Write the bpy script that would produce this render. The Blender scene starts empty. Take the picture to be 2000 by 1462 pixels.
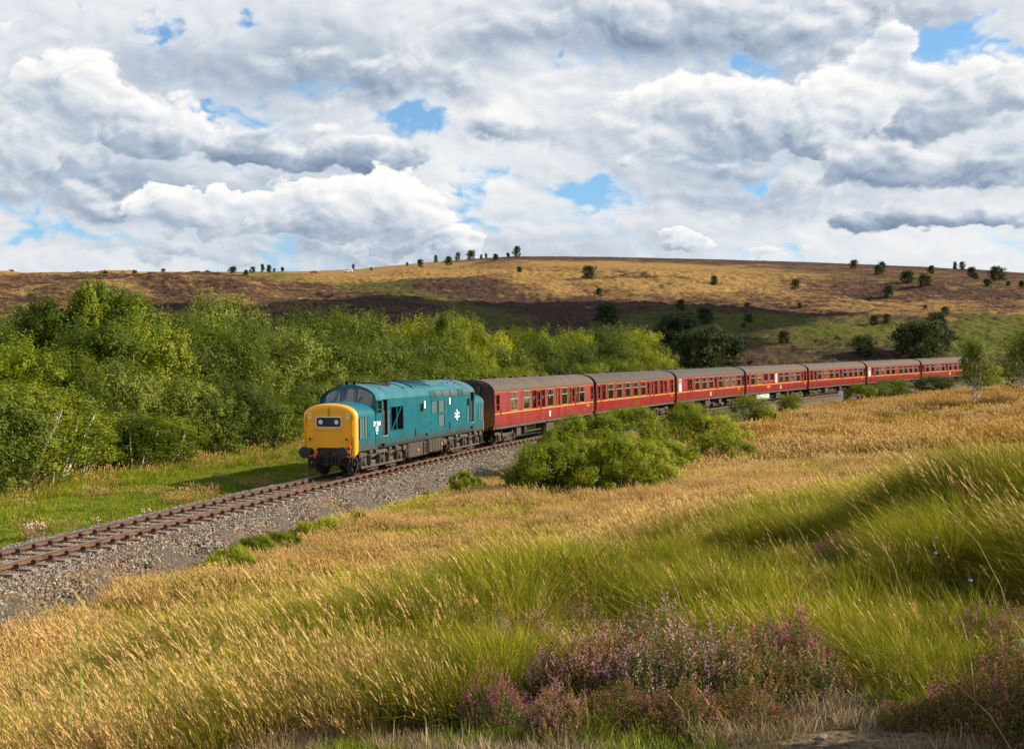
import bpy, bmesh, math, random
import numpy as np
from mathutils import Vector, Matrix, Euler
rad = math.radians
scene = bpy.context.scene
COL = scene.collection

# ------------------------------------------------------------------ camera
# the camera stands at the origin on the bank, looking along +Y, about 4.4 m above the rails
FPX, HORIZON = 2420.7, 753.5          # focal length and horizon row in photo pixels (2000 x 1462)
PITCH = 0.0093
cam_d = bpy.data.cameras.new('camera')
cam_d.sensor_width = 36.0
cam_d.lens = 36.0 * FPX / 2000.0
cam_d.clip_start = 0.1
cam_d.clip_end = 6000
cam = bpy.data.objects.new('camera', cam_d)
COL.objects.link(cam)
cam.location = (0, 0, 0)
cam.rotation_euler = (rad(90) + PITCH, 0, 0)
scene.camera = cam

# ------------------------------------------------------------------ sun and sky
SUN_EL, SUN_AZ = rad(29.3), rad(86.0)           # azimuth from +Y towards +X
sun_dir = Vector((math.cos(SUN_EL) * math.sin(SUN_AZ), math.cos(SUN_EL) * math.cos(SUN_AZ), math.sin(SUN_EL)))
sun_l = bpy.data.lights.new('sun', 'SUN')
sun_l.energy = 5.0
sun_l.angle = rad(0.5)
sun_l.color = (1.0, 0.85, 0.64)
sun_o = bpy.data.objects.new('sun', sun_l)
COL.objects.link(sun_o)
sun_o.rotation_euler = sun_dir.to_track_quat('Z', 'Y').to_euler()
sun_o.location = (200, 20, 120)

vs = scene.view_settings
vs.view_transform = 'Standard'
vs.look = 'None'
vs.gamma = 1
vs.exposure = 0.95
vs.use_curve_mapping = False

scene.cycles.max_bounces = 5
scene.cycles.diffuse_bounces = 2
scene.cycles.glossy_bounces = 3
scene.cycles.transmission_bounces = 4
scene.cycles.transparent_max_bounces = 6
scene.cycles.sample_clamp_indirect = 4


class NT:
    """little helper for building node trees"""
    def __init__(s, tree):
        s.t = tree
        s.t.nodes.clear()

    def n(s, typ, **kw):
        nd = s.t.nodes.new(typ)
        for k, v in kw.items():
            if k == 'ins':
                for i, val in v.items():
                    s.set(nd, i, val)
            else:
                setattr(nd, k, v)
        return nd

    def set(s, nd, i, val):
        sock = nd.inputs[i]
        if isinstance(val, bpy.types.NodeSocket):
            s.t.links.new(val, sock)
        elif isinstance(val, bpy.types.Node):
            s.t.links.new(val.outputs[0], sock)
        else:
            if isinstance(val, (tuple, list)) and len(val) == 3 and sock.type == 'RGBA':
                val = (*val, 1)
            sock.default_value = val

    def m(s, op, a, b=0.0, c=0.0, clamp=False):
        nd = s.n('ShaderNodeMath', operation=op, use_clamp=clamp)
        s.set(nd, 0, a)
        s.set(nd, 1, b)
        if op in ('MULTIPLY_ADD', 'COMPARE', 'SMOOTH_MIN', 'SMOOTH_MAX'):
            s.set(nd, 2, c)
        return nd.outputs[0]

    def mr(s, v, a, b, c=0.0, d=1.0, smooth=False):
        nd = s.n('ShaderNodeMapRange', interpolation_type='SMOOTHSTEP' if smooth else 'LINEAR')
        for i, x in enumerate((v, a, b, c, d)):
            s.set(nd, i, x)
        return nd.outputs[0]

    def mix(s, f, a, b, mode='MIX'):
        nd = s.n('ShaderNodeMix', data_type='RGBA', blend_type=mode)
        s.set(nd, 0, f)
        s.set(nd, 6, a)
        s.set(nd, 7, b)
        return nd.outputs[2]

    def noise(s, vec, scale, detail=4, rough=0.5, dist=0.0, out=0, dims='3D'):
        nd = s.n('ShaderNodeTexNoise', noise_dimensions=dims)
        if vec is not None:
            s.set(nd, 'Vector', vec)
        s.set(nd, 'Scale', scale)
        s.set(nd, 'Detail', detail)
        s.set(nd, 'Roughness', rough)
        s.set(nd, 'Distortion', dist)
        return nd.outputs[out]

    def ramp(s, f, stops, interp='LINEAR'):
        nd = s.n('ShaderNodeValToRGB')
        s.set(nd, 0, f)
        cr = nd.color_ramp
        cr.interpolation = interp
        while len(cr.elements) < len(stops):
            cr.elements.new(0.5)
        for e, (p, c) in zip(cr.elements, stops):
            e.position = p
            e.color = (*c, 1)
        return nd.outputs[0]


world = bpy.data.worlds.new('World')
scene.world = world
world.use_nodes = True
W = NT(world.node_tree)


def cloud_group():
    """cumulus height field over sky coordinates (azimuth, tangent of elevation, seed)"""
    g = bpy.data.node_groups.new('cloud_field', 'ShaderNodeTree')
    g.interface.new_socket('Vector', in_out='INPUT', socket_type='NodeSocketVector')
    g.interface.new_socket('Value', in_out='OUTPUT', socket_type='NodeSocketFloat')
    N = NT(g)
    gi = N.n('NodeGroupInput')
    go = N.n('NodeGroupOutput')
    # warp
    p = gi.outputs[0]
    big = N.noise(p, 8.5, 7, 0.56, 0.0, dims='2D')
    acc = N.m('MULTIPLY', N.m('SUBTRACT', big, 0.5), 1.25)

    def off(v, o):
        q = N.n('ShaderNodeVectorMath', operation='ADD')
        N.set(q, 0, v)
        q.inputs[1].default_value = o
        return q.outputs[0]
    # warp by the base noise so that the lobes bend
    cw = N.n('ShaderNodeCombineXYZ')
    N.set(cw, 0, N.m('MULTIPLY', big, 0.10))
    N.set(cw, 1, N.m('MULTIPLY', big, -0.06))
    q = N.n('ShaderNodeVectorMath', operation='ADD')
    N.set(q, 0, p)
    N.set(q, 1, cw.outputs[0])
    p = q.outputs[0]
    for sc, am, o in ((13.0, 0.62, (0, 0, 0)), (31.0, 0.30, (3, 7, 0)), (70.0, 0.15, (9, 1, 0))):
        nn = N.noise(off(p, o), sc, 0, 0.5, 0.0, dims='2D')
        bil = N.m('ABSOLUTE', N.m('MULTIPLY_ADD', nn, 2.0, -1.0))
        acc = N.m('MULTIPLY_ADD', N.m('SUBTRACT', bil, 0.22), am, acc)
    s = acc
    N.set(go, 0, s)
    return g


def build_sky():
    tc = W.n('ShaderNodeTexCoord')
    sep = W.n('ShaderNodeSeparateXYZ')
    W.set(sep, 0, tc.outputs['Generated'])
    x, y, z = sep.outputs
    hyp = W.m('SQRT', W.m('ADD', W.m('MULTIPLY', x, x), W.m('MULTIPLY', y, y)))
    hyp = W.m('MAXIMUM', hyp, 0.001)
    az = W.m('ARCTAN2', x, y)
    tv0 = W.m('ABSOLUTE', W.m('DIVIDE', z, hyp))
    # towards the zenith compress so that cells do not stretch out
    tv = W.m('ARCTANGENT', tv0)
    # perspective: clouds flatten and shrink towards the horizon
    k = W.m('POWER', W.m('ADD', tv, 0.03), 0.75)
    kk = W.m('MULTIPLY', k, 1.45)
    comb = W.n('ShaderNodeCombineXYZ')
    W.set(comb, 0, az)
    W.set(comb, 1, kk)
    W.set(comb, 2, 3.7)
    P = comb.outputs[0]

    # named cloud masses: (px, py, rx, ry, amount) in photo pixels, turned into sky angles
    def layer(lst, wx=None):
        tot = None
        for px, py, rx, ry, a in lst:
            ca = math.atan((px - 1000) / FPX)
            cv = math.atan((HORIZON - py) / FPX / math.sqrt(1 + ((px - 1000) / FPX) ** 2))
            dx = W.m('DIVIDE', W.m('SUBTRACT', AZW, ca), rx / FPX)
            dy = W.m('DIVIDE', W.m('SUBTRACT', TVW, cv), ry / FPX)
            d2 = W.m('ADD', W.m('MULTIPLY', dx, dx), W.m('MULTIPLY', dy, dy))
            e = W.m('MULTIPLY', W.m('EXPONENT', W.m('MULTIPLY', d2, -1.0)), a)
            tot = e if tot is None else W.m('ADD', tot, e)
        return tot
    wn = W.noise(P, 14.0, 4, 0.6, out=1, dims='2D')
    ws = W.n('ShaderNodeSeparateColor')
    W.set(ws, 0, wn)
    AZW = W.m('MULTIPLY_ADD', W.m('SUBTRACT', ws.outputs[0], 0.5), 0.075, az)
    TVW = W.m('MULTIPLY_ADD', W.m('SUBTRACT', ws.outputs[1], 0.5), 0.045, tv)

    grp = cloud_group()

    def field(off):
        vm = W.n('ShaderNodeVectorMath', operation='ADD')
        W.set(vm, 0, P)
        vm.inputs[1].default_value = off
        gn = W.n('ShaderNodeGroup', node_tree=grp)
        W.set(gn, 0, vm.outputs[0])
        return gn.outputs[0]
    c0 = field((0, 0, 0))
    c1 = field((0.005, 0.009, 0))
    light = W.m('SUBTRACT', c0, c1)
    # ---- far layer: soft broken sheet with blue gaps
    holes = layer([(1850, 85, 120, 50, 1.1), (1950, 105, 70, 30, .8), (835, 235, 70, 38, 1.0), (310, 40, 30, 20, .7), (490, 36, 50, 12, .7),
                   (160, 452, 140, 20, .9), (1165, 372, 44, 20, .8), (1465, 125, 60, 16, .9), (1500, 348, 40, 22, .7), (930, 395, 40, 40, .6),
                   (1110, 110, 20, 14, .6), (390, 210, 40, 9, .7), (40, 470, 60, 14, .5), (960, 445, 60, 20, .5), (1370, 165, 60, 16, .5)])
    gapn = W.mr(W.noise(P, 3.3, 2, .5, dims='2D'), 0.44, 0.62, 0.0, 1.0)
    outside = W.mr(tv, 0.33, 0.5, 0.0, 1.2, True)
    dens = W.m('SUBTRACT', W.m('MULTIPLY_ADD', c0, 0.95, 0.44), W.m('MULTIPLY', holes, 0.56))
    dens = W.m('SUBTRACT', dens, W.m('MULTIPLY', gapn, W.m('MULTIPLY', outside, 0.9)))
    alpha = W.mr(dens, -0.06, 0.30, 0.0, 1.0, True)
    tone = layer([(690, 140, 240, 60, -.55), (1270, 60, 330, 60, -.62), (560, 40, 200, 40, -.1), (400, 120, 150, 50, -.15),
                  (230, 370, 260, 50, -.60), (620, 490, 500, 26, -.40), (1200, 430, 200, 40, .10), (1000, 265, 130, 16, -.35), (1050, 190, 140, 90, .15),
                  (1560, 390, 200, 26, -.35), (1700, 60, 160, 60, -.40), (100, 500, 300, 30, .10), (1500, 480, 500, 30, .05), (250, 20, 220, 40, .12),
                  (1420, 300, 130, 60, -.5)])
    soft = W.m('MULTIPLY', W.m('SUBTRACT', W.noise(P, 5.0, 4, .55, dims='2D'), 0.5), 0.8)
    lum = W.m('ADD', W.m('ADD', 0.73, W.m('MULTIPLY', tone, 0.74)), W.m('MULTIPLY', soft, 0.80))
    lum = W.m('MULTIPLY_ADD', light, 0.34, lum)
    lum = W.m('ADD', lum, W.mr(dens, 0.04, 0.34, 0.12, 0.0, True), clamp=True)
    CR = [(0.0, (.20, .275, .40)), (.25, (.33, .42, .55)), (.5, (.54, .62, .725)), (.72, (.82, .86, .91)), (.92, (1.02, 1.015, 1.0)), (1.0, (1.08, 1.07, 1.05))]
    ccol = W.ramp(lum, CR)
    low = W.mr(tv, 0.085, 0.15, 0.40, 0.0, True)
    ccol = W.mix(low, ccol, (.76, .81, .88))

    # ---- near layers: cumulus heaps, bright on top and towards the sun, grey below
    def heaps(lst, base, gain, t0, t1, detail):
        tot = top = None
        for px, py, rx, ry, a in lst:
            ca = math.atan((px - 1000) / FPX)
            cv = math.atan((HORIZON - py) / FPX / math.sqrt(1 + ((px - 1000) / FPX) ** 2))
            dx = W.m('DIVIDE', W.m('SUBTRACT', AZW, ca), rx / FPX)
            dy = W.m('DIVIDE', W.m('SUBTRACT', TVW, cv), ry / FPX)
            dy = W.m('ADD', dy, W.m('MINIMUM', W.m('MULTIPLY', dy, 0.6), 0.0))      # flat bases
            d2 = W.m('ADD', W.m('MULTIPLY', dx, dx), W.m('MULTIPLY', dy, dy))
            e = W.m('MULTIPLY', W.m('EXPONENT', W.m('MULTIPLY', d2, -1.0)), a)
            et = W.m('MULTIPLY', e, W.m('MULTIPLY_ADD', dx, 0.25, dy))
            tot = e if tot is None else W.m('ADD', tot, e)
            top = et if top is None else W.m('ADD', top, et)
        d = W.m('MULTIPLY_ADD', c0, detail, tot)
        al = W.mr(d, t0, t1, 0.0, 1.0, True)
        tn = W.m('DIVIDE', top, W.m('MAXIMUM', tot, 0.05))
        l_ = W.m('ADD', base, W.m('MULTIPLY', tn, gain))
        l_ = W.m('MULTIPLY_ADD', light, 0.72, l_)
        l_ = W.m('MULTIPLY_ADD', W.m('SUBTRACT', d, 0.6), -0.10, l_)
        l_ = W.m('ADD', l_, W.mr(d, t0, t1 + .16, 0.10, 0.0, True), clamp=True)
        return al, W.ramp(l_, CR)

    h1 = heaps([(120, 200, 130, 95, .9), (300, 255, 190, 70, .9), (1500, 240, 190, 100, 1.0), (1330, 225, 120, 70, .6), (1745, 110, 60, 60, .8), (1560, 270, 130, 50, .8), (660, 210, 40, 30, .4),
                (1940, 180, 120, 60, 1.0), (1250, 300, 120, 60, .5), (30, 330, 90, 60, .9)],
               0.66, 0.36, 0.40, 0.58, 0.78)
    h2 = heaps([(600, 300, 190, 40, 1.0), (730, 296, 80, 30, .8), (1830, 330, 260, 60, 1.0), (1720, 420, 60, 20, .7), (1860, 425, 200, 32, 1.0),
                (480, 285, 120, 30, .5)],
               0.42, 0.40, 0.36, 0.66, 0.70)
    h0 = heaps([(1640, 170, 190, 110, 1.0), (1240, 55, 280, 62, 1.0), (690, 150, 230, 52, .9), (1430, 335, 120, 44, .9), (70, 320, 110, 46, 1.0), (230, 400, 240, 40, .8), (1780, 240, 240, 50, .8),
                (980, 255, 90, 24, .7), (1500, 60, 120, 70, .8), (560, 495, 420, 26, .7)],
               0.48, 0.26, 0.28, 0.74, 0.75)
    h3 = heaps([(380, 425, 110, 66, .9), (620, 425, 190, 84, 1.0), (790, 440, 120, 76, .9), (1330, 480, 90, 24, .8), (1530, 490, 90, 26, .8), (930, 480, 60, 26, .7)],
               0.72, 0.34, 0.44, 0.53, 0.74)
    for al, cc in (h0, h1, h2, h3):
        ccol = W.mix(al, ccol, cc)
        alpha = W.m('MAXIMUM', alpha, al)
    sky = W.n('ShaderNodeTexSky', sky_type='NISHITA', sun_disc=False)
    sky.sun_elevation = SUN_EL
    sky.sun_rotation = SUN_AZ
    sky.air_density = 1.0
    sky.dust_density = 1.0
    sky.ozone_density = 2.0
    cl = W.n('ShaderNodeVectorMath', operation='SCALE')
    W.set(cl, 0, ccol)
    cl.inputs['Scale'].default_value = SKY_K
    skyc = W.mix(1.0, sky.outputs[0], (1.0, 1.5, 1.8), 'MULTIPLY')
    skyc = W.mix(0.10, skyc, (6.5, 8.0, 9.5))
    col = W.mix(alpha, skyc, cl.outputs[0])
    # below the horizon: moorland
    below = W.mr(z, -0.03, 0.0, 1.0, 0.0)
    col = W.mix(below, col, (.5, .45, .25))
    bg = W.n('ShaderNodeBackground')
    W.set(bg, 0, col)
    bg.inputs[1].default_value = SKY_STRENGTH
    out = W.n('ShaderNodeOutputWorld')
    W.set(out, 0, bg.outputs[0])


SKY_STRENGTH = 0.051
SKY_K = 9.4
build_sky()
world.cycles.sampling_method = 'MANUAL'
world.cycles.sample_map_resolution = 512

# ------------------------------------------------------------------ helpers
def link(o, parent=None):
    COL.objects.link(o)
    if parent is not None:
        o.parent = parent
    return o


def tag(o, label=None, cat=None, group=None, kind=None):
    if label:
        o['label'] = label
    if cat:
        o['category'] = cat
    if group:
        o['group'] = group
    if kind:
        o['kind'] = kind
    return o


def np_mesh(name, V, F, smooth=False):
    """mesh from numpy arrays; F is (n,3) or (n,4)"""
    me = bpy.data.meshes.new(name)
    V = np.ascontiguousarray(V, dtype=np.float32)
    F = np.ascontiguousarray(F, dtype=np.int32)
    k = F.shape[1]
    me.vertices.add(len(V))
    me.vertices.foreach_set('co', V.ravel())
    me.loops.add(F.size)
    me.loops.foreach_set('vertex_index', F.ravel())
    me.polygons.add(len(F))
    me.polygons.foreach_set('loop_start', np.arange(0, F.size, k, dtype=np.int32))
    me.polygons.foreach_set('loop_total', np.full(len(F), k, dtype=np.int32))
    if smooth:
        me.polygons.foreach_set('use_smooth', np.ones(len(F), dtype=bool))
    me.update(calc_edges=True)
    return me


rng = np.random.default_rng(7)
_perm = rng.permutation(4096)
_vals = rng.random(4096)


def vnoise(x, y, seed=0):
    x = np.asarray(x, float)
    y = np.asarray(y, float)
    xi = np.floor(x).astype(np.int64)
    yi = np.floor(y).astype(np.int64)
    fx = x - xi
    fy = y - yi
    fx = fx * fx * (3 - 2 * fx)
    fy = fy * fy * (3 - 2 * fy)

    def h(a, b):
        return _vals[_perm[(_perm[(a + seed * 131) % 4096] + b) % 4096]]
    return (h(xi, yi) * (1 - fx) + h(xi + 1, yi) * fx) * (1 - fy) + (h(xi, yi + 1) * (1 - fx) + h(xi + 1, yi + 1) * fx) * fy - 0.5


def fbm(x, y, scale, octaves=4, rough=0.5, seed=0):
    """value noise with features of the given size in metres, about -0.5 .. 0.5"""
    t = 0
    a = 1.0
    s = 0
    for i in range(octaves):
        t = t + a * vnoise(x / scale * 2 ** i + 17.3 * i, y / scale * 2 ** i - 9.1 * i, seed + i)
        s += a
        a *= rough
    return t / s * 1.4


def sstep(v, a, b):
    t = np.clip((np.asarray(v, float) - a) / (b - a), 0, 1)
    return t * t * (3 - 2 * t)


# ------------------------------------------------------------------ the line: rail top of the track centre
TH0, K0, K1, K2 = 1.35465, -0.00247, -0.00171, 0.00114
TX, TY, TZ, TG, TG2 = -12.906, 32.638, -4.3587, 0.02042, 4e-5
_ds = 0.5
_s = np.arange(-60, 330, _ds)
_sc = np.clip(_s, -40, 215)
_th = TH0 + K0 * _sc + K1 * _sc ** 2 / 200 + K2 * _sc ** 3 / 30000
_cx = np.cumsum(np.cos(_th) * _ds)
_cy = np.cumsum(np.sin(_th) * _ds)
_i0 = int(60 / _ds)
_cx += TX - _cx[_i0]
_cy += TY - _cy[_i0]


def track(s, lat=0.0, h=0.0):
    """point on the line: s metres along it, lat metres towards the camera, h above rail top"""
    x = np.interp(s, _s, _cx)
    y = np.interp(s, _s, _cy)
    t = np.interp(s, _s, _th)
    z = TZ + TG * s + TG2 * s * s
    return np.array([x + np.sin(t) * lat, y - np.cos(t) * lat, z + h])


def track_sl(x, y):
    """nearest s and signed lat of points"""
    x = np.atleast_1d(x).astype(float).ravel()
    y = np.atleast_1d(y).astype(float).ravel()
    S = np.empty_like(x)
    L = np.empty_like(x)
    sub = slice(0, len(_s), 2)
    cx, cy, th, ss = _cx[sub], _cy[sub], _th[sub], _s[sub]
    for i in range(0, len(x), 20000):
        a = x[i:i + 20000, None]
        b = y[i:i + 20000, None]
        d = (a - cx) ** 2 + (b - cy) ** 2
        k = d.argmin(1)
        dx = x[i:i + 20000] - cx[k]
        dy = y[i:i + 20000] - cy[k]
        t = th[k]
        S[i:i + 20000] = ss[k] + dx * np.cos(t) + dy * np.sin(t)
        L[i:i + 20000] = dx * np.sin(t) - dy * np.cos(t)
    return S, L


def ridge_px(X):
    return np.interp(X, [-900, -300, 0, 250, 420, 600, 690, 760, 850, 940, 1000, 1100, 1200, 1400, 1600, 1800, 2000, 2400, 3200],
                     [536, 534, 532, 530.5, 531, 529, 526, 519, 511, 504, 500.5, 500.5, 501.5, 506, 512, 520, 530, 545, 560])


def shoulder_px(X):
    return np.interp(X, [-900, 0, 250, 500, 620, 800, 950, 1100, 1300, 1500, 1700, 1850, 2000, 2600],
                     [556, 556, 550, 548, 552, 560, 574, 582, 580, 588, 604, 618, 628, 640])


def hill_z(x, y):
    r = np.hypot(x, y)
    a = np.arctan2(x, np.maximum(y, 1e-3))
    a = np.clip(a, rad(-40), rad(60))
    X = 1000 + FPX * np.tan(a)
    ca = np.cos(np.clip(a, rad(-30), rad(30)))
    rr = r * ca
    push = 300 * sstep(a, rad(24), rad(50))
    r0, r1, r2 = 225 + push, 430 + push, 760 + push
    wob = fbm(x, y, 140, 3, .5, 40) * 60
    r1 = r1 + wob
    zb = -7.0 + 4.0 * sstep(X, 700, 2000)
    zs = (HORIZON - shoulder_px(X)) / FPX * r1
    zr = (HORIZON - ridge_px(X)) / FPX * r2
    t1 = np.clip((rr - r0) / (r1 - r0), 0, 1)
    lower = zb + (zs - zb) * (0.72 * t1 + 0.28 * t1 * t1 * (3 - 2 * t1))
    t2 = np.clip((rr - r1) / (r2 - r1), 0, 1)
    upper = zs + (zr - zs) * t2 ** 1.12
    z = np.where(rr < r1, lower, upper)
    z = np.where(rr > r2, zr - (rr - r2) * 0.03, z)
    fade = sstep(rr, r0 - 20, r0 + 60) * (1 - 0.97 * sstep(rr, r2 - 190, r2 - 60))
    g = fbm(x, y, 70, 4, .5, 3)
    z = z + fade * (g * 9.0 + fbm(x, y, 16, 3, .5, 9) * 1.9)
    return z


def ground_z(x, y):
    x = np.asarray(x, float)
    y = np.asarray(y, float)
    shp = x.shape
    x = x.ravel()
    y = y.ravel()
    S, L = track_sl(x, y)
    r = np.hypot(x, y)
    rail = TZ + TG * np.clip(S, -50, 260) + TG2 * np.clip(S, -50, 260) ** 2
    # cross section
    bed = np.interp(L, [-9, -5.2, -3.4, -2.0, 2.0, 3.3, 4.6, 7, 14, 30, 60], [-0.62, -0.64, -0.70, -0.50, -0.50, -1.00, -1.02, -1.05, -0.75, 0.25, 1.8])
    left = np.interp(L, [-90, -45, -20, -12], [-5.5, -4.0, -1.6, -0.62])
    prof = np.where(L < -9, left, bed)
    bank_in = sstep(np.abs(L), 3.6, 6.5)
    field = rail + prof + bank_in * (fbm(x, y, 9, 4, .5, 21) * 0.42 + fbm(x, y, 1.6, 2, .5, 27) * 0.14)
    field = field + fbm(x, y, 30, 2, .5, 33) * 0.8 * sstep(L, 8, 25)
    # the near bank that carries the path
    u = y - 1.2 * np.clip(x, -30, 60)
    w = 1 - sstep(u, 5.5 + 0 * u, 34)
    w = w * (1 - sstep(r, 24, 60))
    hump = fbm(x, y, 1.5, 3, .5, 51) * (0.50 - .36 * sstep(r, 9.5, 14)) * sstep(r, 8.4, 10.5) * (1 - sstep(r, 30, 50))
    bank = -1.66 + 0.062 * np.minimum(x, 5) + .04 * np.maximum(x - 5, 0) - 0.012 * np.maximum(y, 0) + fbm(x, y, 4.0, 3, .5, 55) * (0.22 - .10 * sstep(x, 1, 4)) * sstep(r, 7.5, 10) + fbm(x, y, .55, 2, .5, 57) * .13 * sstep(r, 9, 11) * (1 - sstep(r, 25, 35)) + fbm(x, y, .7, 3, .5, 58) * .05 + hump
    crest = .030 * np.clip(x - .8, 0, 6) * np.exp(-((y - 12.2 - .12 * x) / 2.1) ** 2)
    hollow = .20 * np.exp(-((y - 8.5 - .08 * x) / .9) ** 2) * sstep(x, -.2, .5)
    bank = bank + crest - hollow
    bank = np.where(y < 0, np.maximum(bank, -3), bank)
    # path cut at the foot of the heather
    z = field * (1 - w) + bank * w
    # moor beyond
    hz = hill_z(x, y)
    a = np.arctan2(x, np.maximum(y, 1e-3))
    push = 300 * sstep(a, rad(24), rad(50))
    wh = sstep(r * np.cos(np.clip(a, rad(-30), rad(30))), 165 + push, 235 + push) * (y > 0)
    z = z * (1 - wh) + hz * wh
    return z.reshape(shp)


def polar_grid(r_list, a_list):
    R, A = np.meshgrid(r_list, a_list, indexing='ij')
    X = R * np.sin(A)
    Y = R * np.cos(A)
    Z = ground_z(X, Y)
    V = np.stack([X.ravel(), Y.ravel(), Z.ravel()], 1)
    nr, na = R.shape
    i = np.arange(nr - 1)[:, None] * na + np.arange(na - 1)[None, :]
    F = np.stack([i, i + 1, i + na + 1, i + na], -1).reshape(-1, 4)[:, ::-1]
    return V, F


# ------------------------------------------------------------------ materials of the land
def new_mat(name):
    m = bpy.data.materials.new(name)
    m.use_nodes = True
    N = NT(m.node_tree)
    out = N.n('ShaderNodeOutputMaterial')
    return m, N, out


def mat_ground():
    m, N, out = new_mat('moor_ground')
    g = N.n('ShaderNodeNewGeometry')
    P = g.outputs['Position']
    n1 = N.noise(P, 0.22, 4, .6)
    n2 = N.noise(P, 2.2, 4, .65)
    n3 = N.noise(P, 14, 3, .6)
    straw = N.mix(N.mr(n3, .35, .65), (.20, .115, .035), (.34, .215, .075))
    green = N.mix(N.mr(n3, .35, .65), (.055, .085, .012), (.12, .16, .025))
    f = N.mr(N.m('ADD', N.m('MULTIPLY', n1, .6), N.m('MULTIPLY', n2, .4)), .44, .56)
    c = N.mix(f, straw, green)
    # verge on the far side of the line is green turf (attribute painted as land cover)
    at = N.n('ShaderNodeAttribute', attribute_name='cover')
    sp = N.n('ShaderNodeSeparateColor')
    N.set(sp, 0, at.outputs['Color'])
    turf = N.mix(N.mr(N.noise(P, 1.1, 4, .7), .42, .6), (.16, .14, .03), (.08, .13, .014))
    turf = N.mix(N.mr(N.noise(P, 9, 3, .7), .4, .65), turf, (.13, .19, .025))
    c = N.mix(sp.outputs[0], c, turf)
    soil = N.mix(N.mr(N.noise(P, 22, 4, .7), .35, .65), (.045, .033, .02), (.21, .16, .09))
    c = N.mix(sp.outputs[1], c, soil)
    wood = N.mix(n3, (.025, .03, .008), (.06, .055, .02))
    c = N.mix(sp.outputs[2], c, wood)
    shade_litter = N.mix(N.mr(N.noise(P, 30, 4, .7), .4, .65), (.022, .016, .009), (.10, .070, .035))  # dark litter that also paints in shade of the hollow and grass gaps
    c = N.mix(at.outputs['Alpha'], shade_litter, c)
    c = N.mix(sp.outputs[1], c, soil)
    b = N.n('ShaderNodeBsdfPrincipled', ins={'Base Color': c, 'Roughness': 1.0, 'Specular IOR Level': 0.1})
    bm = N.n('ShaderNodeBump', ins={'Strength': 0.6, 'Distance': 0.05, 'Height': N.noise(P, 25, 4, .7)})
    N.set(b, 'Normal', bm)
    N.set(out, 0, b)
    return m


def mat_hill():
    m, N, out = new_mat('heather_moor')
    g = N.n('ShaderNodeNewGeometry')
    P = g.outputs['Position']
    at = N.n('ShaderNodeAttribute', attribute_name='cover')
    sp = N.n('ShaderNodeSeparateColor')
    N.set(sp, 0, at.outputs['Color'])
    stretch = N.n('ShaderNodeMapping')
    N.set(stretch, 0, P)
    stretch.inputs['Scale'].default_value = (0.55, 1.0, 1.6)
    Q = stretch.outputs[0]
    fine = N.noise(Q, 0.9, 5, .72)
    clump = N.noise(Q, 0.13, 5, .75)
    broad = N.noise(Q, 0.030, 4, .65)
    fv = N.mr(fine, .24, .76)
    heather = N.mix(fv, (.020, .013, .010), (.085, .052, .040))  # heather's own dark colour, also standing in for some cloud shade
    heather = N.mix(N.mr(broad, .45, .62, 0, .7), heather, N.mix(fv, (.032, .018, .015), (.115, .058, .045)))
    gold = N.mix(fv, (.14, .082, .028), (.40, .25, .090))
    green = N.mix(fv, (.026, .032, .006), (.140, .150, .028))
    # painted cover: R gold, G green, B heather, noise breaks the borders
    jit = N.m('ADD', N.m('MULTIPLY', N.m('SUBTRACT', clump, .5), 2.3), N.m('MULTIPLY', N.m('SUBTRACT', fine, .5), .9))
    jit2 = N.m('ADD', N.m('MULTIPLY', N.m('SUBTRACT', N.noise(Q, 0.11, 4, .7, .3), .5), 1.5), N.m('MULTIPLY', N.m('SUBTRACT', fine, .5), .7))
    c = N.mix(N.mr(N.m('ADD', sp.outputs[0], jit), .18, .86), heather, gold)
    c = N.mix(N.mr(N.m('ADD', sp.outputs[1], jit2), .24, .84), c, green)
    b = N.n('ShaderNodeBsdfPrincipled', ins={'Base Color': c, 'Roughness': 1.0, 'Specular IOR Level': 0.05})
    bm = N.n('ShaderNodeBump', ins={'Strength': 1.0, 'Distance': 0.75, 'Height': N.m('ADD', fine, N.m('MULTIPLY', clump, 2.0))})
    N.set(b, 'Normal', bm)
    N.set(out, 0, b)
    return m


def set_cover(me, C):
    a = me.color_attributes.new('cover', 'FLOAT_COLOR', 'POINT')
    a.data.foreach_set('color', np.ascontiguousarray(C, dtype=np.float32).ravel())


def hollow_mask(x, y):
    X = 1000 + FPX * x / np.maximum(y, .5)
    return sstep(X, 1020, 1180) * np.exp(-((y - 8.45 - .10 * x) / .85) ** 4)


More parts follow.
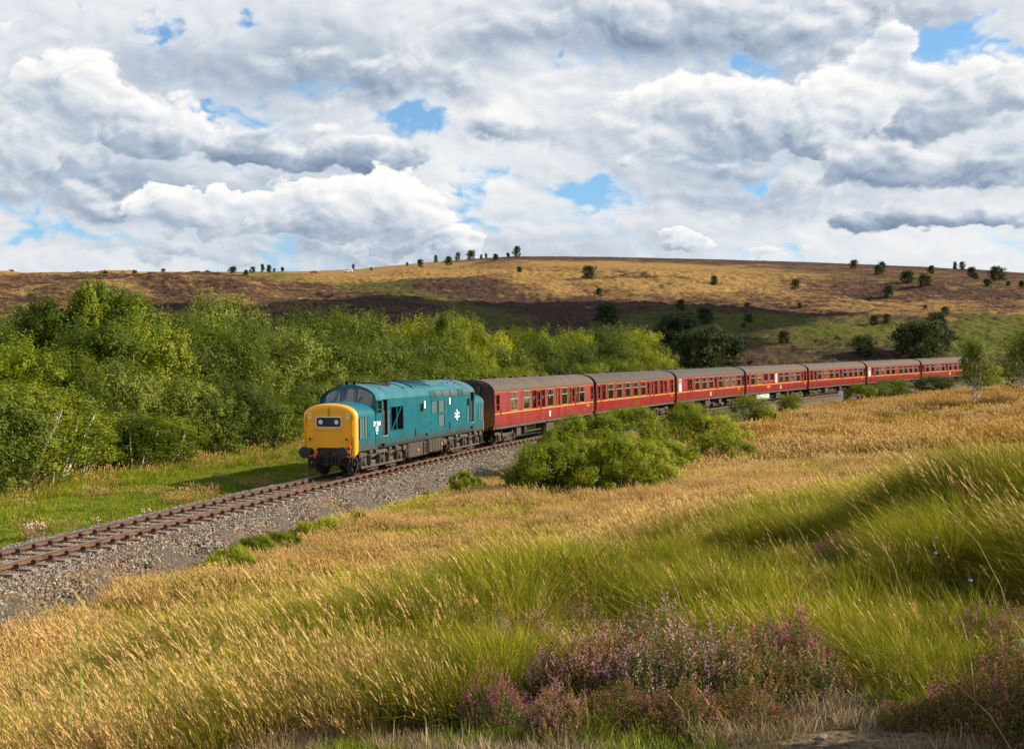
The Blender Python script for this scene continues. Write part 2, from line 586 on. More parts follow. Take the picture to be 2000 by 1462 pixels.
def build_land():
    fov = rad(25.5)
    a_in = np.linspace(-fov, fov, 760)
    a_l = np.linspace(-math.pi, -fov, 70)[:-1]
    a_r = np.linspace(fov, math.pi, 70)[1:]
    A = np.concatenate([a_l, a_in, a_r])
    R1 = np.concatenate([[0.05, 1.2, 2.2], np.geomspace(3.0, 236, 420)])
    V, F = polar_grid(R1, A)
    me = np_mesh('ground', V, F, True)
    S, L = track_sl(V[:, 0], V[:, 1])
    x, y = V[:, 0], V[:, 1]
    r = np.hypot(x, y)
    C = np.zeros((len(V), 4))
    C[:, 3] = 1
    C[:, 0] = sstep(-L, 2.6, 3.4) * (1 - sstep(-L, 60, 80)) * (S < 250)
    pn = fbm(x, y, 1.3, 3, .6, 77)
    path = (1 - sstep(r + pn * 1.0 - 0.05 * x, 6.0, 6.5)) * sstep(r, 0, 1)
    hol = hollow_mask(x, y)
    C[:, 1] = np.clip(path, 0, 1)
    C[:, 3] = 1 - np.clip(hol + (1 - sstep(r, 14, 30)) * .62, 0, 1)  # alpha weights the painted shade in the hollow and near ground
    C[:, 2] = sstep(-L, 9.5, 11.5) * (1 - sstep(-L, 70, 90))
    set_cover(me, C)
    o = link(bpy.data.objects.new('ground', me))
    me.materials.append(mat_ground())
    tag(o, kind='structure')

    a_in = np.linspace(-fov, fov, 900)
    A = np.concatenate([a_l, a_in, a_r])
    R2 = np.concatenate([np.geomspace(236, 800, 430), np.geomspace(810, 3500, 14)])
    V, F = polar_grid(R2, A)
    x, y = V[:, 0], V[:, 1]
    r = np.hypot(x, y)
    # heather tussocks as real relief
    inn = sstep(r, 240, 260) * (1 - .9 * sstep(r, 620, 720))
    V[:, 2] += inn * (np.abs(fbm(x, y, 5.0, 3, .6, 61)) * 1.7 + fbm(x, y, 2.0, 2, .6, 66) * 0.6)
    me = np_mesh('moor_hill', V, F, True)
    # land cover in plan
    X = 1000 + FPX * x / np.maximum(y, 1)
    rr = y
    Yp = HORIZON - V[:, 2] / np.maximum(y, 1) * FPX
    n = fbm(x, y, 90, 3, .6, 71)
    n2 = fbm(x, y, 40, 3, .6, 75)
    gold = sstep(rr + n * 90 - 55 * (1 - sstep(X, 850, 1100)), 415, 500) * 0.90
    # brown heather cap by the skyline and reddish heather on the right of the plateau
    cap = sstep(rr + n2 * 50, 705, 745) * sstep(X, 820, 1000)
    gold = gold * (1 - cap * 0.9)
    gold = gold * (1 - 0.75 * sstep(X + n * 260, 1420, 1620) * sstep(rr, 480, 520))
    gold = gold * (1 - 0.60 * (1 - sstep(X + n * 200, 480, 700)) * sstep(n2, -.10, .10))
    gold += 0.75 * sstep(-n2, .02, .14) * (1 - sstep(X, 150, 320)) * sstep(rr, 280, 330)
    gold += 0.55 * np.exp(-((rr - 420) / 40) ** 2) * sstep(X, 1500, 1700)
    gold *= 1 - 0.7 * np.exp(-((rr + n2 * 60 - 540) / 16) ** 2) * sstep(X, 750, 900)
    gold *= 1 - 0.45 * sstep(fbm(x, y, 55, 4, .65, 177), .02, .20)
    gold += .22 * (1 - sstep(X, 560, 900)) + .04
    green = 0.75 * np.exp(-((rr + n * 70 - 355) / 42) ** 2) * sstep(X, 1080, 1260)
    green += 0.55 * np.exp(-((rr + n * 70 - 275) / 22) ** 2) * (X > 1200) * (X < 1640)
    green += 0.60 * np.exp(-((X + n * 300 + (rr - 420) * 1.2 - 800) / 110) ** 2) * (rr > 280)
    green += 0.50 * sstep(X, 1750, 1950) * (1 - sstep(rr, 420, 480))
    green += 0.35 * np.exp(-((rr + n2 * 60 - 640) / 40) ** 2) * sstep(X, 1000, 1100)
    C = np.zeros((len(V), 4))
    C[:, 3] = 1
    C[:, 0] = np.clip(gold, 0, 1)
    C[:, 1] = np.clip(green, 0, 1)
    set_cover(me, C)
    o = link(bpy.data.objects.new('moor_hill', me))
    me.materials.append(mat_hill())
    tag(o, kind='structure')


build_land()


# ------------------------------------------------------------------ unseen low cumulus, added and shaped to shade the lower slope
def build_shade_cloud():
    h = 262.0
    cx, cy = -18 + h / math.tan(SUN_EL) * math.sin(SUN_AZ), 338 + h / math.tan(SUN_EL) * math.cos(SUN_AZ)
    nu, nv = 160, 60
    V, F = [], []
    for j in range(nv + 1):
        ph = math.pi * j / nv
        for i in range(nu):
            a = 2 * math.pi * i / nu
            V.append((math.sin(ph) * math.cos(a), math.sin(ph) * math.sin(a), math.cos(ph)))
    V = np.array(V)
    a = np.arctan2(V[:, 1], V[:, 0])
    lump = 1 + fbm(np.cos(a) * 2.2 + 7, np.sin(a) * 2.2 + V[:, 2] * 1.4, 1.0, 5, .6, 201) * .75
    z = V[:, 2] * 26 * (1 + .5 * (V[:, 2] > 0))
    x = cx + V[:, 0] * 112 * lump
    y = cy + V[:, 1] * 72 * lump + 18 * np.sin(V[:, 0] * 2.4)
    z = 285 + z + fbm(x, y, 40, 4, .6, 205) * 18 * (V[:, 2] > -.2)
    for j in range(nv):
        for i in range(nu):
            F.append((j * nu + i, (j + 1) * nu + i, (j + 1) * nu + (i + 1) % nu, j * nu + (i + 1) % nu))
    me = np_mesh('shade_cloud', np.stack([x, y, z], 1), np.array(F), True)
    m, N, out = new_mat('cloud_white')
    d = N.n('ShaderNodeBsdfDiffuse', ins={'Color': (.9, .9, .9)})
    t = N.n('ShaderNodeBsdfTranslucent', ins={'Color': (.9, .9, .9)})
    ms = N.n('ShaderNodeMixShader', ins={0: .5})
    N.t.links.new(d.outputs[0], ms.inputs[1])
    N.t.links.new(t.outputs[0], ms.inputs[2])
    N.set(out, 0, ms)
    me.materials.append(m)
    tag(link(bpy.data.objects.new('shade_cloud', me)), kind='structure')


build_shade_cloud()

# ------------------------------------------------------------------ general mesh builder
class MB:
    def __init__(s):
        s.v = []
        s.f = []
        s.mi = []
        s.cur = 0

    def add(s, vs, fs):
        b = len(s.v)
        s.v += [tuple(p) for p in vs]
        s.f += [tuple(i + b for i in f) for f in fs]
        s.mi += [s.cur] * len(fs)
        return b

    def box(s, x0, x1, y0, y1, z0, z1):
        s.add([(x0, y0, z0), (x1, y0, z0), (x1, y1, z0), (x0, y1, z0), (x0, y0, z1), (x1, y0, z1), (x1, y1, z1), (x0, y1, z1)],
              [(0, 3, 2, 1), (4, 5, 6, 7), (0, 1, 5, 4), (1, 2, 6, 5), (2, 3, 7, 6), (3, 0, 4, 7)])
        return s

    def bar(s, a, b, w, h=None, up=(0, 0, 1)):
        """box beam from a to b, w wide and h deep"""
        h = w if h is None else h
        a, b = Vector(a), Vector(b)
        d = (b - a).normalized()
        u = Vector(up)
        sd = d.cross(u)
        if sd.length < 1e-4:
            sd = d.cross(Vector((1, 0, 0)))
        sd.normalize()
        u = sd.cross(d).normalized()
        c = []
        for p in (a, b):
            for i, j in ((-1, -1), (1, -1), (1, 1), (-1, 1)):
                c.append(p + sd * (i * w / 2) + u * (j * h / 2))
        s.add(c, [(0, 1, 2, 3), (7, 6, 5, 4), (0, 4, 5, 1), (1, 5, 6, 2), (2, 6, 7, 3), (3, 7, 4, 0)])
        return s

    def lathe(s, a, axis, prof, n=16, cap=True):
        """prof: list of (t along axis, radius) from point a"""
        a = Vector(a)
        ax = Vector(axis).normalized()
        u = ax.orthogonal().normalized()
        w = ax.cross(u)
        vs = []
        for t, r in prof:
            for k in range(n):
                an = 2 * math.pi * k / n
                vs.append(a + ax * t + (u * math.cos(an) + w * math.sin(an)) * r)
        fs = []
        m = len(prof)
        for i in range(m - 1):
            for k in range(n):
                k2 = (k + 1) % n
                fs.append((i * n + k, i * n + k2, (i + 1) * n + k2, (i + 1) * n + k))
        if cap:
            fs.append(tuple(range(n))[::-1])
            fs.append(tuple((m - 1) * n + k for k in range(n)))
        s.add(vs, fs)
        return s

    def tube(s, pts, r, n=8, cap=True):
        pts = [Vector(p) for p in pts]
        rr = r if isinstance(r, (list, tuple)) else [r] * len(pts)
        vs = []
        fs = []
        prev = None
        for i, p in enumerate(pts):
            d = (pts[min(i + 1, len(pts) - 1)] - pts[max(i - 1, 0)]).normalized()
            if prev is None:
                u = d.orthogonal().normalized()
            else:
                u = (prev - d * prev.dot(d)).normalized()
            prev = u
            w = d.cross(u)
            for k in range(n):
                an = 2 * math.pi * k / n
                vs.append(p + (u * math.cos(an) + w * math.sin(an)) * rr[i])
        for i in range(len(pts) - 1):
            for k in range(n):
                k2 = (k + 1) % n
                fs.append((i * n + k, i * n + k2, (i + 1) * n + k2, (i + 1) * n + k))
        if cap:
            fs.append(tuple(range(n))[::-1])
            fs.append(tuple((len(pts) - 1) * n + k for k in range(n)))
        s.add(vs, fs)
        return s

    def loft(s, secs, closed=False, cap0=False, cap1=False):
        """skin a list of equally long sections"""
        n = len(secs[0])
        vs = [p for sec in secs for p in sec]
        fs = []
        for i in range(len(secs) - 1):
            for k in range(n if closed else n - 1):
                k2 = (k + 1) % n
                fs.append((i * n + k, i * n + k2, (i + 1) * n + k2, (i + 1) * n + k))
        if cap0:
            fs.append(tuple(range(n))[::-1])
        if cap1:
            fs.append(tuple((len(secs) - 1) * n + k for k in range(n)))
        s.add(vs, fs)
        return s

    def mesh(s, name, mats, smooth=None, bevel=0.0, weld=False):
        me = bpy.data.meshes.new(name)
        me.from_pydata([tuple(p) for p in s.v], [], s.f)
        mats = mats if isinstance(mats, (list, tuple)) else [mats]
        for m in mats:
            me.materials.append(m)
        if len(mats) > 1:
            me.polygons.foreach_set('material_index', s.mi)
        bm = bmesh.new()
        bm.from_mesh(me)
        if weld:
            bmesh.ops.remove_doubles(bm, verts=bm.verts, dist=1e-4)
        bmesh.ops.recalc_face_normals(bm, faces=bm.faces)
        if bevel:
            es = [e for e in bm.edges if len(e.link_faces) == 2 and e.calc_face_angle(0) > rad(35)]
            bmesh.ops.bevel(bm, geom=es, offset=bevel, segments=1, affect='EDGES')
        if smooth is not None:
            for f in bm.faces:
                f.smooth = True
            for e in bm.edges:
                if len(e.link_faces) == 2 and e.calc_face_angle(0) > rad(smooth):
                    e.smooth = False
        bm.to_mesh(me)
        bm.free()
        return me

    def obj(s, name, mats, parent=None, **kw):
        return link(bpy.data.objects.new(name, s.mesh(name, mats, **kw)), parent)


def new_obj(name, me, parent=None, loc=None, rot=None):
    o = bpy.data.objects.new(name, me)
    if loc is not None:
        o.location = loc
    if rot is not None:
        o.rotation_euler = rot
    return link(o, parent)


def simple_mat(name, c1, c2=None, scale=6.0, rough=0.6, metal=0.0, bump=0.0, spec=0.5, detail=5, streak=False, coat=0.0, lo=.35, hi=.65):
    m, N, out = new_mat(name)
    tc = N.n('ShaderNodeTexCoord')
    P = tc.outputs['Object']
    if streak:
        mp = N.n('ShaderNodeMapping')
        N.set(mp, 0, P)
        mp.inputs['Scale'].default_value = (1, 1, 0.18)
        P = mp.outputs[0]
    c2 = c2 or c1
    f = N.noise(P, scale, detail, .62)
    c = N.mix(N.mr(f, lo, hi), c1, c2)
    b = N.n('ShaderNodeBsdfPrincipled', ins={'Base Color': c, 'Roughness': N.mr(f, .3, .7, rough * .85, min(1, rough * 1.15)), 'Metallic': metal,
                                              'Specular IOR Level': spec, 'Coat Weight': coat, 'Coat Roughness': 0.15})
    if bump:
        bm = N.n('ShaderNodeBump', ins={'Strength': bump, 'Distance': 0.01, 'Height': N.noise(P, scale * 6, 4, .6)})
        N.set(b, 'Normal', bm)
    N.set(out, 0, b)
    return m


M_rail = simple_mat('rusty_rail_steel', (.070, .034, .019), (.135, .070, .037), 3.0, .75, bump=.2)
M_railtop = simple_mat('polished_rail_head', (.55, .53, .51), (.70, .68, .66), 2.0, .28, metal=1.0)
M_sleeper = simple_mat('weathered_sleeper_wood', (.11, .075, .056), (.24, .17, .125), 9.0, .9, bump=.5)
M_chair = simple_mat('rusty_cast_chair', (.055, .026, .017), (.12, .055, .034), 12.0, .85)
M_stone = None


def mat_ballast():
    m, N, out = new_mat('ballast_limestone')
    g = N.n('ShaderNodeNewGeometry')
    P = g.outputs['Position']
    oi = N.n('ShaderNodeObjectInfo')
    r = oi.outputs['Random']
    c = N.ramp(r, [(0.0, (.045, .036, .028)), (.4, (.125, .105, .085)), (.75, (.22, .185, .15)), (1.0, (.38, .33, .275))])
    # rusty brake dust between the rails
    at = N.noise(P, .8, 3, .6)
    c = N.mix(N.mr(at, .45, .7, 0, .35), c, (.16, .10, .06))
    b = N.n('ShaderNodeBsdfPrincipled', ins={'Base Color': c, 'Roughness': .9, 'Specular IOR Level': .2})
    N.set(out, 0, b)
    return m


M_stone = mat_ballast()
M_bed = simple_mat('ballast_bed', (.03, .024, .018), (.11, .09, .07), 30.0, 1.0, bump=1.0)

S_END = 235.0


def scatter(name, P, rot, scl, idx, sources, kind='stuff'):
    """instances of the source meshes on points, as one object"""
    hidden = bpy.data.collections.new(name + '_sources')
    obs = []
    for i, me in enumerate(sources):
        so = bpy.data.objects.new('%s_source_%02d' % (name, i), me)
        hidden.objects.link(so)
    me = bpy.data.meshes.new(name)
    me.vertices.add(len(P))
    me.vertices.foreach_set('co', np.ascontiguousarray(P, dtype=np.float32).ravel())
    a = me.attributes.new('rot', 'FLOAT_VECTOR', 'POINT')
    a.data.foreach_set('vector', np.ascontiguousarray(rot, dtype=np.float32).ravel())
    a = me.attributes.new('scl', 'FLOAT_VECTOR', 'POINT')
    scl = np.asarray(scl)
    if scl.ndim == 1:
        scl = np.repeat(scl[:, None], 3, 1)
    a.data.foreach_set('vector', np.ascontiguousarray(scl, dtype=np.float32).ravel())
    a = me.attributes.new('idx', 'INT', 'POINT')
    a.data.foreach_set('value', np.ascontiguousarray(idx, dtype=np.int32).ravel())
    o = link(bpy.data.objects.new(name, me))
    for s_ in sources:
        for mt in s_.materials:
            if mt and mt.name not in me.materials:
                me.materials.append(mt)
    g = bpy.data.node_groups.new(name + '_scatter', 'GeometryNodeTree')
    g.interface.new_socket('Geometry', in_out='INPUT', socket_type='NodeSocketGeometry')
    g.interface.new_socket('Geometry', in_out='OUTPUT', socket_type='NodeSocketGeometry')
    N = g.nodes
    gi = N.new('NodeGroupInput')
    go = N.new('NodeGroupOutput')
    ci = N.new('GeometryNodeCollectionInfo')
    ci.inputs['Collection'].default_value = hidden
    ci.inputs['Separate Children'].default_value = True
    ci.inputs['Reset Children'].default_value = True
    ip = N.new('GeometryNodeInstanceOnPoints')
    ip.inputs['Pick Instance'].default_value = True

    def named(nm, t):
        x = N.new('GeometryNodeInputNamedAttribute')
        x.data_type = t
        x.inputs['Name'].default_value = nm
        return x.outputs['Attribute']
    g.links.new(gi.outputs[0], ip.inputs['Points'])
    g.links.new(ci.outputs[0], ip.inputs['Instance'])
    g.links.new(named('idx', 'INT'), ip.inputs['Instance Index'])
    g.links.new(named('rot', 'FLOAT_VECTOR'), ip.inputs['Rotation'])
    g.links.new(named('scl', 'FLOAT_VECTOR'), ip.inputs['Scale'])
    g.links.new(ip.outputs[0], go.inputs[0])
    md = o.modifiers.new('scatter', 'NODES')
    md.node_group = g
    if kind:
        o['kind'] = kind
    return o


def build_track():
    root = bpy.data.objects.new('railway_track', None)
    root.location = tuple(track(0))
    link(root)
    tag(root, kind='structure')
    base = Vector(track(0))
    # bed
    ss = np.arange(-40, S_END, 1.0)
    latz = [(-3.6, -.70), (-2.9, -.52), (-2.1, -.29), (-1.4, -.265), (-.6, -.245), (.6, -.245), (1.4, -.262), (2.2, -.31), (3.1, -.62), (4.0, -.92), (4.8, -1.06)]
    V = []
    for s_ in ss:
        for l_, h_ in latz:
            V.append(track(s_, l_ + 0.15 * math.sin(s_ * 1.7 + l_), h_) - np.array(base))
    n = len(latz)
    F = []
    for i in range(len(ss) - 1):
        for k in range(n - 1):
            F.append((i * n + k, i * n + k + 1, (i + 1) * n + k + 1, (i + 1) * n + k))
    me = np_mesh('ballast_bed', np.array(V), np.array(F)[:, ::-1], True)
    me.materials.append(M_bed)
    tag(new_obj('ballast_bed', me, root), kind='structure')

    # sleepers with chairs as sub-parts
    mb = MB().box(-.125, .125, -1.3, 1.3, -.13, 0)
    sme = mb.mesh('sleeper', M_sleeper, bevel=.012)
    cb = MB()
    cb.box(-.10, .10, -.19, .19, 0, .035)
    cb.box(-.05, .05, .045, .13, .03, .115)
    cb.box(-.05, .05, -.13, -.045, .03, .10)
    cb.box(-.022, .022, -.16, -.11, .03, .075)
    for sx in (-1, 1):
        cb.lathe((sx * .055, -.155, .03), (0, 0, 1), [(0, .022), (.05, .022), (.06, .012)], 6)
        cb.lathe((sx * .055, .155, .03), (0, 0, 1), [(0, .022), (.05, .022), (.06, .012)], 6)
    cme = cb.mesh('chair', M_chair)
    J = 13.72
    spacing = J / 18.0
    rnd = random.Random(3)
    k = 0
    s_ = -22.0
    while s_ < S_END - 14:
        p = track(s_, 0, -.165) - np.array(base)
        t = float(np.interp(s_, _s, _th))
        g = math.atan(TG + 2 * TG2 * s_)
        sl = new_obj('sleeper', sme, root, tuple(p + np.array((0, 0, rnd.uniform(-.008, .004)))), (0, -g, t + rnd.uniform(-.012, .012)))
        sl.scale = (1, rnd.uniform(.985, 1.02), 1)
        if s_ < 92:
            for sd in (-1, 1):
                ch = new_obj('chair', cme, sl, (0, sd * .745, 0.002))
                if sd > 0:
                    ch.rotation_euler = (0, 0, math.pi)
        s_ += spacing
        k += 1
    # rails, one object per length, fishplates below
    prof = [(-.035, 0), (-.035, -.03), (-.012, -.045), (-.010, -.105), (-.034, -.118), (-.034, -.135), (.034, -.135), (.034, -.118), (.010, -.105), (.012, -.045), (.035, -.03), (.035, 0)]
    prof = [(a, b) for a, b in prof]
    fp = MB()
    fp.box(-.23, .23, -.020, -.011, -.10, -.045)
    for q in (-.17, -.06, .06, .17):
        fp.lathe((q, -.020, -.072), (0, -1, 0), [(0, .022), (.022, .022), (.028, .010)], 6)
    fpm = fp.mesh('fishplate', M_chair)
    for lat in (.745, -.745):
        a = -22.0
        j = -2 * J
        while j < S_END - 14:
            s0, s1 = j + .006, j + J - .006
            pts = np.linspace(s0, s1, 8)
            mb = MB()
            o0 = track(s0, lat, 0)
            secs = []
            for q in pts:
                t = float(np.interp(q, _s, _th))
                c = track(q, lat, 0) - o0
                nx, ny = math.sin(t), -math.cos(t)
                secs.append([(c[0] + nx * a_, c[1] + ny * a_, c[2] + b_) for a_, b_ in prof])
            n = len(prof)
            b0 = len(mb.v)
            mb.loft(secs, closed=True, cap0=True, cap1=True)
            # faces between last and first profile vertex are the running surface
            m = mb
            for fi, f in enumerate(m.f):
                idx = sorted(i % n for i in f)
                if idx == [0, 0, n - 1, n - 1] or (lat < 0 and idx == [n - 2, n - 2, n - 1, n - 1]) or (lat > 0 and idx == [0, 0, 1, 1]):
                    m.mi[fi] = 1
            ro = new_obj('rail', mb.mesh('rail', [M_rail, M_railtop]), root, tuple(o0 - np.array(base)))
            if s0 < 60:
                t = float(np.interp(s0, _s, _th))
                for sgn in (1, -1):
                    f_ = new_obj('fishplate', fpm, ro, (0, 0, 0), (0, 0, t if sgn > 0 else t + math.pi))
            j += J
    # loose stones on the bed
    area_n = 270000
    r = np.random.default_rng(5)
    S = -18 + (r.random(area_n) ** 1.3) * 98
    L = r.uniform(-2.9, 4.9, area_n)
    ed = 2.8 + 1.0 * sstep(S, 5, 30) + fbm(S, L * 0 + 5, 4.0, 3, .5, 91) * 1.5
    keep = (L < ed + r.normal(0, .25, area_n)) & (L > -2.75)
    S, L = S[keep], L[keep]
    H = np.interp(L, [a for a, b in latz], [b for a, b in latz])
    P = track(S, L, H + r.uniform(-.012, .022, len(S))).T
    # keep clear of sleeper tops
    ph = ((S + 22.0) / spacing) % 1.0
    on = ((ph < .22) | (ph > .78)) & (np.abs(L) < 1.36)
    P = P[~on]
    n = len(P)
    src = []
    for i in range(4):
        bm = bmesh.new()
        bmesh.ops.create_icosphere(bm, subdivisions=1, radius=.040)
        rr = random.Random(i)
        for v in bm.verts:
            v.co *= rr.uniform(.65, 1.25)
            v.co.z *= .75
        m_ = bpy.data.meshes.new('stone')
        bm.to_mesh(m_)
        bm.free()
        m_.materials.append(M_stone)
        src.append(m_)
    scatter('ballast', P, r.uniform(0, 6.28, (n, 3)), r.uniform(.6, 1.5, n), r.integers(0, 4, n), src)


build_track()

# ------------------------------------------------------------------ the train


def mat_teal(name, c1, c2, grime, top):
    """weathered loco paint: vertical streaks, brake dust thrown up the skirt, oily marks"""
    m, N, out = new_mat(name)
    tc = N.n('ShaderNodeTexCoord')
    P = tc.outputs['Object']
    mp = N.n('ShaderNodeMapping')
    N.set(mp, 0, P)
    mp.inputs['Scale'].default_value = (1, 1, .14)
    st = N.noise(mp.outputs[0], 3.2, 5, .65)
    pat = N.noise(P, 1.1, 4, .6)
    c = N.mix(N.mr(pat, .35, .65), c1, c2)
    c = N.mix(N.mr(st, .52, .72, 0, .30), c, (c2[0] + .03, c2[1] * 1.15, c2[2] * 1.1))
    sp = N.n('ShaderNodeSeparateXYZ')
    N.set(sp, 0, P)
    zz = N.m('ADD', sp.outputs[2], N.m('MULTIPLY', N.m('SUBTRACT', st, .5), .9))
    low = N.mr(zz, 1.15, 1.65, grime, 0.0)
    c = N.mix(low, c, (.055, .042, .030))
    if top:
        soot = N.mr(N.m('ADD', N.noise(P, .8, 4, .65), N.m('MULTIPLY', N.m('SUBTRACT', sp.outputs[2], 3.6), .5)), .58, .80, 0, .55)
        c = N.mix(soot, c, (.030, .040, .042))
    rg_ = N.mr(N.noise(P, 5, 4, .6), .3, .7, .30, .50)
    b = N.n('ShaderNodeBsdfPrincipled', ins={'Base Color': c, 'Roughness': rg_, 'Specular IOR Level': .3, 'Coat Weight': .05, 'Coat Roughness': .2})
    bm = N.n('ShaderNodeBump', ins={'Strength': .25, 'Distance': .02, 'Height': N.noise(P, 1.6, 3, .5)})
    N.set(b, 'Normal', bm)
    N.set(out, 0, b)
    return m


M_teal = mat_teal('teal_blue_paint', (.001, .078, .112), (.002, .108, .145), .75, False)
M_tealroof = mat_teal('teal_roof_paint', (.005, .090, .122), (.016, .130, .168), 0.0, True)
M_yellow = simple_mat('warning_yellow_paint', (.90, .42, .003), (.82, .34, .006), 2.2, .42, coat=.15, lo=.3, hi=.8, streak=True)
M_black = simple_mat('sooty_black', (.012, .011, .010), (.035, .030, .026), 4.0, .75, bump=.2)
M_under = simple_mat('grimy_underframe', (.016, .014, .012), (.055, .045, .036), 5.0, .85, bump=.3)
M_underbrown = simple_mat('brown_underframe', (.030, .023, .018), (.095, .072, .055), 4.0, .85, bump=.3)  # lighter and browner than the grimy underframe
M_red = simple_mat('maroon_paint', (.150, .007, .010), (.205, .015, .017), 1.4, .34, bump=.03, streak=True, coat=.35, lo=.3, hi=.7)
M_red2 = simple_mat('faded_maroon_paint', (.165, .011, .014), (.225, .025, .026), 1.6, .42, bump=.03, streak=True, coat=.2, lo=.3, hi=.7)
M_roofgrey = simple_mat('weathered_roof', (.050, .037, .030), (.095, .068, .050), .8, .9, bump=.1)
M_roofdark = simple_mat('dark_weathered_roof', (.032, .027, .024), (.062, .051, .044), .8, .9, bump=.1)
M_line = simple_mat('yellow_lining', (.60, .25, .02), rough=.5)
M_cream = simple_mat('cream_lettering', (.78, .72, .55), rough=.5)
M_white = simple_mat('white_paint', (.80, .80, .78), rough=.5)
M_alu = simple_mat('window_frame_alloy', (.30, .27, .24), (.38, .34, .30), 8, .5, metal=.2)
M_grille = simple_mat('grille_mesh', (.06, .075, .075), (.12, .135, .13), 40, .6)
M_rubber = simple_mat('black_rubber', (.010, .010, .010), (.02, .02, .02), 6, .6)
M_inside = simple_mat('dark_interior', (.03, .026, .02), (.055, .045, .035), 3, .9)
M_seat = simple_mat('seat_moquette', (.34, .17, .035), (.42, .22, .06), 8, .9)
M_orange = simple_mat('orange_cap', (.75, .10, .02), rough=.5)
M_redd = simple_mat('red_cap', (.55, .02, .02), rough=.5)
M_grey = simple_mat('grey_blue_box', (.36, .40, .44), (.46, .50, .53), 4, .6)
M_lamp = simple_mat('opal_lamp_glass', (.62, .68, .70), rough=.2)
M_blue = simple_mat('blue_sticker', (.02, .22, .75), rough=.4)


def mat_glass(name, tint, alpha):
    m, N, out = new_mat(name)
    gl = N.n('ShaderNodeBsdfGlossy', ins={'Color': (.9, .93, .95), 'Roughness': .03})
    tr = N.n('ShaderNodeBsdfTransparent', ins={'Color': tint})
    fr = N.n('ShaderNodeFresnel', ins={'IOR': 1.5})
    ms = N.n('ShaderNodeMixShader')
    N.set(ms, 0, N.m('MULTIPLY_ADD', fr.outputs[0], 0.9, alpha))
    N.t.links.new(tr.outputs[0], ms.inputs[1])
    N.t.links.new(gl.outputs[0], ms.inputs[2])
    N.set(out, 0, ms)
    return m


M_glass = mat_glass('window_glass', (.22, .25, .22), .03)
M_screen = mat_glass('windscreen_glass', (.10, .12, .14), .10)


def side_grid(mb, cols, rows, holes, lat_of, sgn):
    """a vehicle side between x stations and z stations, leaving the holes open; lat_of(z) gives the half width"""
    xs = sorted(set([round(c, 4) for c in cols] + [round(v, 4) for h in holes for v in h[:2]]))
    zs = sorted(set([round(c, 4) for c in rows] + [round(v, 4) for h in holes for v in h[2:4]]))
    idx = {}
    V = []
    for i, x in enumerate(xs):
        for j, z in enumerate(zs):
            idx[i, j] = len(V)
            V.append((x, sgn * lat_of(z), z))
    F = []
    for i in range(len(xs) - 1):
        for j in range(len(zs) - 1):
            cx_, cz_ = (xs[i] + xs[i + 1]) / 2, (zs[j] + zs[j + 1]) / 2
            if any(h[0] < cx_ < h[1] and h[2] < cz_ < h[3] for h in holes):
                continue
            F.append((idx[i, j], idx[i + 1, j], idx[i + 1, j + 1], idx[i, j + 1]))
    mb.add(V, F)


def frame_ring(mb, x0, x1, z0, z1, y, w, d):
    """window frame: four bars round an opening, on the plane y, d thick outwards (towards -y when d > 0)"""
    ya, yb = sorted((y, y - d))
    mb.box(x0 - w, x1 + w, ya, yb, z1, z1 + w)
    mb.box(x0 - w, x1 + w, ya, yb, z0 - w, z0)
    mb.box(x0 - w, x0, ya, yb, z0, z1)
    mb.box(x1, x1 + w, ya, yb, z0, z1)


def coil(mb, c, r, h, turns, wire, n=7):
    """coil spring standing on c"""
    pts = []
    m = turns * n
    for i in range(m + 1):
        a = 2 * math.pi * i / n
        pts.append((c[0] + r * math.cos(a), c[1] + r * math.sin(a), c[2] + h * i / m))
    mb.tube(pts, wire, 5)


def wheel_mesh(name, r, spoked=False):
    mb = MB()
    # flange inside, tread outside; axis along y, outside face towards -y
    mb.lathe((0, .065, 0), (0, -1, 0), [(0, r + .028), (.03, r + .028), (.04, r + .004), (.13, r), (.135, r - .05), (.10, r - .07), (.10, r * .42), (.15, r * .30), (.16, .06)], 28)
    return mb.mesh(name, M_under, smooth=40)


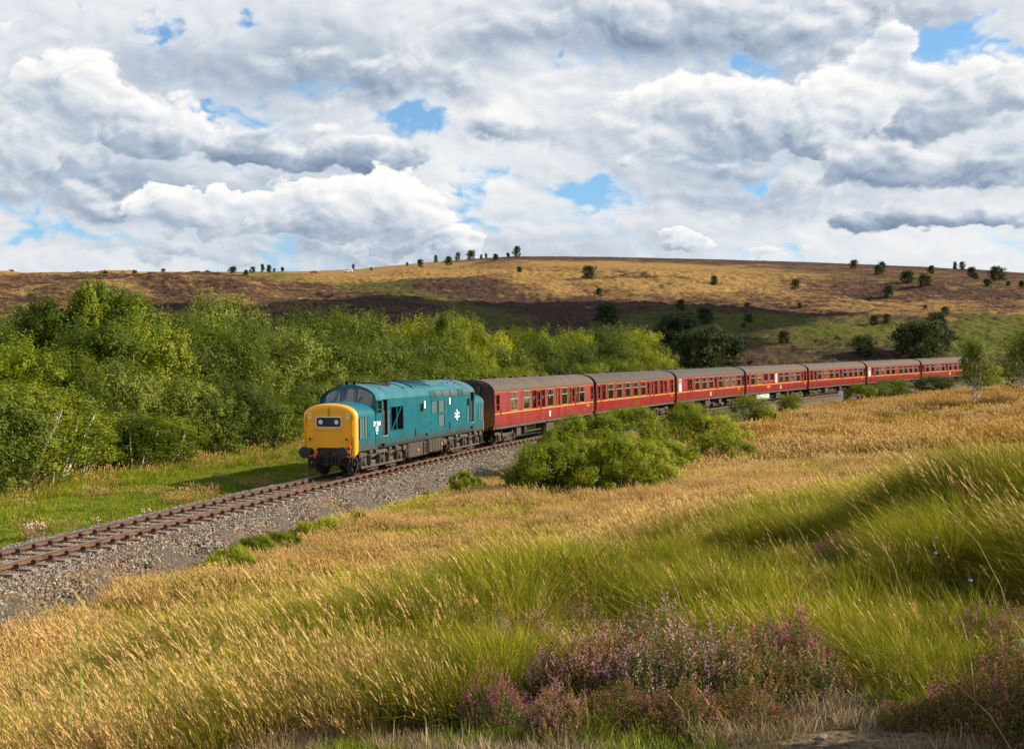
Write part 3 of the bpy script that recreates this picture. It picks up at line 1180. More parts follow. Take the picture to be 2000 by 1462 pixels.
def bogie_loco():
    """six wheeled locomotive bogie with side frames, coil springs and brake gear; origin at rail level"""
    root = MB()
    root.box(-2.55, 2.55, -.55, .55, .55, .85)
    root.box(-.3, .3, -1.0, 1.0, .60, .95)
    root.box(-2.75, -2.55, -1.05, 1.05, .62, .84)
    root.box(2.55, 2.75, -1.05, 1.05, .62, .84)
    rm = root.mesh('bogie', M_under, bevel=.02)
    fr = MB()
    y = -1.08
    # frame: top member cranked over the axleboxes, lower equalising beam
    prof = [(-2.75, .72), (-2.5, .88), (-1.55, .92), (-1.2, .80), (-.9, .80), (-.5, .92), (.5, .92), (.9, .80), (1.2, .80), (1.55, .92), (2.5, .88), (2.75, .72)]
    for a, b in zip(prof[:-1], prof[1:]):
        fr.bar((a[0], y, a[1]), (b[0], y, b[1]), .13, .16)
    for ax in (-2.05, 0, 2.05):
        for d in (-.28, .28):
            fr.bar((ax + d, y, .86), (ax + d * .8, y, .38), .12, .09)
        fr.box(ax - .30, ax + .30, y - .10, y + .06, .30, .42)
    for a, b in ((-1.75, -.30), (.30, 1.75)):
        fr.bar((a, y - .06, .36), (b, y - .06, .36), .06, .13)
        fr.bar((a + .25, y - .02, .40), (a + .25, y - .02, .80), .05, .10)
        fr.bar((b - .25, y - .02, .40), (b - .25, y - .02, .80), .05, .10)
        fr.box((a + b) / 2 - .26, (a + b) / 2 + .26, y - .07, y + .07, .44, .60)
    fr.bar((-2.7, y, .30), (-2.35, y, .62), .05, .06)
    fr.bar((2.7, y, .30), (2.35, y, .62), .05, .06)
    # sand boxes and brake cylinders
    for sx in (-1, 1):
        fr.box(sx * 2.50 - .20, sx * 2.50 + .20, y - .16, y + .05, .78, 1.02)
        fr.lathe((sx * 1.30, y - .10, 1.00), (sx, 0, 0), [(0, .10), (.34, .10), (.36, .05)], 12)
        fr.lathe((sx * .62, y - .10, .98), (sx, 0, 0), [(0, .07), (.30, .07)], 10)
        fr.tube([(sx * 2.6, y - .05, .80), (sx * 2.75, y - .08, .45), (sx * 2.72, y + .02, .14)], .025, 6)
        fr.bar((sx * 1.62, y - .03, .20), (sx * .45, y - .03, .22), .04, .05)
        fr.bar((sx * 1.15, y - .03, .20), (sx * 1.22, y - .03, .64), .05, .07)
    fm = fr.mesh('side_frame', M_underbrown, bevel=.012)
    sp = MB()
    for d in (-.52, .52):
        coil(sp, (d, 0, .40), .085, .46, 5, .024)
    spm = sp.mesh('spring', M_under, smooth=60)
    ab = MB()
    ab.lathe((0, 0, 0), (0, -1, 0), [(0, .20), (.10, .20), (.13, .15), (.17, .15), (.19, .07)], 14)
    abm = ab.mesh('axlebox', M_under, smooth=35)
    wm = wheel_mesh('wheel', .57)
    return rm, fm, spm, abm, wm


def add_loco_bogie(parent, x, meshes):
    rm, fm, spm, abm, wm = meshes
    b = new_obj('bogie', rm, parent, (x, 0, 0))
    for sy in (1, -1):
        rz = 0 if sy > 0 else math.pi
        new_obj('side_frame', fm, b, (0, 0, 0), (0, 0, rz))
        for ax in (-2.05, 0, 2.05):
            new_obj('wheel', wm, b, (ax, -.745 * sy, .57), (0, 0, rz))
            new_obj('axlebox', abm, b, (ax, -1.06 * sy, .57), (0, 0, rz))
            new_obj('spring', spm, b, (ax, -1.20 * sy, 0), (0, 0, rz))
    return b


def bogie_coach():
    root = MB()
    root.box(-1.75, 1.75, -.5, .5, .50, .72)
    root.box(-.35, .35, -1.0, 1.0, .38, .62)
    rm = root.mesh('bogie', M_under, bevel=.02)
    fr = MB()
    y = -.98
    prof = [(-1.85, .66), (-1.30, .70), (-.75, .56), (.75, .56), (1.30, .70), (1.85, .66)]
    for a, b in zip(prof[:-1], prof[1:]):
        fr.bar((a[0], y, a[1]), (b[0], y, b[1]), .10, .15)
    for ax in (-1.295, 1.295):
        fr.box(ax - .17, ax + .17, y - .12, y + .05, .30, .62)
        fr.bar((ax - .32, y, .66), (ax - .24, y, .30), .08, .06)
        fr.bar((ax + .32, y, .66), (ax + .24, y, .30), .08, .06)
        fr.lathe((ax, y - .12, .455), (0, -1, 0), [(0, .12), (.05, .11), (.06, .04)], 12)
    fr.box(-.62, .62, y - .14, y + .02, .20, .30)
    fr.bar((-.45, y - .02, .24), (-.35, y - .02, .60), .06, .07)
    fr.bar((.45, y - .02, .24), (.35, y - .02, .60), .06, .07)
    for k in range(5):
        fr.box(-.62 + .09 * k, .62 - .09 * k, y - .20, y - .05, .30 + .030 * k, .325 + .030 * k)
    # step boards and dampers
    fr.box(1.55, 2.05, y - .22, y - .02, .52, .555)
    fr.bar((.55, y - .08, .35), (.95, y - .08, .78), .07, .07)
    fr.bar((-.55, y - .08, .35), (-.95, y - .08, .78), .07, .07)
    fr.bar((-1.6, y - .02, .25), (1.6, y - .02, .25), .035, .045)
    fm = fr.mesh('side_frame', M_underbrown, bevel=.01)
    return rm, fm, wheel_mesh('wheel', .457)


def add_coach_bogie(parent, x, meshes):
    rm, fm, wm = meshes
    b = new_obj('bogie', rm, parent, (x, 0, 0))
    for sy in (1, -1):
        rz = 0 if sy > 0 else math.pi
        new_obj('side_frame', fm, b, (0, 0, 0), (0, 0, rz))
        for ax in (-1.295, 1.295):
            new_obj('wheel', wm, b, (ax, -.745 * sy, .457), (0, 0, rz))
    return b


def buffer_mesh(r, length, oval=False):
    mb = MB()
    mb.lathe((0, 0, 0), (-1, 0, 0), [(0, .17), (.03, .17), (.05, .12), (length * .62, .115), (length * .64, .085), (length - .05, .08), (length - .04, r * .92), (length - .02, r), (length, r * .985), (length + .012, r * .6), (length + .016, 0.01)], 28)
    return mb.mesh('buffer', M_rubber, smooth=30)


def place_vehicle(root, s0, L, inset):
    """seat a rigid vehicle on the curved line, local x runs up the line, local -y looks to the camera"""
    a = Vector(track(s0 + inset))
    b = Vector(track(s0 + L - inset))
    d = (b - a).normalized()
    o = a - d * inset
    root.location = o
    root.rotation_euler = (0, -math.asin(d.z), math.atan2(d.y, d.x))
    return root


def text_mesh(body, size, mat, extrude=.003, bold=0.0):
    cu = bpy.data.curves.new('lettering', 'FONT')
    cu.body = body
    cu.size = size
    cu.extrude = extrude
    cu.offset = bold
    cu.align_x = 'CENTER'
    cu.align_y = 'CENTER'
    cu.materials.append(mat)
    cu.resolution_u = 3
    tmp = bpy.data.objects.new('lettering_tmp', cu)
    COL.objects.link(tmp)
    dg = bpy.context.evaluated_depsgraph_get()
    me = bpy.data.meshes.new_from_object(tmp.evaluated_get(dg))
    bpy.data.objects.remove(tmp)
    return me


# ------------------------------------------------------------------ diesel locomotive
def build_loco():
    root = link(bpy.data.objects.new('diesel_locomotive', None))
    tag(root, 'teal blue diesel locomotive with yellow nose hauling the maroon carriages', 'locomotive')
    L = 17.4
    HW = 1.35
    CAB = 1.95
    # roof section above the cantrail
    arc = [(1.35, 3.24), (1.335, 3.33), (1.27, 3.46), (1.12, 3.60), (.88, 3.735), (.58, 3.84), (.28, 3.905), (0, 3.93)]
    full = arc + [(-a, b) for a, b in arc[-2::-1]]

    def lat_of(z):
        return float(np.interp(z, [1.09, 1.25, 1.45, 3.24], [1.27, 1.335, HW, HW]))
    HS = [(2.08, 2.56, 2.68, 3.20), (2.70, 3.26, 1.63, 3.239), (3.65, 5.10, 1.80, 2.87), (7.29, 7.68, 2.52, 2.89), (8.89, 9.66, 2.38, 2.95),
          (9.86, 10.68, 2.38, 2.95), (9.86, 10.68, 1.68, 2.24), (14.17, 14.58, 2.54, 2.91), (14.20, 14.58, 1.62, 2.46), (14.80, 15.32, 1.63, 3.239), (15.42, 15.50 + .02, 2.70, 3.18),
          (2.40, 2.90, 1.14, 1.28), (8.05, 8.30, 1.30, 1.42), (14.75, 15.15, 1.28, 1.40), (6.62, 6.74, 1.36, 1.72), (11.42, 11.54, 1.44, 1.80)]
    cols = np.linspace(CAB, L - CAB, 14)
    rows = [1.09, 1.25, 1.45, 1.8, 2.4, 3.24]
    body = MB()
    for sg in (-1, 1):
        side_grid(body, cols, rows, HS, lat_of, sg)
    body.add([(CAB, -1.27, 1.09), (L - CAB, -1.27, 1.09), (L - CAB, 1.27, 1.09), (CAB, 1.27, 1.09)], [(0, 1, 2, 3)])
    body.obj('body', M_teal, root, smooth=30)
    # roof: lofted, leaning windscreen at both ends
    rf = MB()
    xs = [CAB + .28, 3.3, 5.0, 8.0, 11, 14, L - 3.3, L - CAB - .28]
    lift = .03
    secs = []
    for x in xs:
        secs.append([(x + ((.30 * (1 - min(1, (b - 3.24) / .69)) * (-1 if x < 5 else 1)) if x in (xs[0], xs[-1]) else 0), a, b) for a, b in full])
    rf.loft(secs)
    # translucent looking roof edge rib, and end seams
    ro = rf.obj('roof', M_tealroof, root, smooth=35)
    # cantrail bead
    cb = MB()
    for sg in (-1, 1):
        cb.bar((3.3, sg * 1.357, 3.235), (9.0, sg * 1.357, 3.235), .02, .05)
    cb.obj('cantrail_bead', M_tealroof, root)

    # cab fronts with three windscreens each
    for end in (0, 1):
        def X(v):
            return v if end == 0 else L - v
        # outline of the cab front above the bonnet; windows as openings in a grid of polar bands
        def front_x(y_, z_):
            # leans back with height, slightly bowed in plan
            return CAB - .02 + .28 * max(0, (z_ - 3.0)) / .9 + .10 * (y_ / 1.35) ** 2
        ys = np.linspace(-1.35, 1.35, 55)

        def top(y_):
            yy = abs(y_)
            return float(np.interp(yy, [0, .28, .58, .88, 1.12, 1.27, 1.335, 1.35], [3.93, 3.905, 3.84, 3.735, 3.60, 3.46, 3.33, 3.24]))

        def win(y_, z_):
            a_ = abs(y_)
            t_ = top(y_) - .10
            if a_ < .33:
                return 3.14 < z_ < min(t_, 3.74)
            if .42 < a_ < 1.17:
                lo = float(np.interp(a_, [.42, .9, 1.1, 1.17], [3.10, 2.98, 2.99, 3.10]))
                return lo < z_ < min(t_ - .02, 3.72)
            return False
        fr = MB()
        gl = [MB(), MB(), MB()]
        nz = 30
        zb = 1.3
        V = {}
        for i, y_ in enumerate(ys):
            tz = top(y_)
            for j in range(nz + 1):
                z_ = 2.55 + (tz - 2.55) * j / nz
                V[i, j] = (y_, z_)
        vs, fs = [], []
        id_ = {}
        for k_, (y_, z_) in V.items():
            id_[k_] = len(vs)
            vs.append((X(front_x(y_, z_)), y_, z_))
        fw = []
        for i in range(len(ys) - 1):
            for j in range(nz):
                yc = (V[i, j][0] + V[i + 1, j + 1][0]) / 2
                zc = (V[i, j][1] + V[i + 1, j + 1][1] + V[i, j + 1][1] + V[i + 1, j][1]) / 4
                q = (id_[i, j], id_[i + 1, j], id_[i + 1, j + 1], id_[i, j + 1])
                if win(yc, zc):
                    k = 0 if yc < -.38 else (1 if yc < .38 else 2)
                    gl[k].add([(vs[p][0] + (.02 if end == 0 else -.02), vs[p][1], vs[p][2]) for p in q], [(0, 1, 2, 3)])
                else:
                    fs.append(q)
        fr.add(vs, fs)
        # cheeks joining front to body side
        fr.add([(X(front_x(1.35, 3.24)), -1.35, 3.24), (X(CAB), -1.35, 3.24), (X(CAB), -1.35, 2.55), (X(front_x(1.35, 2.55)), -1.35, 2.55)], [(0, 1, 2, 3)])
        cf = fr.obj('cab_front', M_teal, root, weld=True, smooth=25)
        for k in range(3):
            w_ = gl[k].obj('windscreen', M_screen, root, weld=True, smooth=60)
            if k != 1:
                wp = MB()
                yy = -.62 if k == 0 else .62
                wp.tube([(X(front_x(yy, 3.0) - .03), yy + .30, 3.00), (X(front_x(yy, 3.4) - .03), yy - .02, 3.40)], .012, 5)
                wp.obj('wiper', M_rubber, w_)
        # horns
        for yy in (-.16, .20):
            h = MB()
            h.lathe((X(CAB + .62), yy, 3.985), ((-1 if end == 0 else 1), 0, 0), [(0, .03), (.16, .035), (.24, .075), (.27, .085), (.262, .07), (.16, .02)], 14)
            h.obj('horn', M_black, root, smooth=40)
            h = MB()
            h.box(X(CAB + .52) - .06, X(CAB + .52) + .06, yy - .03, yy + .03, 3.90, 3.97)
            h.obj('horn_bracket', M_tealroof, root)

        # the nose: bonnet with rounded front corners
        def nose_sec(s_, ins):
            w = 1.27 + .06 * min(1, s_ / 2.0) - ins
            r = ins
            t = .05 * min(1, s_ / 2.0)
            pts = [(w, 1.09), (w, 1.3), (w, 2.58 - r * .3)]
            for k in range(1, 9):
                u = k / 8
                # shallow arched top with a rounded shoulder
                yy = w * math.cos(u * math.pi / 2) ** .86
                zz = 2.58 - r * .3 + (.565 - r * .65 + t) * math.sin(u * math.pi / 2) ** .92
                pts.append((yy, zz))
            return pts + [(-a, b) for a, b in pts[-2::-1]]
        R = .20
        st = [R * (1 - math.cos(math.pi / 2 * q)) for q in (0, .25, .45, .65, .82, 1.0)]
        ins = [R - math.sqrt(max(0, R * R - (R - a) ** 2)) for a in st]
        yl = MB()
        secs = [[(X(a), p[0], p[1]) for p in nose_sec(a, b)] for a, b in zip(st, ins)]
        yl.loft(secs)
        # front face in strips with the cut-out for the drawgear
        face = nose_sec(0, R)
        hwf = face[0][0]

        def ftop(y_):
            yy = sorted([(abs(p[0]), p[1]) for p in face[2:len(face) // 2 + 1]])
            return float(np.interp(abs(y_), [q[0] for q in yy], [q[1] for q in yy]))

        def fbot(y_):
            a_ = abs(y_)
            return float(np.interp(a_, [0, .52, .62, .68, .80, .95, 1.05, 1.27], [1.26, 1.26, 1.16, .98, .88, .86, .86, .90]))
        fy = sorted(set(list(np.linspace(-hwf, hwf, 33)) + [s * v for v in (.52, .62, .68, .80, .95) for s in (-1, 1)]))
        fvs, ffs = [], []
        for y_ in fy:
            fvs += [(X(0), y_, fbot(y_)), (X(0), y_, 1.3), (X(0), y_, 2.0), (X(0), y_, ftop(y_))]
        for i in range(len(fy) - 1):
            for j in range(3):
                ffs.append((i * 4 + j, i * 4 + 4 + j, i * 4 + 5 + j, i * 4 + 1 + j))
        yl.add(fvs, ffs)
        # lower skirt corners
        for sg in (-1, 1):
            pts = [(X(a), sg * (1.27 - b), 1.09) for a, b in zip(st, ins)]
            low = [(X(min(a + .0, .2)), sg * (1.27 - b), .88 + .17 * (a / R)) for a, b in zip(st, ins)]
            yl.loft([low, pts])
        nf = yl.obj('nose_front', M_yellow, root, weld=True, smooth=32)
        # teal part of the nose
        tl = MB()
        secs = [[(X(a), p[0], p[1]) for p in nose_sec(a, 0)] for a in (R, .8, 1.4, CAB + .18)]
        tl.loft(secs)
        for sg in (-1, 1):
            tl.add([(X(R), sg * 1.27, 1.09), (X(CAB), sg * 1.27, 1.09), (X(CAB), sg * 1.2, 1.04), (X(R), sg * 1.2, 1.04)], [(0, 1, 2, 3)])
        tl.obj('bonnet', M_teal, root, weld=True, smooth=32)
        # side grilles of the nose
        for sg in (-1, 1):
            gx = [(.42, .66), (.70, .94), (.99, 1.02), (1.06, 1.20), (1.24, 1.38)]
            g_ = MB()
            y0 = sg * 1.29
            for a_, b_ in ((.30, .80), (.86, 1.36)):
                g_.box(X(a_) if end == 0 else X(b_), X(b_) if end == 0 else X(a_), min(y0, y0 + sg * .012), max(y0, y0 + sg * .012), 1.62, 2.50)
            go = g_.obj('nose_grille', M_grille, root)
            f_ = MB()
            for a_, b_ in ((.30, .80), (.86, 1.36)):
                for q in range(3):
                    xx = X(a_ + (b_ - a_) * q / 2)
                    f_.box(xx - .012, xx + .012, min(y0, y0 + sg * .03), max(y0, y0 + sg * .03), 1.60, 2.52)
                for q in range(11):
                    zz = 1.62 + .088 * q
                    f_.box(min(X(a_), X(b_)), max(X(a_), X(b_)), min(y0 + sg * .013, y0 + sg * .022), max(y0 + sg * .013, y0 + sg * .022), zz - .006, zz + .006)
            f_.obj('grille_slat', M_tealroof, go)
        # headcode panel
        e = -1 if end == 0 else 1
        hp = MB()
        px = X(0)

        def fbox(mb, y0, y1, z0, z1, t0, t1):
            xa, xb = sorted((px + e * t0, px + e * t1))
            mb.box(xa, xb, y0, y1, z0, z1)

        def plate(y0, y1, z0, z1, t, r=.07):
            mb = MB()
            pts = []
            for cy_, cz_, a0 in ((y1 - r, z1 - r, 0), (y0 + r, z1 - r, 90), (y0 + r, z0 + r, 180), (y1 - r, z0 + r, 270)):
                for q in range(5):
                    an = rad(a0 + q * 22.5)
                    pts.append((cy_ + r * math.cos(an), cz_ + r * math.sin(an)))
            n = len(pts)
            mb.add([(px, a, b) for a, b in pts] + [(px + e * t, a, b) for a, b in pts], [tuple(range(n)), tuple(range(n, 2 * n))] + [(i, (i + 1) % n, n + (i + 1) % n, n + i) for i in range(n)])
            return mb
        fr_ = plate(-.60, .60, 2.125, 2.595, .022, .10).obj('headcode_frame', M_white, root)
        pn = plate(-.565, .565, 2.16, 2.56, .032, .07).obj('headcode_panel', M_rubber, root)
        for yy in (-.37, .37):
            mb = MB()
            mb.lathe((px + e * .030, yy, 2.36), (e, 0, 0), [(0, .10), (.012, .10), (.020, .06), (.022, .01)], 24)
            mb.obj('marker_lamp', M_lamp, pn, smooth=50)
        mb = MB()
        fbox(mb, -.63, .63, 2.02, 2.045, .0, .045)
        fbox(mb, -.63, -.60, 2.02, 2.60, 0, .02)
        fbox(mb, .60, .63, 2.02, 2.60, 0, .02)
        mb.obj('headcode_surround', M_yellow, root)
        # tail lamps in round housings on square plates
        for yy in (-.86, .86):
            mb = MB()
            fbox(mb, yy - .11, yy + .11, 1.52, 1.76, 0, .02)
            mb.lathe((px + e * .02, yy, 1.64), (e, 0, 0), [(0, .105), (.05, .10), (.055, .075)], 18)
            tlp = mb.obj('tail_lamp', M_yellow, root, smooth=35)
            mb = MB()
            mb.lathe((px + e * .07, yy, 1.64), (e, 0, 0), [(0, .068), (.012, .05), (.016, .01)], 14)
            mb.obj('lens', simple_mat('dark_red_lens', (.06, .008, .006), rough=.15), tlp)
        # small fittings: lamp iron, notices, grab rails
        mb = MB()
        fbox(mb, -.10, .10, 2.80, 2.815, 0, .03)
        fbox(mb, -.045, -.02, 2.82, 2.97, 0, .035)
        fbox(mb, -.02, .05, 2.86, 2.88, 0, .03)
        mb.obj('lamp_iron', M_yellow, root)
        for yy in (-.88, .90):
            mb = MB()
            fbox(mb, yy - .055, yy + .055, 2.52, 2.74, 0, .006)
            nt = mb.obj('warning_notice', M_white, root)
            mb = MB()
            fbox(mb, yy - .03, yy + .03, 2.64, 2.70, .006, .010)
            fbox(mb, yy - .008, yy + .012, 2.60, 2.64, .006, .010)
            mb.obj('warning_mark', M_redd, nt)
        for yy in (-1.14, 1.14):
            mb = MB()
            mb.tube([(px + e * -.08, yy, 2.40), (px + e * .06, yy, 2.38), (px + e * .06, yy, 1.75), (px + e * -.08, yy, 1.73)], .014, 6)
            mb.obj('grab_rail', M_yellow, root)
        mb = MB()
        fbox(mb, -1.05, -.98, 1.50, 1.78, 0, .025)
        mb.obj('side_bracket', M_yellow, root)
        mb = MB()
        fbox(mb, .98, 1.05, 1.50, 1.66, 0, .025)
        mb.obj('side_bracket', M_yellow, root)
        # buffer beam area
        bb = MB()
        xa, xb = sorted((X(.05), X(.45)))
        bb.box(xa, xb, -1.1, 1.1, .80, 1.24)
        bb.obj('buffer_beam', M_black, root, bevel=.01)
        bm_ = buffer_mesh(.255, .60)
        for yy in (-.87, .87):
            b_ = new_obj('buffer', bm_, root, (X(.02), yy, 1.09), (0, 0, 0 if end == 0 else math.pi))
            b_.scale = (1, 1.06, .98)
        # hook, screw coupling, pipes
        cp = MB()
        cp.bar((px + e * -.1, 0, 1.04), (px + e * .28, 0, 1.04), .07, .10)
        cp.tube([(px + e * .26, 0, 1.00), (px + e * .36, 0, 1.04), (px + e * .36, 0, 1.12), (px + e * .30, 0, 1.15)], .035, 8)
        for yy in (-.06, .06):
            cp.tube([(px + e * .28, yy, 1.02), (px + e * .33, yy, .80), (px + e * .30, yy, .55)], .022, 6)
        cp.tube([(px + e * .30, -.06, .55), (px + e * .30, 0, .50), (px + e * .30, .06, .55)], .028, 6)
        cp.obj('screw_coupling', M_under, root, smooth=50)
        hs = [(-.28, .98, 1.0), (.28, 1.02, .9), (-.45, .92, .85), (.46, .95, .95), (-.62, .88, .6)]
        for yy, zz, ln in hs:
            mb = MB()
            mb.tube([(px + e * .02, yy, zz), (px + e * .20, yy, zz + .02), (px + e * .27, yy + .04, zz - .22 * ln), (px + e * .20, yy + .13, zz - .45 * ln), (px + e * .10, yy + .20, zz - .36 * ln)], .032, 8)
            h_ = mb.obj('brake_hose', M_rubber, root, smooth=60)
            mb = MB()
            mb.box(min(px, px + e * .12), max(px, px + e * .12), yy - .035, yy + .035, zz - .035, zz + .06)
            mb.obj('cock', M_redd if yy > 0 else M_orange, h_)
        mb = MB()
        fbox(mb, -1.05, -.86, 1.24, 1.34, 0, .09)
        fbox(mb, -1.02, -.95, 1.00, 1.24, 0, .07)
        mb.obj('multiple_working_socket', M_orange, root, bevel=.01)
        mb = MB()
        mb.tube([(px + e * .05, .55, 1.12), (px + e * .12, .60, .98), (px + e * .13, .60, .84)], .09, 8)
        mb.obj('jumper_cable', M_orange, root, smooth=60)
        mb = MB()
        for pp, rr_ in (([(px + e * .02, -1.0, .90), (px + e * .18, -1.02, .62), (px + e * .16, -.90, .40), (px + e * .04, -.72, .46)], .022),
                        ([(px + e * .02, -1.1, .88), (px + e * .12, -1.12, .52), (px + e * .06, -1.05, .30)], .018),
                        ([(px + e * .02, 1.0, .84), (px + e * .14, .92, .60), (px + e * .10, .72, .34), (px + e * .08, .70, .16)], .020)):
            MB().tube(pp, rr_, 6).obj('air_pipe', M_rubber, root, smooth=60)
        # guard irons
        mb = MB()
        for yy in (-.76, .76):
            mb.bar((X(.48), yy, .85), (X(.34), yy, .12), .05, .10)
        mb.box(min(X(.5), X(.62)), max(X(.5), X(.62)), -.95, .95, .45, .80)
        mb.obj('guard_iron', M_black, root)

    # recesses, panes and grilles in the sides
    for sg in (-1, 1):
        yo = sg * HW

        def sb(mb, x0, x1, z0, z1, d0, d1):
            """box on the body side: d measured outwards from the skin"""
            a_, b_ = sorted((yo + sg * d0, yo + sg * d1))
            mb.box(x0, x1, a_, b_, z0, z1)

        def well(mb, x0, x1, z0, z1, depth):
            a_ = yo
            b_ = yo - sg * depth
            mb.add([(x0, a_, z0), (x1, a_, z0), (x1, a_, z1), (x0, a_, z1), (x0, b_, z0), (x1, b_, z0), (x1, b_, z1), (x0, b_, z1)],
                   [(4, 5, 6, 7), (0, 1, 5, 4), (1, 2, 6, 5), (2, 3, 7, 6), (3, 0, 4, 7)])
        # doors set into deep recesses
        for x0, x1, hx in ((2.70, 3.26, 2.78), (14.80, 15.32, 15.22)):
            mb = MB()
            well(mb, x0, x1, 1.63, 3.239, .16)
            d_ = mb.obj('cab_door', M_black, root)
            mb = MB()
            sb(mb, x0, x1, 1.60, 1.63, -.12, .02)
            mb.obj('door_sill', M_alu, d_)
            for hx_ in (x0 + .015, x1 - .015):
                mb = MB()
                mb.tube([(hx_, yo + sg * .05, 1.7), (hx_, yo + sg * .05, 2.75)], .014, 6)
                mb.tube([(hx_, yo, 1.72), (hx_, yo + sg * .05, 1.72)], .012, 5)
                mb.tube([(hx_, yo, 2.72), (hx_, yo + sg * .05, 2.72)], .012, 5)
                mb.obj('hand_rail', M_alu, d_, smooth=60)
            if x0 < 5:
                mb = MB()
                sb(mb, x0 + .02, x0 + .16, 1.66, 3.18, -.15, -.08)
                mb.obj('door_edge', M_teal, d_)
        # cab side windows
        for x0, x1 in ((2.08, 2.56), (15.42, 15.52)):
            mb = MB()
            well(mb, x0, x1, 2.68 if x0 < 5 else 2.70, 3.20 if x0 < 5 else 3.18, .5)
            w_ = mb.obj('cab_window', M_inside, root)
            mb = MB()
            sb(mb, x0, x1, 2.68, 3.20, -.03, -.02)
            mb.obj('pane', M_screen, w_)
            if x0 < 5:
                mb = MB()
                frame_ring(mb, x0, x1, 2.68, 3.20, yo, .03, .02 * (-sg) * -1 if sg > 0 else .02)
                sb(mb, x0, x1, 2.80, 2.83, -.02, .01)
                mb.obj('frame', M_teal, w_)
        # rear cab corner window, outer face mounted on the last bay
        mb = MB()
        sb(mb, 15.5 - .34 + .0, 15.46, 2.70, 3.18, .002, .012)
        # engine room opening with a diagonal brace
        mb = MB()
        well(mb, 3.65, 5.10, 1.80, 2.87, .7)
        w_ = mb.obj('engine_room_opening', M_black, root)
        mb = MB()
        for xx in (4.40,):
            sb(mb, xx - .03, xx + .03, 1.80, 2.87, -.06, -.01)
        a_ = Vector((3.86, yo - sg * .04, 1.84))
        b_ = Vector((4.98, yo - sg * .04, 2.85))
        mb.bar(a_, b_, .05, .05)
        mb.obj('brace', M_teal, w_)
        mb = MB()
        for z_ in (1.77, 2.87):
            sb(mb, 3.60, 5.15, z_, z_ + .03, -.01, .02)
        sb(mb, 3.60, 3.65, 1.80, 2.87, -.01, .02)
        sb(mb, 5.10, 5.15, 1.80, 2.87, -.01, .02)
        mb.obj('frame', M_teal, w_)
        # small windows
        for x0, x1, z0, z1 in ((7.29, 7.68, 2.52, 2.89), (14.17, 14.58, 2.54, 2.91)):
            mb = MB()
            well(mb, x0, x1, z0, z1, .08)
            w_ = mb.obj('small_window', M_inside, root)
            mb = MB()
            sb(mb, x0, x1, z0, z1, -.03, -.02)
            mb.obj('pane', M_screen, w_)
            mb = MB()
            sb(mb, x0 - .03, x1 + .03, z1, z1 + .03, 0, .015)
            sb(mb, x0 - .03, x1 + .03, z0 - .03, z0, 0, .015)
            sb(mb, x0 - .03, x0, z0, z1, 0, .015)
            sb(mb, x1, x1 + .03, z0, z1, 0, .015)
            mb.obj('frame', M_teal, w_)
        # body grilles
        for x0, x1, z0, z1 in ((8.89, 9.66, 2.38, 2.95), (9.86, 10.68, 2.38, 2.95), (9.86, 10.68, 1.68, 2.24), (14.20, 14.58, 1.62, 2.46)):
            mb = MB()
            sb(mb, x0, x1, z0, z1, -.03, -.015)
            g_ = mb.obj('side_grille', M_grille, root)
            mb = MB()
            k = int((z1 - z0) / .06)
            for q in range(1, k):
                zz = z0 + (z1 - z0) * q / k
                sb(mb, x0, x1, zz - .008, zz + .008, -.015, -.002)
            mb.obj('slat', M_tealroof, g_)
            mb = MB()
            sb(mb, x0 - .03, x1 + .03, z1, z1 + .03, 0, .018)
            sb(mb, x0 - .03, x1 + .03, z0 - .03, z0, 0, .018)
            sb(mb, x0 - .03, x0, z0, z1, 0, .018)
            sb(mb, x1, x1 + .03, z0, z1, 0, .018)
            mb.obj('frame', M_teal, g_)
        # foot holes in the skirt
        for x0, x1, z0, z1 in ((2.40, 2.90, 1.14, 1.28), (8.05, 8.30, 1.30, 1.42), (14.75, 15.15, 1.28, 1.40), (6.62, 6.74, 1.36, 1.72), (11.42, 11.54, 1.44, 1.80)):
            mb = MB()
            well(mb, x0, x1, z0, z1, .12)
            mb.obj('step_hole', M_black, root)
        # lamps and small marks
        for x0, x1, z0, z1 in ((7.86, 8.02, 2.64, 3.0), (11.40, 11.56, 2.70, 3.04)):
            mb = MB()
            sb(mb, x0, x1, z0, z1, .001, .014)
            mb.obj('white_marking', M_white, root, bevel=.005)
        for xx, zz in ((7.95, 2.28), (7.95, 1.72), (8.80, 1.90), (8.80, 1.56), (10.82, 1.62)):
            mb = MB()
            sb(mb, xx - .04, xx + .04, zz - .05, zz - .02, .001, .02)
            sb(mb, xx - .04, xx + .04, zz + .02, zz + .05, .001, .02)
            sb(mb, xx - .01, xx + .01, zz - .02, zz + .02, .001, .012)
            mb.obj('latch', M_black, root)
        for xx in (8.25, 8.72, 3.45, 11.35, 5.3):
            mb = MB()
            sb(mb, xx - .006, xx + .006, 1.45, 3.2, .0005, .006)
            mb.obj('panel_seam', M_tealroof, root)
        # grilles along the cantrail
        for x0, x1 in ((8.69, 9.24), (9.46, 10.30), (10.50, 11.44), (11.66, 12.60), (12.80, 13.36), (13.55, 14.50)):
            mb = MB()
            pts = [(1.362, 3.13), (1.362, 3.24), (1.345, 3.34), (1.285, 3.46)]
            mb.loft([[(x0, sg * a_, b_) for a_, b_ in pts], [(x1, sg * a_, b_) for a_, b_ in pts]])
            g_ = mb.obj('roof_grille', M_grille, root)
            mb = MB()
            for q in range(0, 8):
                xx = x0 + (x1 - x0) * q / 7
                for (a0, b0), (a1, b1) in zip(pts[:-1], pts[1:]):
                    mb.bar((xx, sg * (a0 + .006), b0), (xx, sg * (a1 + .006), b1), .018 if 0 < q < 7 else .05, .012, up=(0, 1, 0))
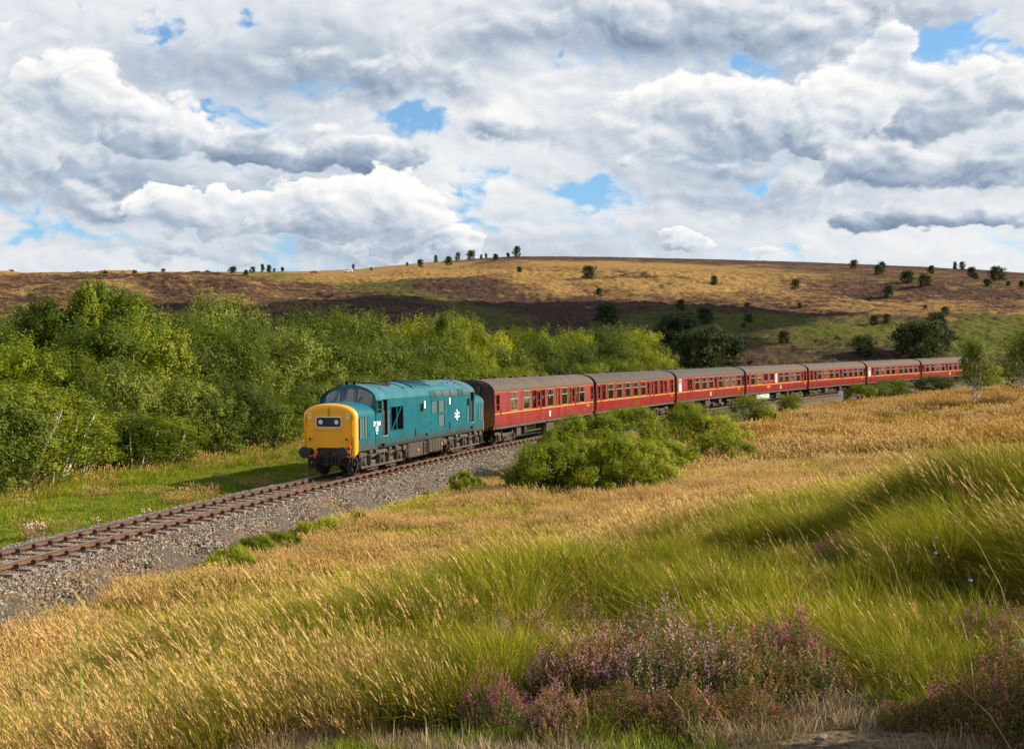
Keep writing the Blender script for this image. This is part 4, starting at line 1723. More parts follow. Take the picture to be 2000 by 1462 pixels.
            mb.bar((x0, sg * 1.37, 3.13), (x1, sg * 1.37, 3.13), .02, .03)
            mb.bar((x0, sg * 1.29, 3.465), (x1, sg * 1.29, 3.465), .02, .03)
            mb.obj('slat', M_tealroof, g_)
        # double arrow emblem
        mb = MB()
        w_, h_ = .72, .46
        cx_, cz_ = 12.6, 2.12
        t = .055

        def poly(pts):
            n = len(pts)
            ya, yb = yo + sg * .002, yo + sg * .008
            mb.add([(cx_ + (a_ if sg < 0 else -a_), ya, cz_ + b_) for a_, b_ in pts] + [(cx_ + (a_ if sg < 0 else -a_), yb, cz_ + b_) for a_, b_ in pts],
                   [tuple(range(n)), tuple(range(n, 2 * n))] + [(i, (i + 1) % n, n + (i + 1) % n, n + i) for i in range(n)])
        poly([(-.36, .045), (.36, .045), (.36, .125), (-.36, .125)])
        poly([(-.36, -.125), (.36, -.125), (.36, -.045), (-.36, -.045)])
        poly([(-.13, .28), (-.01, .28), (.22, .085), (.10, .085)])
        poly([(.10, .085), (.22, .085), (-.10, -.085), (-.22, -.085)])
        poly([(.13, -.28), (.01, -.28), (-.22, -.085), (-.10, -.085)])
        mb.obj('double_arrow_emblem', M_white, root)
        # number and crest
        rx = (rad(90), 0, 0 if sg < 0 else math.pi)
        for xx in ((2.04,) if sg < 0 else (15.2,)):
            t_ = new_obj('running_number', text_mesh('37 264', .285, M_white, bold=.008), root, (xx, yo + sg * .006, 2.19), rx)
            mb = MB()
            sb(mb, xx - .13, xx + .15, 1.86, 2.05, .001, .006)
            sb(mb, xx - .04, xx + .06, 1.74, 1.82, .001, .006)
            mb.obj('depot_plate', M_white, root)
            new_obj('depot_lettering', text_mesh('NY', .15, M_teal, bold=.004), root, (xx + .01, yo + sg * .010, 1.955), rx)

    # rear cab corner window shows beyond the door
    # roof fittings
    def rz(y_):
        return float(np.interp(abs(y_), [0, .28, .58, .88, 1.12, 1.27], [3.93, 3.905, 3.84, 3.735, 3.60, 3.46]))

    def roof_patch(name, x0, x1, y0, y1, lift, mat, parent=root, n=8):
        mb = MB()
        ys_ = np.linspace(y0, y1, n)
        top_ = [(q, rz(q) + lift) for q in ys_]
        bot_ = [(q, rz(q) - .01) for q in ys_][::-1]
        ring = top_ + bot_
        mb.loft([[(x0, a, b) for a, b in ring], [(x1, a, b) for a, b in ring]], closed=True, cap0=True, cap1=True)
        return mb.obj(name, mat, parent, smooth=35)
    mb = MB()
    n = 28
    vs = [(4.9, 0, rz(0) + .035)]
    for k in range(n):
        a = 2 * math.pi * k / n
        yy = .72 * math.sin(a)
        vs.append((4.9 + .95 * math.cos(a), yy, rz(yy) + .03))
    for k in range(n):
        a = 2 * math.pi * k / n
        yy = .72 * math.sin(a)
        vs.append((4.9 + .95 * math.cos(a), yy, rz(yy) - .01))
    mb.add(vs, [(0, 1 + k, 1 + (k + 1) % n) for k in range(n)] + [(1 + k, 1 + n + k, 1 + n + (k + 1) % n, 1 + (k + 1) % n) for k in range(n)])
    fan = mb.obj('roof_fan', M_black, root)
    mb = MB()
    for rr_ in (.3, .6, .9):
        pts = []
        for k in range(n + 1):
            a = 2 * math.pi * k / n
            yy = .74 * rr_ * math.sin(a)
            pts.append((4.9 + .97 * rr_ * math.cos(a), yy, rz(yy) + .045))
        mb.tube(pts, .018, 5, cap=False)
    for q in np.linspace(-.8, .8, 8):
        yy = .72 * math.sqrt(1 - (q / .95) ** 2)
        mb.tube([(4.9 + q, w, rz(w) + .04) for w in np.linspace(-yy, yy, 7)], .010, 4)
    mb.obj('fan_guard', M_under, fan)
    roof_patch('roof_hatch', 6.1, 6.95, -.95, .95, .025, M_tealroof)
    h = roof_patch('roof_hatch', 7.1, 9.2, -1.05, 1.05, .045, M_tealroof)
    for xx in (7.25, 7.75, 8.2, 8.65, 9.05):
        roof_patch('rib', xx - .03, xx + .03, -1.0, 1.0, .085, M_tealroof, h)
    roof_patch('exhaust_panel', 9.5, 11.4, -1.0, 1.0, .05, M_tealroof)
    e_ = MB()
    for k, xx in enumerate((9.75, 9.98)):
        pts = [(xx + .05 * math.cos(a), .50 * math.sin(a) - .15, rz(.50 * math.sin(a) - .15) + .055 + .02 * (math.cos(a) > 0)) for a in np.linspace(0, 2 * math.pi, 17)]
        e_.add(pts[:-1], [tuple(range(16))])
    e_.obj('exhaust_port', M_black, root)
    for xx in (3.35, 5.95, 9.35, 11.6, 14.0):
        roof_patch('roof_seam', xx - .015, xx + .015, -1.25, 1.25, .014, M_tealroof, n=16)
    mb = MB()
    for xx, yy in ((12.0, -.75), (12.8, -.75), (13.5, -.9), (6.0, -1.0), (9.4, -1.0), (3.4, -.9), (12.4, .1), (13.4, .1)):
        mb.lathe((xx, yy, rz(yy)), (0, 0, 1), [(0, .035), (.05, .035), (.06, .015)], 8)
    mb.lathe((14.3, 0, 3.93), (0, 0, 1), [(0, .10), (.05, .10), (.08, .05)], 10)
    mb.obj('roof_fitting', M_black, root)

    # below the frame
    mb = MB()
    mb.box(.5, L - .5, -1.05, 1.05, .92, 1.085)
    mb.obj('underframe', M_black, root)
    for sg in (-1, 1):
        mb = MB()
        ya, yb = sorted((sg * .55, sg * 1.24))
        mb.box(6.05, 8.35, ya, yb, .34, 1.06)
        o_ = mb.obj('fuel_tank', M_under, root, bevel=.06)
        mb = MB()
        for xx in (7.3,):
            mb.lathe((xx, sg * 1.24, .66), (0, sg, 0), [(0, .08), (.03, .07), (.035, .02)], 12)
        mb.obj('tank_gauge', simple_mat('copper_disc', (.45, .20, .12), rough=.5), o_)
        mb = MB()
        for a_ in (8.0, 8.32):
            mb.bar((a_, sg * 1.27, .42), (a_, sg * 1.27, .98), .06, .05, up=(0, 1, 0))
        mb.bar((7.97, sg * 1.27, .42), (8.35, sg * 1.27, .42), .05, .06)
        mb.bar((7.97, sg * 1.27, .98), (8.35, sg * 1.27, .98), .05, .06)
        mb.obj('step_loop', M_underbrown, o_)
        mb = MB()
        mb.box(8.75, 10.75, ya, yb, .42, 1.06)
        o_ = mb.obj('battery_box', M_under, root, bevel=.04)
        mb = MB()
        for q in range(5):
            mb.box(8.85 + q * .38, 8.88 + q * .38, min(sg * 1.24, sg * 1.26), max(sg * 1.24, sg * 1.26), .46, 1.02)
        mb.obj('box_rib', M_underbrown, o_)
        mb = MB()
        mb.lathe((10.55, sg * 1.24, .74), (0, sg, 0), [(0, .08), (.03, .07), (.035, .02)], 12)
        mb.obj('filler_cap', simple_mat('copper_cap', (.45, .20, .12), rough=.5), o_)
        mb = MB()
        mb.lathe((10.9, sg * 1.0, .78), (1, 0, 0), [(0, .05), (.02, .22), (.5, .22), (.52, .05)], 16)
        mb.tube([(5.4, sg * 1.1, .95), (5.9, sg * 1.18, .80), (6.0, sg * 1.2, .60)], .03, 6)
        mb.tube([(11.0, sg * 1.15, 1.0), (11.5, sg * 1.2, .85), (11.7, sg * 1.1, .9)], .03, 6)
        mb.obj('air_reservoir', M_underbrown, root, smooth=40)
    bm_ = bogie_loco()
    add_loco_bogie(root, 3.10, bm_)
    add_loco_bogie(root, L - 3.10, bm_)
    place_vehicle(root, 21.2, L, 3.1)
    root.location.z += .002
    return root


# ------------------------------------------------------------------ carriages
BL, PITCH_C, S_C = 19.66, 20.42, 40.10
A_, N_, D_, T_, K_, O_ = 'A', 'N', 'D', 'T', 'K', 'O'   # wide, narrow, door light, white toilet, kitchen, tan panel
COACHES = [
    dict(label='maroon carriage next to the locomotive with blue window stickers and browner roof', roof=M_roofgrey, red=M_red2, crest=9.83, num=18.28, sticker=True,
         w=[(D_, .27, .74), (A_, 2.57, 3.81), (A_, 4.83, 6.05), (N_, 6.49, 7.17), (D_, 7.41, 7.89), (N_, 8.17, 8.82), (A_, 9.32, 10.51), (N_, 11.17, 11.86), (A_, 12.27, 13.49),
            (N_, 13.68, 14.35), (D_, 14.57, 15.05), (N_, 15.30, 15.98), (A_, 16.21, 17.40), (D_, 18.99, 19.45)], boxes=[(4.0, 4.8, .40), (5.4, 5.8, .45), (9.5, 11.1, .30)], toplining=.0),
    dict(label='maroon carriage second behind the locomotive with white-shirted passengers in its windows', roof=M_roofdark, red=M_red, crest=None, num=18.73, onum=True,
         w=[(D_, .33, .75), (N_, 1.18, 1.88), (A_, 2.49, 3.67), (A_, 4.41, 5.66), (A_, 6.36, 7.62), (A_, 8.34, 9.57), (A_, 10.27, 11.52), (D_, 12.01, 12.45), (D_, 12.95, 13.42),
            (N_, 13.92, 14.55), (N_, 15.51, 16.17), (D_, 16.74, 17.24), (N_, 18.46, 19.14)], boxes=[(8.5, 10.0, .35)], people=[(3.1, 0), (5.2, 1), (7.0, 1)]),
    dict(label='maroon carriage third behind the locomotive, half hidden by the willow bushes', roof=M_roofdark, red=M_red, crest=9.1, num=17.9,
         w=[(T_, .47, 1.12), (D_, 2.79, 3.25), (D_, 3.40, 3.86), (A_, 4.71, 5.91), (A_, 6.68, 7.92), (A_, 8.64, 9.88), (D_, 10.38, 10.86), (A_, 11.47, 12.70), (A_, 13.42, 14.64),
            (A_, 15.33, 16.55), (A_, 17.27, 18.46), (D_, 18.99, 19.5)], boxes=[(8.0, 9.4, .35), (12, 12.8, .4)]),
    dict(label='maroon buffet carriage with yellow BUFFET lettering, fourth behind the locomotive', roof=M_roofgrey, red=M_red, crest=10.49, num=18.9, buffet=6.63, tank=True,
         w=[(D_, .23, .72), (A_, 1.29, 2.49), (A_, 3.22, 4.45), (K_, 5.19, 6.45), (K_, 7.11, 8.36), (O_, 8.84, 9.36), (A_, 9.98, 11.22), (A_, 11.92, 13.15), (A_, 13.87, 15.08),
            (A_, 15.88, 17.07), (D_, 17.55, 18.1), (N_, 18.6, 19.3)], boxes=[(9.5, 10.9, .25), (13.0, 13.6, .4)], people=[(12.6, 0)]),
    dict(label='maroon carriage fifth behind the locomotive with passengers standing at its windows', roof=M_roofgrey, red=M_red, crest=None, num=18.4,
         w=[(N_, .45, 1.08), (D_, 1.68, 2.28), (A_, 2.82, 3.95), (A_, 4.80, 5.98), (A_, 6.74, 7.90), (A_, 8.66, 9.85), (D_, 10.37, 10.86), (A_, 11.51, 12.68), (A_, 13.48, 14.66),
            (A_, 15.45, 16.6), (A_, 17.40, 18.6), (D_, 19.05, 19.5)], boxes=[(5.5, 6.6, .35), (10.5, 11.2, .4)], people=[(2.0, 2), (3.4, 2), (16.0, 0)]),
    dict(label='maroon carriage sixth behind the locomotive with a white window at its near end', roof=M_roofgrey, red=M_red, crest=None, num=18.1,
         w=[(T_, .44, 1.10), (D_, 1.65, 2.14), (A_, 2.80, 3.97), (A_, 4.74, 5.92), (A_, 6.67, 7.86), (A_, 8.62, 9.80), (A_, 11.41, 12.60), (A_, 13.40, 14.58), (A_, 15.30, 16.48),
            (A_, 17.28, 18.46), (D_, 18.95, 19.48)], boxes=[(3.6, 4.6, .4), (9, 10, .35)], people=[(17.9, 2)]),
    dict(label='last maroon carriage of the train, its end behind the birch tree', roof=M_roofgrey, red=M_red, crest=10.5, num=None,
         w=[(D_, .21, .71), (A_, 1.32, 2.50), (A_, 3.38, 4.56), (A_, 5.34, 6.52), (A_, 7.28, 8.46), (D_, 9.0, 9.49), (A_, 10.14, 11.32), (A_, 12.15, 13.33), (A_, 14.1, 15.3),
            (A_, 16.0, 17.2), (D_, 17.55, 18.08)], boxes=[(10.2, 11.3, .30)]),
]


def build_coach(i, c, bog, shared):
    root = link(bpy.data.objects.new('railway_carriage', None))
    tag(root, c['label'], 'carriage', 'maroon carriages of the train')
    L = BL
    Z0, Z1 = 1.14, 3.15
    red = c['red']

    def lat_of(z):
        return float(np.interp(z, [1.14, 1.35, 1.7, 2.1, 3.15], [1.345, 1.375, 1.395, 1.40, 1.365]))
    holes = []
    for t, a, b in c['w']:
        if t == 'K':
            holes.append((a, b, 2.28, 3.02))
        elif t == 'D':
            holes.append((a, b, 2.06, 2.94))
        elif t == 'O':
            holes.append((a, b, 2.0, 2.98))
        elif t == 'T':
            holes.append((a, b, 1.97, 3.0))
        else:
            holes.append((a, b, 1.97, 3.02))
    mb = MB()
    for sg in (-1, 1):
        side_grid(mb, np.linspace(0, L, 9), [Z0, 1.35, 1.7, 2.1, 2.6, Z1], holes, lat_of, sg)
    mb.obj('body', red, root, smooth=30)
    # roof with the end domes
    arc = [(1.375, 3.15), (1.36, 3.24), (1.29, 3.38), (1.13, 3.54), (.90, 3.67), (.60, 3.77), (.30, 3.83), (0, 3.85)]
    full = arc + [(-a, b) for a, b in arc[-2::-1]]
    mb = MB()
    secs = []
    for x in (-.02, L / 4, L / 2, 3 * L / 4, L + .02):
        secs.append([(x, a, b) for a, b in full])
    mb.loft(secs)
    roof = mb.obj('roof', c['roof'], root, smooth=30)
    mb = MB()
    for sg in (-1, 1):
        mb.bar((0, sg * 1.385, 3.155), (L, sg * 1.385, 3.155), .03, .035)
    mb.obj('gutter', M_black, roof)
    # roof ribs, vents
    rnd = random.Random(i)
    vm = shared['vent']
    n = 11
    for q in range(n):
        xx = .9 + (L - 1.8) * q / (n - 1) + rnd.uniform(-.35, .35)
        new_obj('roof_ventilator', vm, root, (xx, .28 if q % 3 else -.1, 3.80))
    # ends
    for e in (0, 1):
        x = 0 if e == 0 else L
        d = -1 if e == 0 else 1
        prof = [(-1.345, Z0), (-1.375, 1.35), (-1.40, 2.1), (-1.365, 3.15)] + [(-a, b) for a, b in arc[1:]][:-1] + [(0, 3.85)] + [(a, b) for a, b in arc[1:-1]][::-1] + [(1.365, 3.15), (1.40, 2.1), (1.375, 1.35), (1.345, Z0)]
        mb = MB()
        m = len(prof)
        mb.add([(x, a, b) for a, b in prof] + [(x + d * .12, a * .80, Z0 + (b - Z0) * .96) for a, b in prof],
               [tuple(range(m, 2 * m))] + [(k, (k + 1) % m, m + (k + 1) % m, m + k) for k in range(m)])
        mb.obj('end_wall', shared['end'], root, smooth=25)
        mb = MB()
        for (y0, y1, z0, z1) in ((-.52, -.40, 1.15, 3.25), (.40, .52, 1.15, 3.25), (-.52, .52, 3.25, 3.37)):
            xa, xb = sorted((x + d * .12, x + d * .37))
            mb.box(xa, xb, y0, y1, z0, z1)
        for k in range(4):
            xa, xb = sorted((x + d * (.14 + .06 * k), x + d * (.17 + .06 * k)))
            for (y0, y1, z0, z1) in ((-.56, -.52, 1.15, 3.37), (.52, .56, 1.15, 3.37), (-.56, .56, 3.37, 3.42)):
                mb.box(xa, xb, y0, y1, z0, z1)
        g_ = mb.obj('gangway', M_black, root)
        mb = MB()
        xa, xb = sorted((x + d * .125, x + d * .15))
        mb.box(xa, xb, -.40, .40, 1.15, 3.25)
        mb.obj('gangway_door', M_roofdark, g_)
        mb = MB()
        mb.tube([(x + d * .08, -1.18, 1.3), (x + d * .17, -1.18, 1.4), (x + d * .17, -1.18, 2.8), (x + d * .08, -1.10, 3.2), (x + d * .02, -.9, 3.68)], .018, 6)
        mb.tube([(x + d * .10, .9, 1.3), (x + d * .17, .9, 1.4), (x + d * .17, .9, 2.7)], .014, 6)
        mb.obj('end_pipe', M_under, root, smooth=60)
        for yy in (-.87, .87):
            new_obj('buffer', shared['buffer'], root, (x, yy, 1.05), (0, 0, 0 if e == 0 else math.pi))
        mb = MB()
        mb.tube([(x + d * .0, .0, 1.0), (x + d * .30, .0, 1.0), (x + d * .38, .0, .9)], .05, 8)
        mb.tube([(x + d * .05, .35, 1.0), (x + d * .25, .35, .9), (x + d * .38, .30, .65)], .03, 6)
        mb.tube([(x + d * .05, -.35, 1.0), (x + d * .25, -.35, .9), (x + d * .38, -.30, .65)], .03, 6)
        mb.obj('coupling', M_black, root, smooth=60)
    # windows
    far = MB()
    for (t, a, b), h in zip(c['w'], holes):
        z0, z1 = h[2], h[3]
        yo = -lat_of((z0 + z1) / 2)
        far.add([(a, -yo - .02, z0), (b, -yo - .02, z0), (b, -yo - .02, z1), (a, -yo - .02, z1)], [(0, 1, 2, 3)])
        near_lo, near_hi = -lat_of(z0), -lat_of(z1)
        mb = MB()
        fw = .022
        frame_ring(mb, a, b, z0, z1, yo, fw, .018)
        # reveal
        mb.add([(a, yo, z0), (b, yo, z0), (b, yo, z1), (a, yo, z1), (a, yo + .05, z0), (b, yo + .05, z0), (b, yo + .05, z1), (a, yo + .05, z1)],
               [(0, 1, 5, 4), (1, 2, 6, 5), (2, 3, 7, 6), (3, 0, 4, 7)])
        fmat = M_alu if t in 'AK' else (red if t in 'DN' else M_cream)
        zt = z0 + (z1 - z0) * .64
        if t in ('A', 'N'):
            mb.box(a, b, yo - .015, yo + .02, zt - .02, zt + .02)
        if t == 'A':
            w = b - a
            for q in (a + w * .24, b - w * .24):
                mb.box(q - .012, q + .012, yo - .015, yo + .02, zt + .02, z1)
        if t == 'D':
            mb.box(a, b, yo - .012, yo + .02, z0 + .30, z0 + .34)
        wo = mb.obj('door_window' if t == 'D' else 'window', fmat, root)
        mb = MB()
        if t in ('T', 'O'):
            mb.add([(a, yo + .03, z0), (b, yo + .03, z0), (b, yo + .03, z1), (a, yo + .03, z1)], [(0, 1, 2, 3)])
            mb.obj('pane', M_white if t == 'T' else M_cream, wo)
            if t == 'T':
                mb = MB()
                mb.box(a + .2, b - .2, yo - .01, yo + .02, zt + .05, z1 - .05)
                mb.box(a, b, yo - .01, yo + .02, zt - .03, zt + .0)
                mb.obj('ventilator', M_black, wo)
        else:
            mb.add([(a, yo + .03, z0), (b, yo + .03, z0), (b, yo + .03, z1), (a, yo + .03, z1)], [(0, 1, 2, 3)])
            mb.obj('pane', M_glass, wo)
        if t == 'A':
            # curtains or sliding vent glass each side of the toplight
            mb = MB()
            w = b - a
            mb.box(a + .01, a + w * .24 - .012, yo + .035, yo + .045, zt + .02, z1)
            mb.box(b - w * .24 + .012, b - .01, yo + .035, yo + .045, zt + .02, z1)
            mb.obj('sliding_vent', shared['vent_glass'], wo)
        if t == 'N':
            mb = MB()
            mb.box(a + .01, b - .01, yo + .035, yo + .045, zt + .02, z1)
            mb.obj('top_pane', shared['frost'], wo)
        if c.get('sticker') and 2 < a < 10 and t in 'AN':
            mb = MB()
            mb.lathe(((a + b) / 2, yo + .028, zt - .10), (0, -1, 0), [(0, .075), (.004, .075)], 14)
            mb.obj('sticker', M_blue, wo)
        if t == 'D':
            mb = MB()
            ya = -lat_of(1.3)
            for xx in (a - .13, b + .13):
                for z_a, z_b in ((1.18, 1.7), (1.7, 2.1), (2.1, 3.1)):
                    mb.bar((xx, -lat_of(z_a) - .002, z_a), (xx, -lat_of(z_b) - .002, z_b), .014, .008, up=(0, 1, 0))
            do = mb.obj('door', shared['seam'], root)
            mb = MB()
            for zz in (1.38, 1.95, 2.85):
                y_ = -lat_of(zz)
                mb.box(a - .17, a - .11, y_ - .03, y_ + .01, zz - .035, zz + .035)
            y_ = -lat_of(1.9)
            mb.box(b + .05, b + .11, y_ - .04, y_ + .01, 1.86, 1.93)
            mb.tube([(b + .2, y_ - .045, 1.75), (b + .2, y_ - .045, 2.15)], .013, 5)
            mb.obj('hinge', M_black, do)
    far.obj('far_side_glazing', M_glass, root)
    # lining
    mb = MB()
    y_ = -lat_of(1.86)
    for x0, x1 in ((.02, L - .02),):
        mb.box(x0, x1, y_ - .004, y_ + .004, 1.835, 1.895)
    mb.obj('waist_lining', M_line, root)
    mb = MB()
    y_ = -lat_of(3.11)
    mb.box(.02, L - .02, y_ - .004, y_ + .004, 3.095, 3.12)
    mb.obj('cantrail_lining', shared['orange_line'], root)
    if c['crest']:
        mb = MB()
        pts = [(.17 * math.cos(a_), .24 * math.sin(a_)) for a_ in np.linspace(0, 2 * math.pi, 20)[:-1]]
        y_ = -lat_of(1.55) - .006
        mb.add([(c['crest'] + a_, y_, 1.52 + b_) for a_, b_ in pts], [tuple(range(len(pts)))])
        cr = mb.obj('crest', M_cream, root)
        mb = MB()
        pts = [(.09 * math.cos(a_), .13 * math.sin(a_)) for a_ in np.linspace(0, 2 * math.pi, 16)[:-1]]
        mb.add([(c['crest'] + a_, y_ - .004, 1.52 + b_) for a_, b_ in pts], [tuple(range(len(pts)))])
        mb.obj('crest_centre', M_redd, cr)
    if c['num']:
        # running number: too small in the photograph to read, shown as blocks of the lettering colour
        mb = MB()
        y_ = -lat_of(1.66) - .003
        for q in range(4):
            mb.box(c['num'] - .27 + q * .14, c['num'] - .17 + q * .14, y_ - .002, y_, 1.60, 1.73)
        mb.obj('running_number', M_orange if c.get('onum') else M_line, root)
    if c.get('buffet'):
        new_obj('buffet_lettering', text_mesh('BUFFET', .30, M_line, bold=.012), root, (c['buffet'], -lat_of(1.60) - .008, 1.60), (rad(90), 0, 0))
    # interior
    mb = MB()
    mb.box(.1, L - .1, -1.30, 1.30, 1.16, 1.24)
    mb.obj('floor', M_inside, root)
    mb = MB()
    for t, a, b in c['w']:
        if t in 'AN':
            for sg in (-1, 1):
                for xx in ((a - .22, b + .10) if t == 'A' else (a - .2,)):
                    ya, yb = sorted((sg * .45, sg * 1.26))
                    mb.box(xx, xx + .12, ya, yb, 1.62, 2.32)
                    mb.box(xx - .15, xx + .27, ya, yb, 1.24, 1.66)
    mb.obj('seat_row', M_seat, root)
    mb = MB()
    for t, a, b in c['w']:
        if t == 'A':
            for sg in (-1, 1):
                ya, yb = sorted((sg * .55, sg * 1.25))
                mb.box(a + .25, b - .25, ya, yb, 1.90, 1.93)
    mb.obj('table', M_cream, root)
    mb = MB()
    for xx in (1.0, 6.2, L / 2 + .9, 14.9, L - 1.1):
        mb.box(xx - .02, xx + .02, -1.3, -.35, 1.24, 3.4)
        mb.box(xx - .02, xx + .02, .35, 1.3, 1.24, 3.4)
    mb.obj('partition', M_inside, root)
    # underframe
    mb = MB()
    for sg in (-1, 1):
        ya, yb = sorted((sg * 1.20, sg * 1.30))
        mb.box(.05, L - .05, ya, yb, .94, 1.135)
    mb.box(.05, L - .05, -1.15, 1.15, 1.02, 1.13)
    mb.obj('solebar', M_underbrown, root)
    mb = MB()
    for sg in (-1, 1):
        y_ = sg * .9
        mb.bar((4.6, y_, .95), (6.6, y_, .52), .06, .08)
        mb.bar((6.6, y_, .52), (13.0, y_, .52), .06, .08)
        mb.bar((13.0, y_, .52), (15.0, y_, .95), .06, .08)
        for xx in (6.6, 9.8, 13.0):
            mb.bar((xx, y_, .52), (xx, y_, 1.02), .06, .06)
        mb.bar((5.5, sg * 1.1, .55), (5.7, sg * 1.1, .98), .05, .05)
        mb.bar((6.0, sg * 1.1, .55), (5.8, sg * 1.1, .98), .05, .05)
    mb.obj('truss', M_under, root)
    for x0, x1, zb in c['boxes']:
        mb = MB()
        mb.box(x0, x1, -1.22, -.5, zb, 1.0)
        bx = mb.obj('battery_box', M_underbrown, root, bevel=.03)
        mb = MB()
        k = max(2, int((x1 - x0) / .35))
        for q in range(k + 1):
            xx = x0 + .04 + (x1 - x0 - .08) * q / k
            mb.box(xx - .015, xx + .015, -1.24, -1.21, zb + .04, .96)
        mb.obj('box_rib', M_underbrown, bx)
    for q in range(3):
        mb = MB()
        xx = 11.6 + q * .55
        mb.lathe((xx, -.8, .72), (0, 1, 0), [(0, .05), (.02, .20), (.7, .20), (.72, .05)], 14)
        mb.obj('vacuum_cylinder', M_under, root, smooth=40)
    if c.get('tank'):
        mb = MB()
        mb.box(3.3, 7.25, -1.23, -.6, .40, .93)
        tk = mb.obj('water_tank', M_grey, root, bevel=.03)
        mb = MB()
        mb.box(3.9, 4.1, -1.245, -1.225, .84, .91)
        mb.box(6.2, 6.5, -1.245, -1.225, .72, .78)
        mb.obj('bracket', M_black, tk)
    # step boards
    mb = MB()
    for x0, x1 in ((.2, 9.0), (9.3, L - .2)):
        mb.box(x0, x1, -1.42, -1.30, 1.00 - .02, 1.03)
    mb.obj('step_board', M_underbrown, root)
    # the looped communication wire some sides carry is left to the bogies and hoses
    add_coach_bogie(root, 2.75, bog)
    add_coach_bogie(root, L - 2.75, bog)
    place_vehicle(root, S_C + i * PITCH_C, L, 2.75)
    return root


def mat_coach_end():
    m, N, out = new_mat('sooty_end_yellow_bounce')
    tc = N.n('ShaderNodeTexCoord')
    sp = N.n('ShaderNodeSeparateXYZ')
    N.set(sp, 0, tc.outputs['Object'])
    n = N.noise(tc.outputs['Object'], 3, 4, .6)
    z = N.m('ADD', sp.outputs[2], N.m('MULTIPLY', N.m('SUBTRACT', n, .5), 1.0))
    c = N.ramp(N.mr(z, 1.1, 3.0), [(0, (.16, .070, .020)), (.35, (.13, .055, .015)), (.65, (.035, .020, .013)), (1, (.015, .013, .012))])  # sooty top; orange-brown foot paints in yellow reflected from the loco
    b = N.n('ShaderNodeBsdfPrincipled', ins={'Base Color': c, 'Roughness': .7})
    N.set(out, 0, b)
    return m


LOCO = build_loco()
bog = bogie_coach()
_v = MB()
_v.lathe((0, 0, 0), (0, 0, 1), [(0, .10), (.07, .11), (.10, .14), (.13, .14), (.16, .06)], 10)
shared = dict(vent=_v.mesh('roof_ventilator', M_black, smooth=40), end=mat_coach_end(), buffer=buffer_mesh(.20, .30),
              vent_glass=simple_mat('beige_vent_glass', (.17, .14, .12), (.26, .22, .19), 5, .4), frost=simple_mat('grey_frosted_pane', (.06, .075, .08), (.09, .105, .11), 4, .25),
              seam=simple_mat('door_seam', (.10, .010, .010), rough=.6), orange_line=simple_mat('orange_lining', (.60, .16, .03), rough=.5))
CARS = [build_coach(i, c, bog, shared) for i, c in enumerate(COACHES)]


# ------------------------------------------------------------------ passengers
def person_mesh(pose, shirt, skin, hair, legs):
    """one skinned figure, seated (0, 1) or standing (2); faces +x, origin at the floor"""
    st = pose == 2
    hip = .92 if st else .50
    sh = hip + .50
    v = [(0, 0, hip), (0, 0, hip + .25), (0, 0, sh - .04), (0.01, 0, sh + .10), (.03, 0, sh + .22), (.03, 0, sh + .30)]
    rd = [.15, .13, .15, .055, .095, .075]
    e = [(0, 1), (1, 2), (2, 3), (3, 4), (4, 5)]
    for sg in (-1, 1):
        b = len(v)
        if st:
            arm = [(0, sg * .19, sh - .03), (.10, sg * .25, sh - .28), (.30, sg * .16, sh - .20)]
            leg = [(0, sg * .10, hip - .05), (.02, sg * .11, .48), (0, sg * .11, .08), (.14, sg * .12, .04)]
        else:
            arm = [(0, sg * .19, sh - .03), (.08, sg * .25, sh - .30), (.32, sg * .14, sh - .26)]
            leg = [(0.04, sg * .10, hip - .02), (.44, sg * .12, hip), (.46, sg * .12, .08), (.60, sg * .12, .04)]
        v += arm + leg
        rd += [.06, .045, .032, .085, .065, .045, .04]
        e += [(2, b), (b, b + 1), (b + 1, b + 2), (0, b + 3), (b + 3, b + 4), (b + 4, b + 5), (b + 5, b + 6)]
    me = bpy.data.meshes.new('person')
    me.from_pydata(v, e, [])
    o = bpy.data.objects.new('person_tmp', me)
    COL.objects.link(o)
    sk = o.modifiers.new('skin', 'SKIN')
    for i, r_ in enumerate(rd):
        o.data.skin_vertices[0].data[i].radius = (r_, r_)
    o.data.skin_vertices[0].data[0].use_root = True
    sb = o.modifiers.new('sub', 'SUBSURF')
    sb.levels = sb.render_levels = 1
    dg = bpy.context.evaluated_depsgraph_get()
    m2 = bpy.data.meshes.new_from_object(o.evaluated_get(dg))
    bpy.data.objects.remove(o)
    for m in (shirt, skin, hair, legs):
        m2.materials.append(m)
    for p in m2.polygons:
        z = p.center.z
        x_, y_ = p.center.x, p.center.y
        if z > sh + .20 and (x_ < .04 or z > sh + .31):
            p.material_index = 2
        elif z > sh + .05 or (abs(x_) > .24 and z > hip + .1):
            p.material_index = 1
        elif z < hip - .02 or (x_ > .12 and z < hip + .10):
            p.material_index = 3
        p.use_smooth = True
    return m2


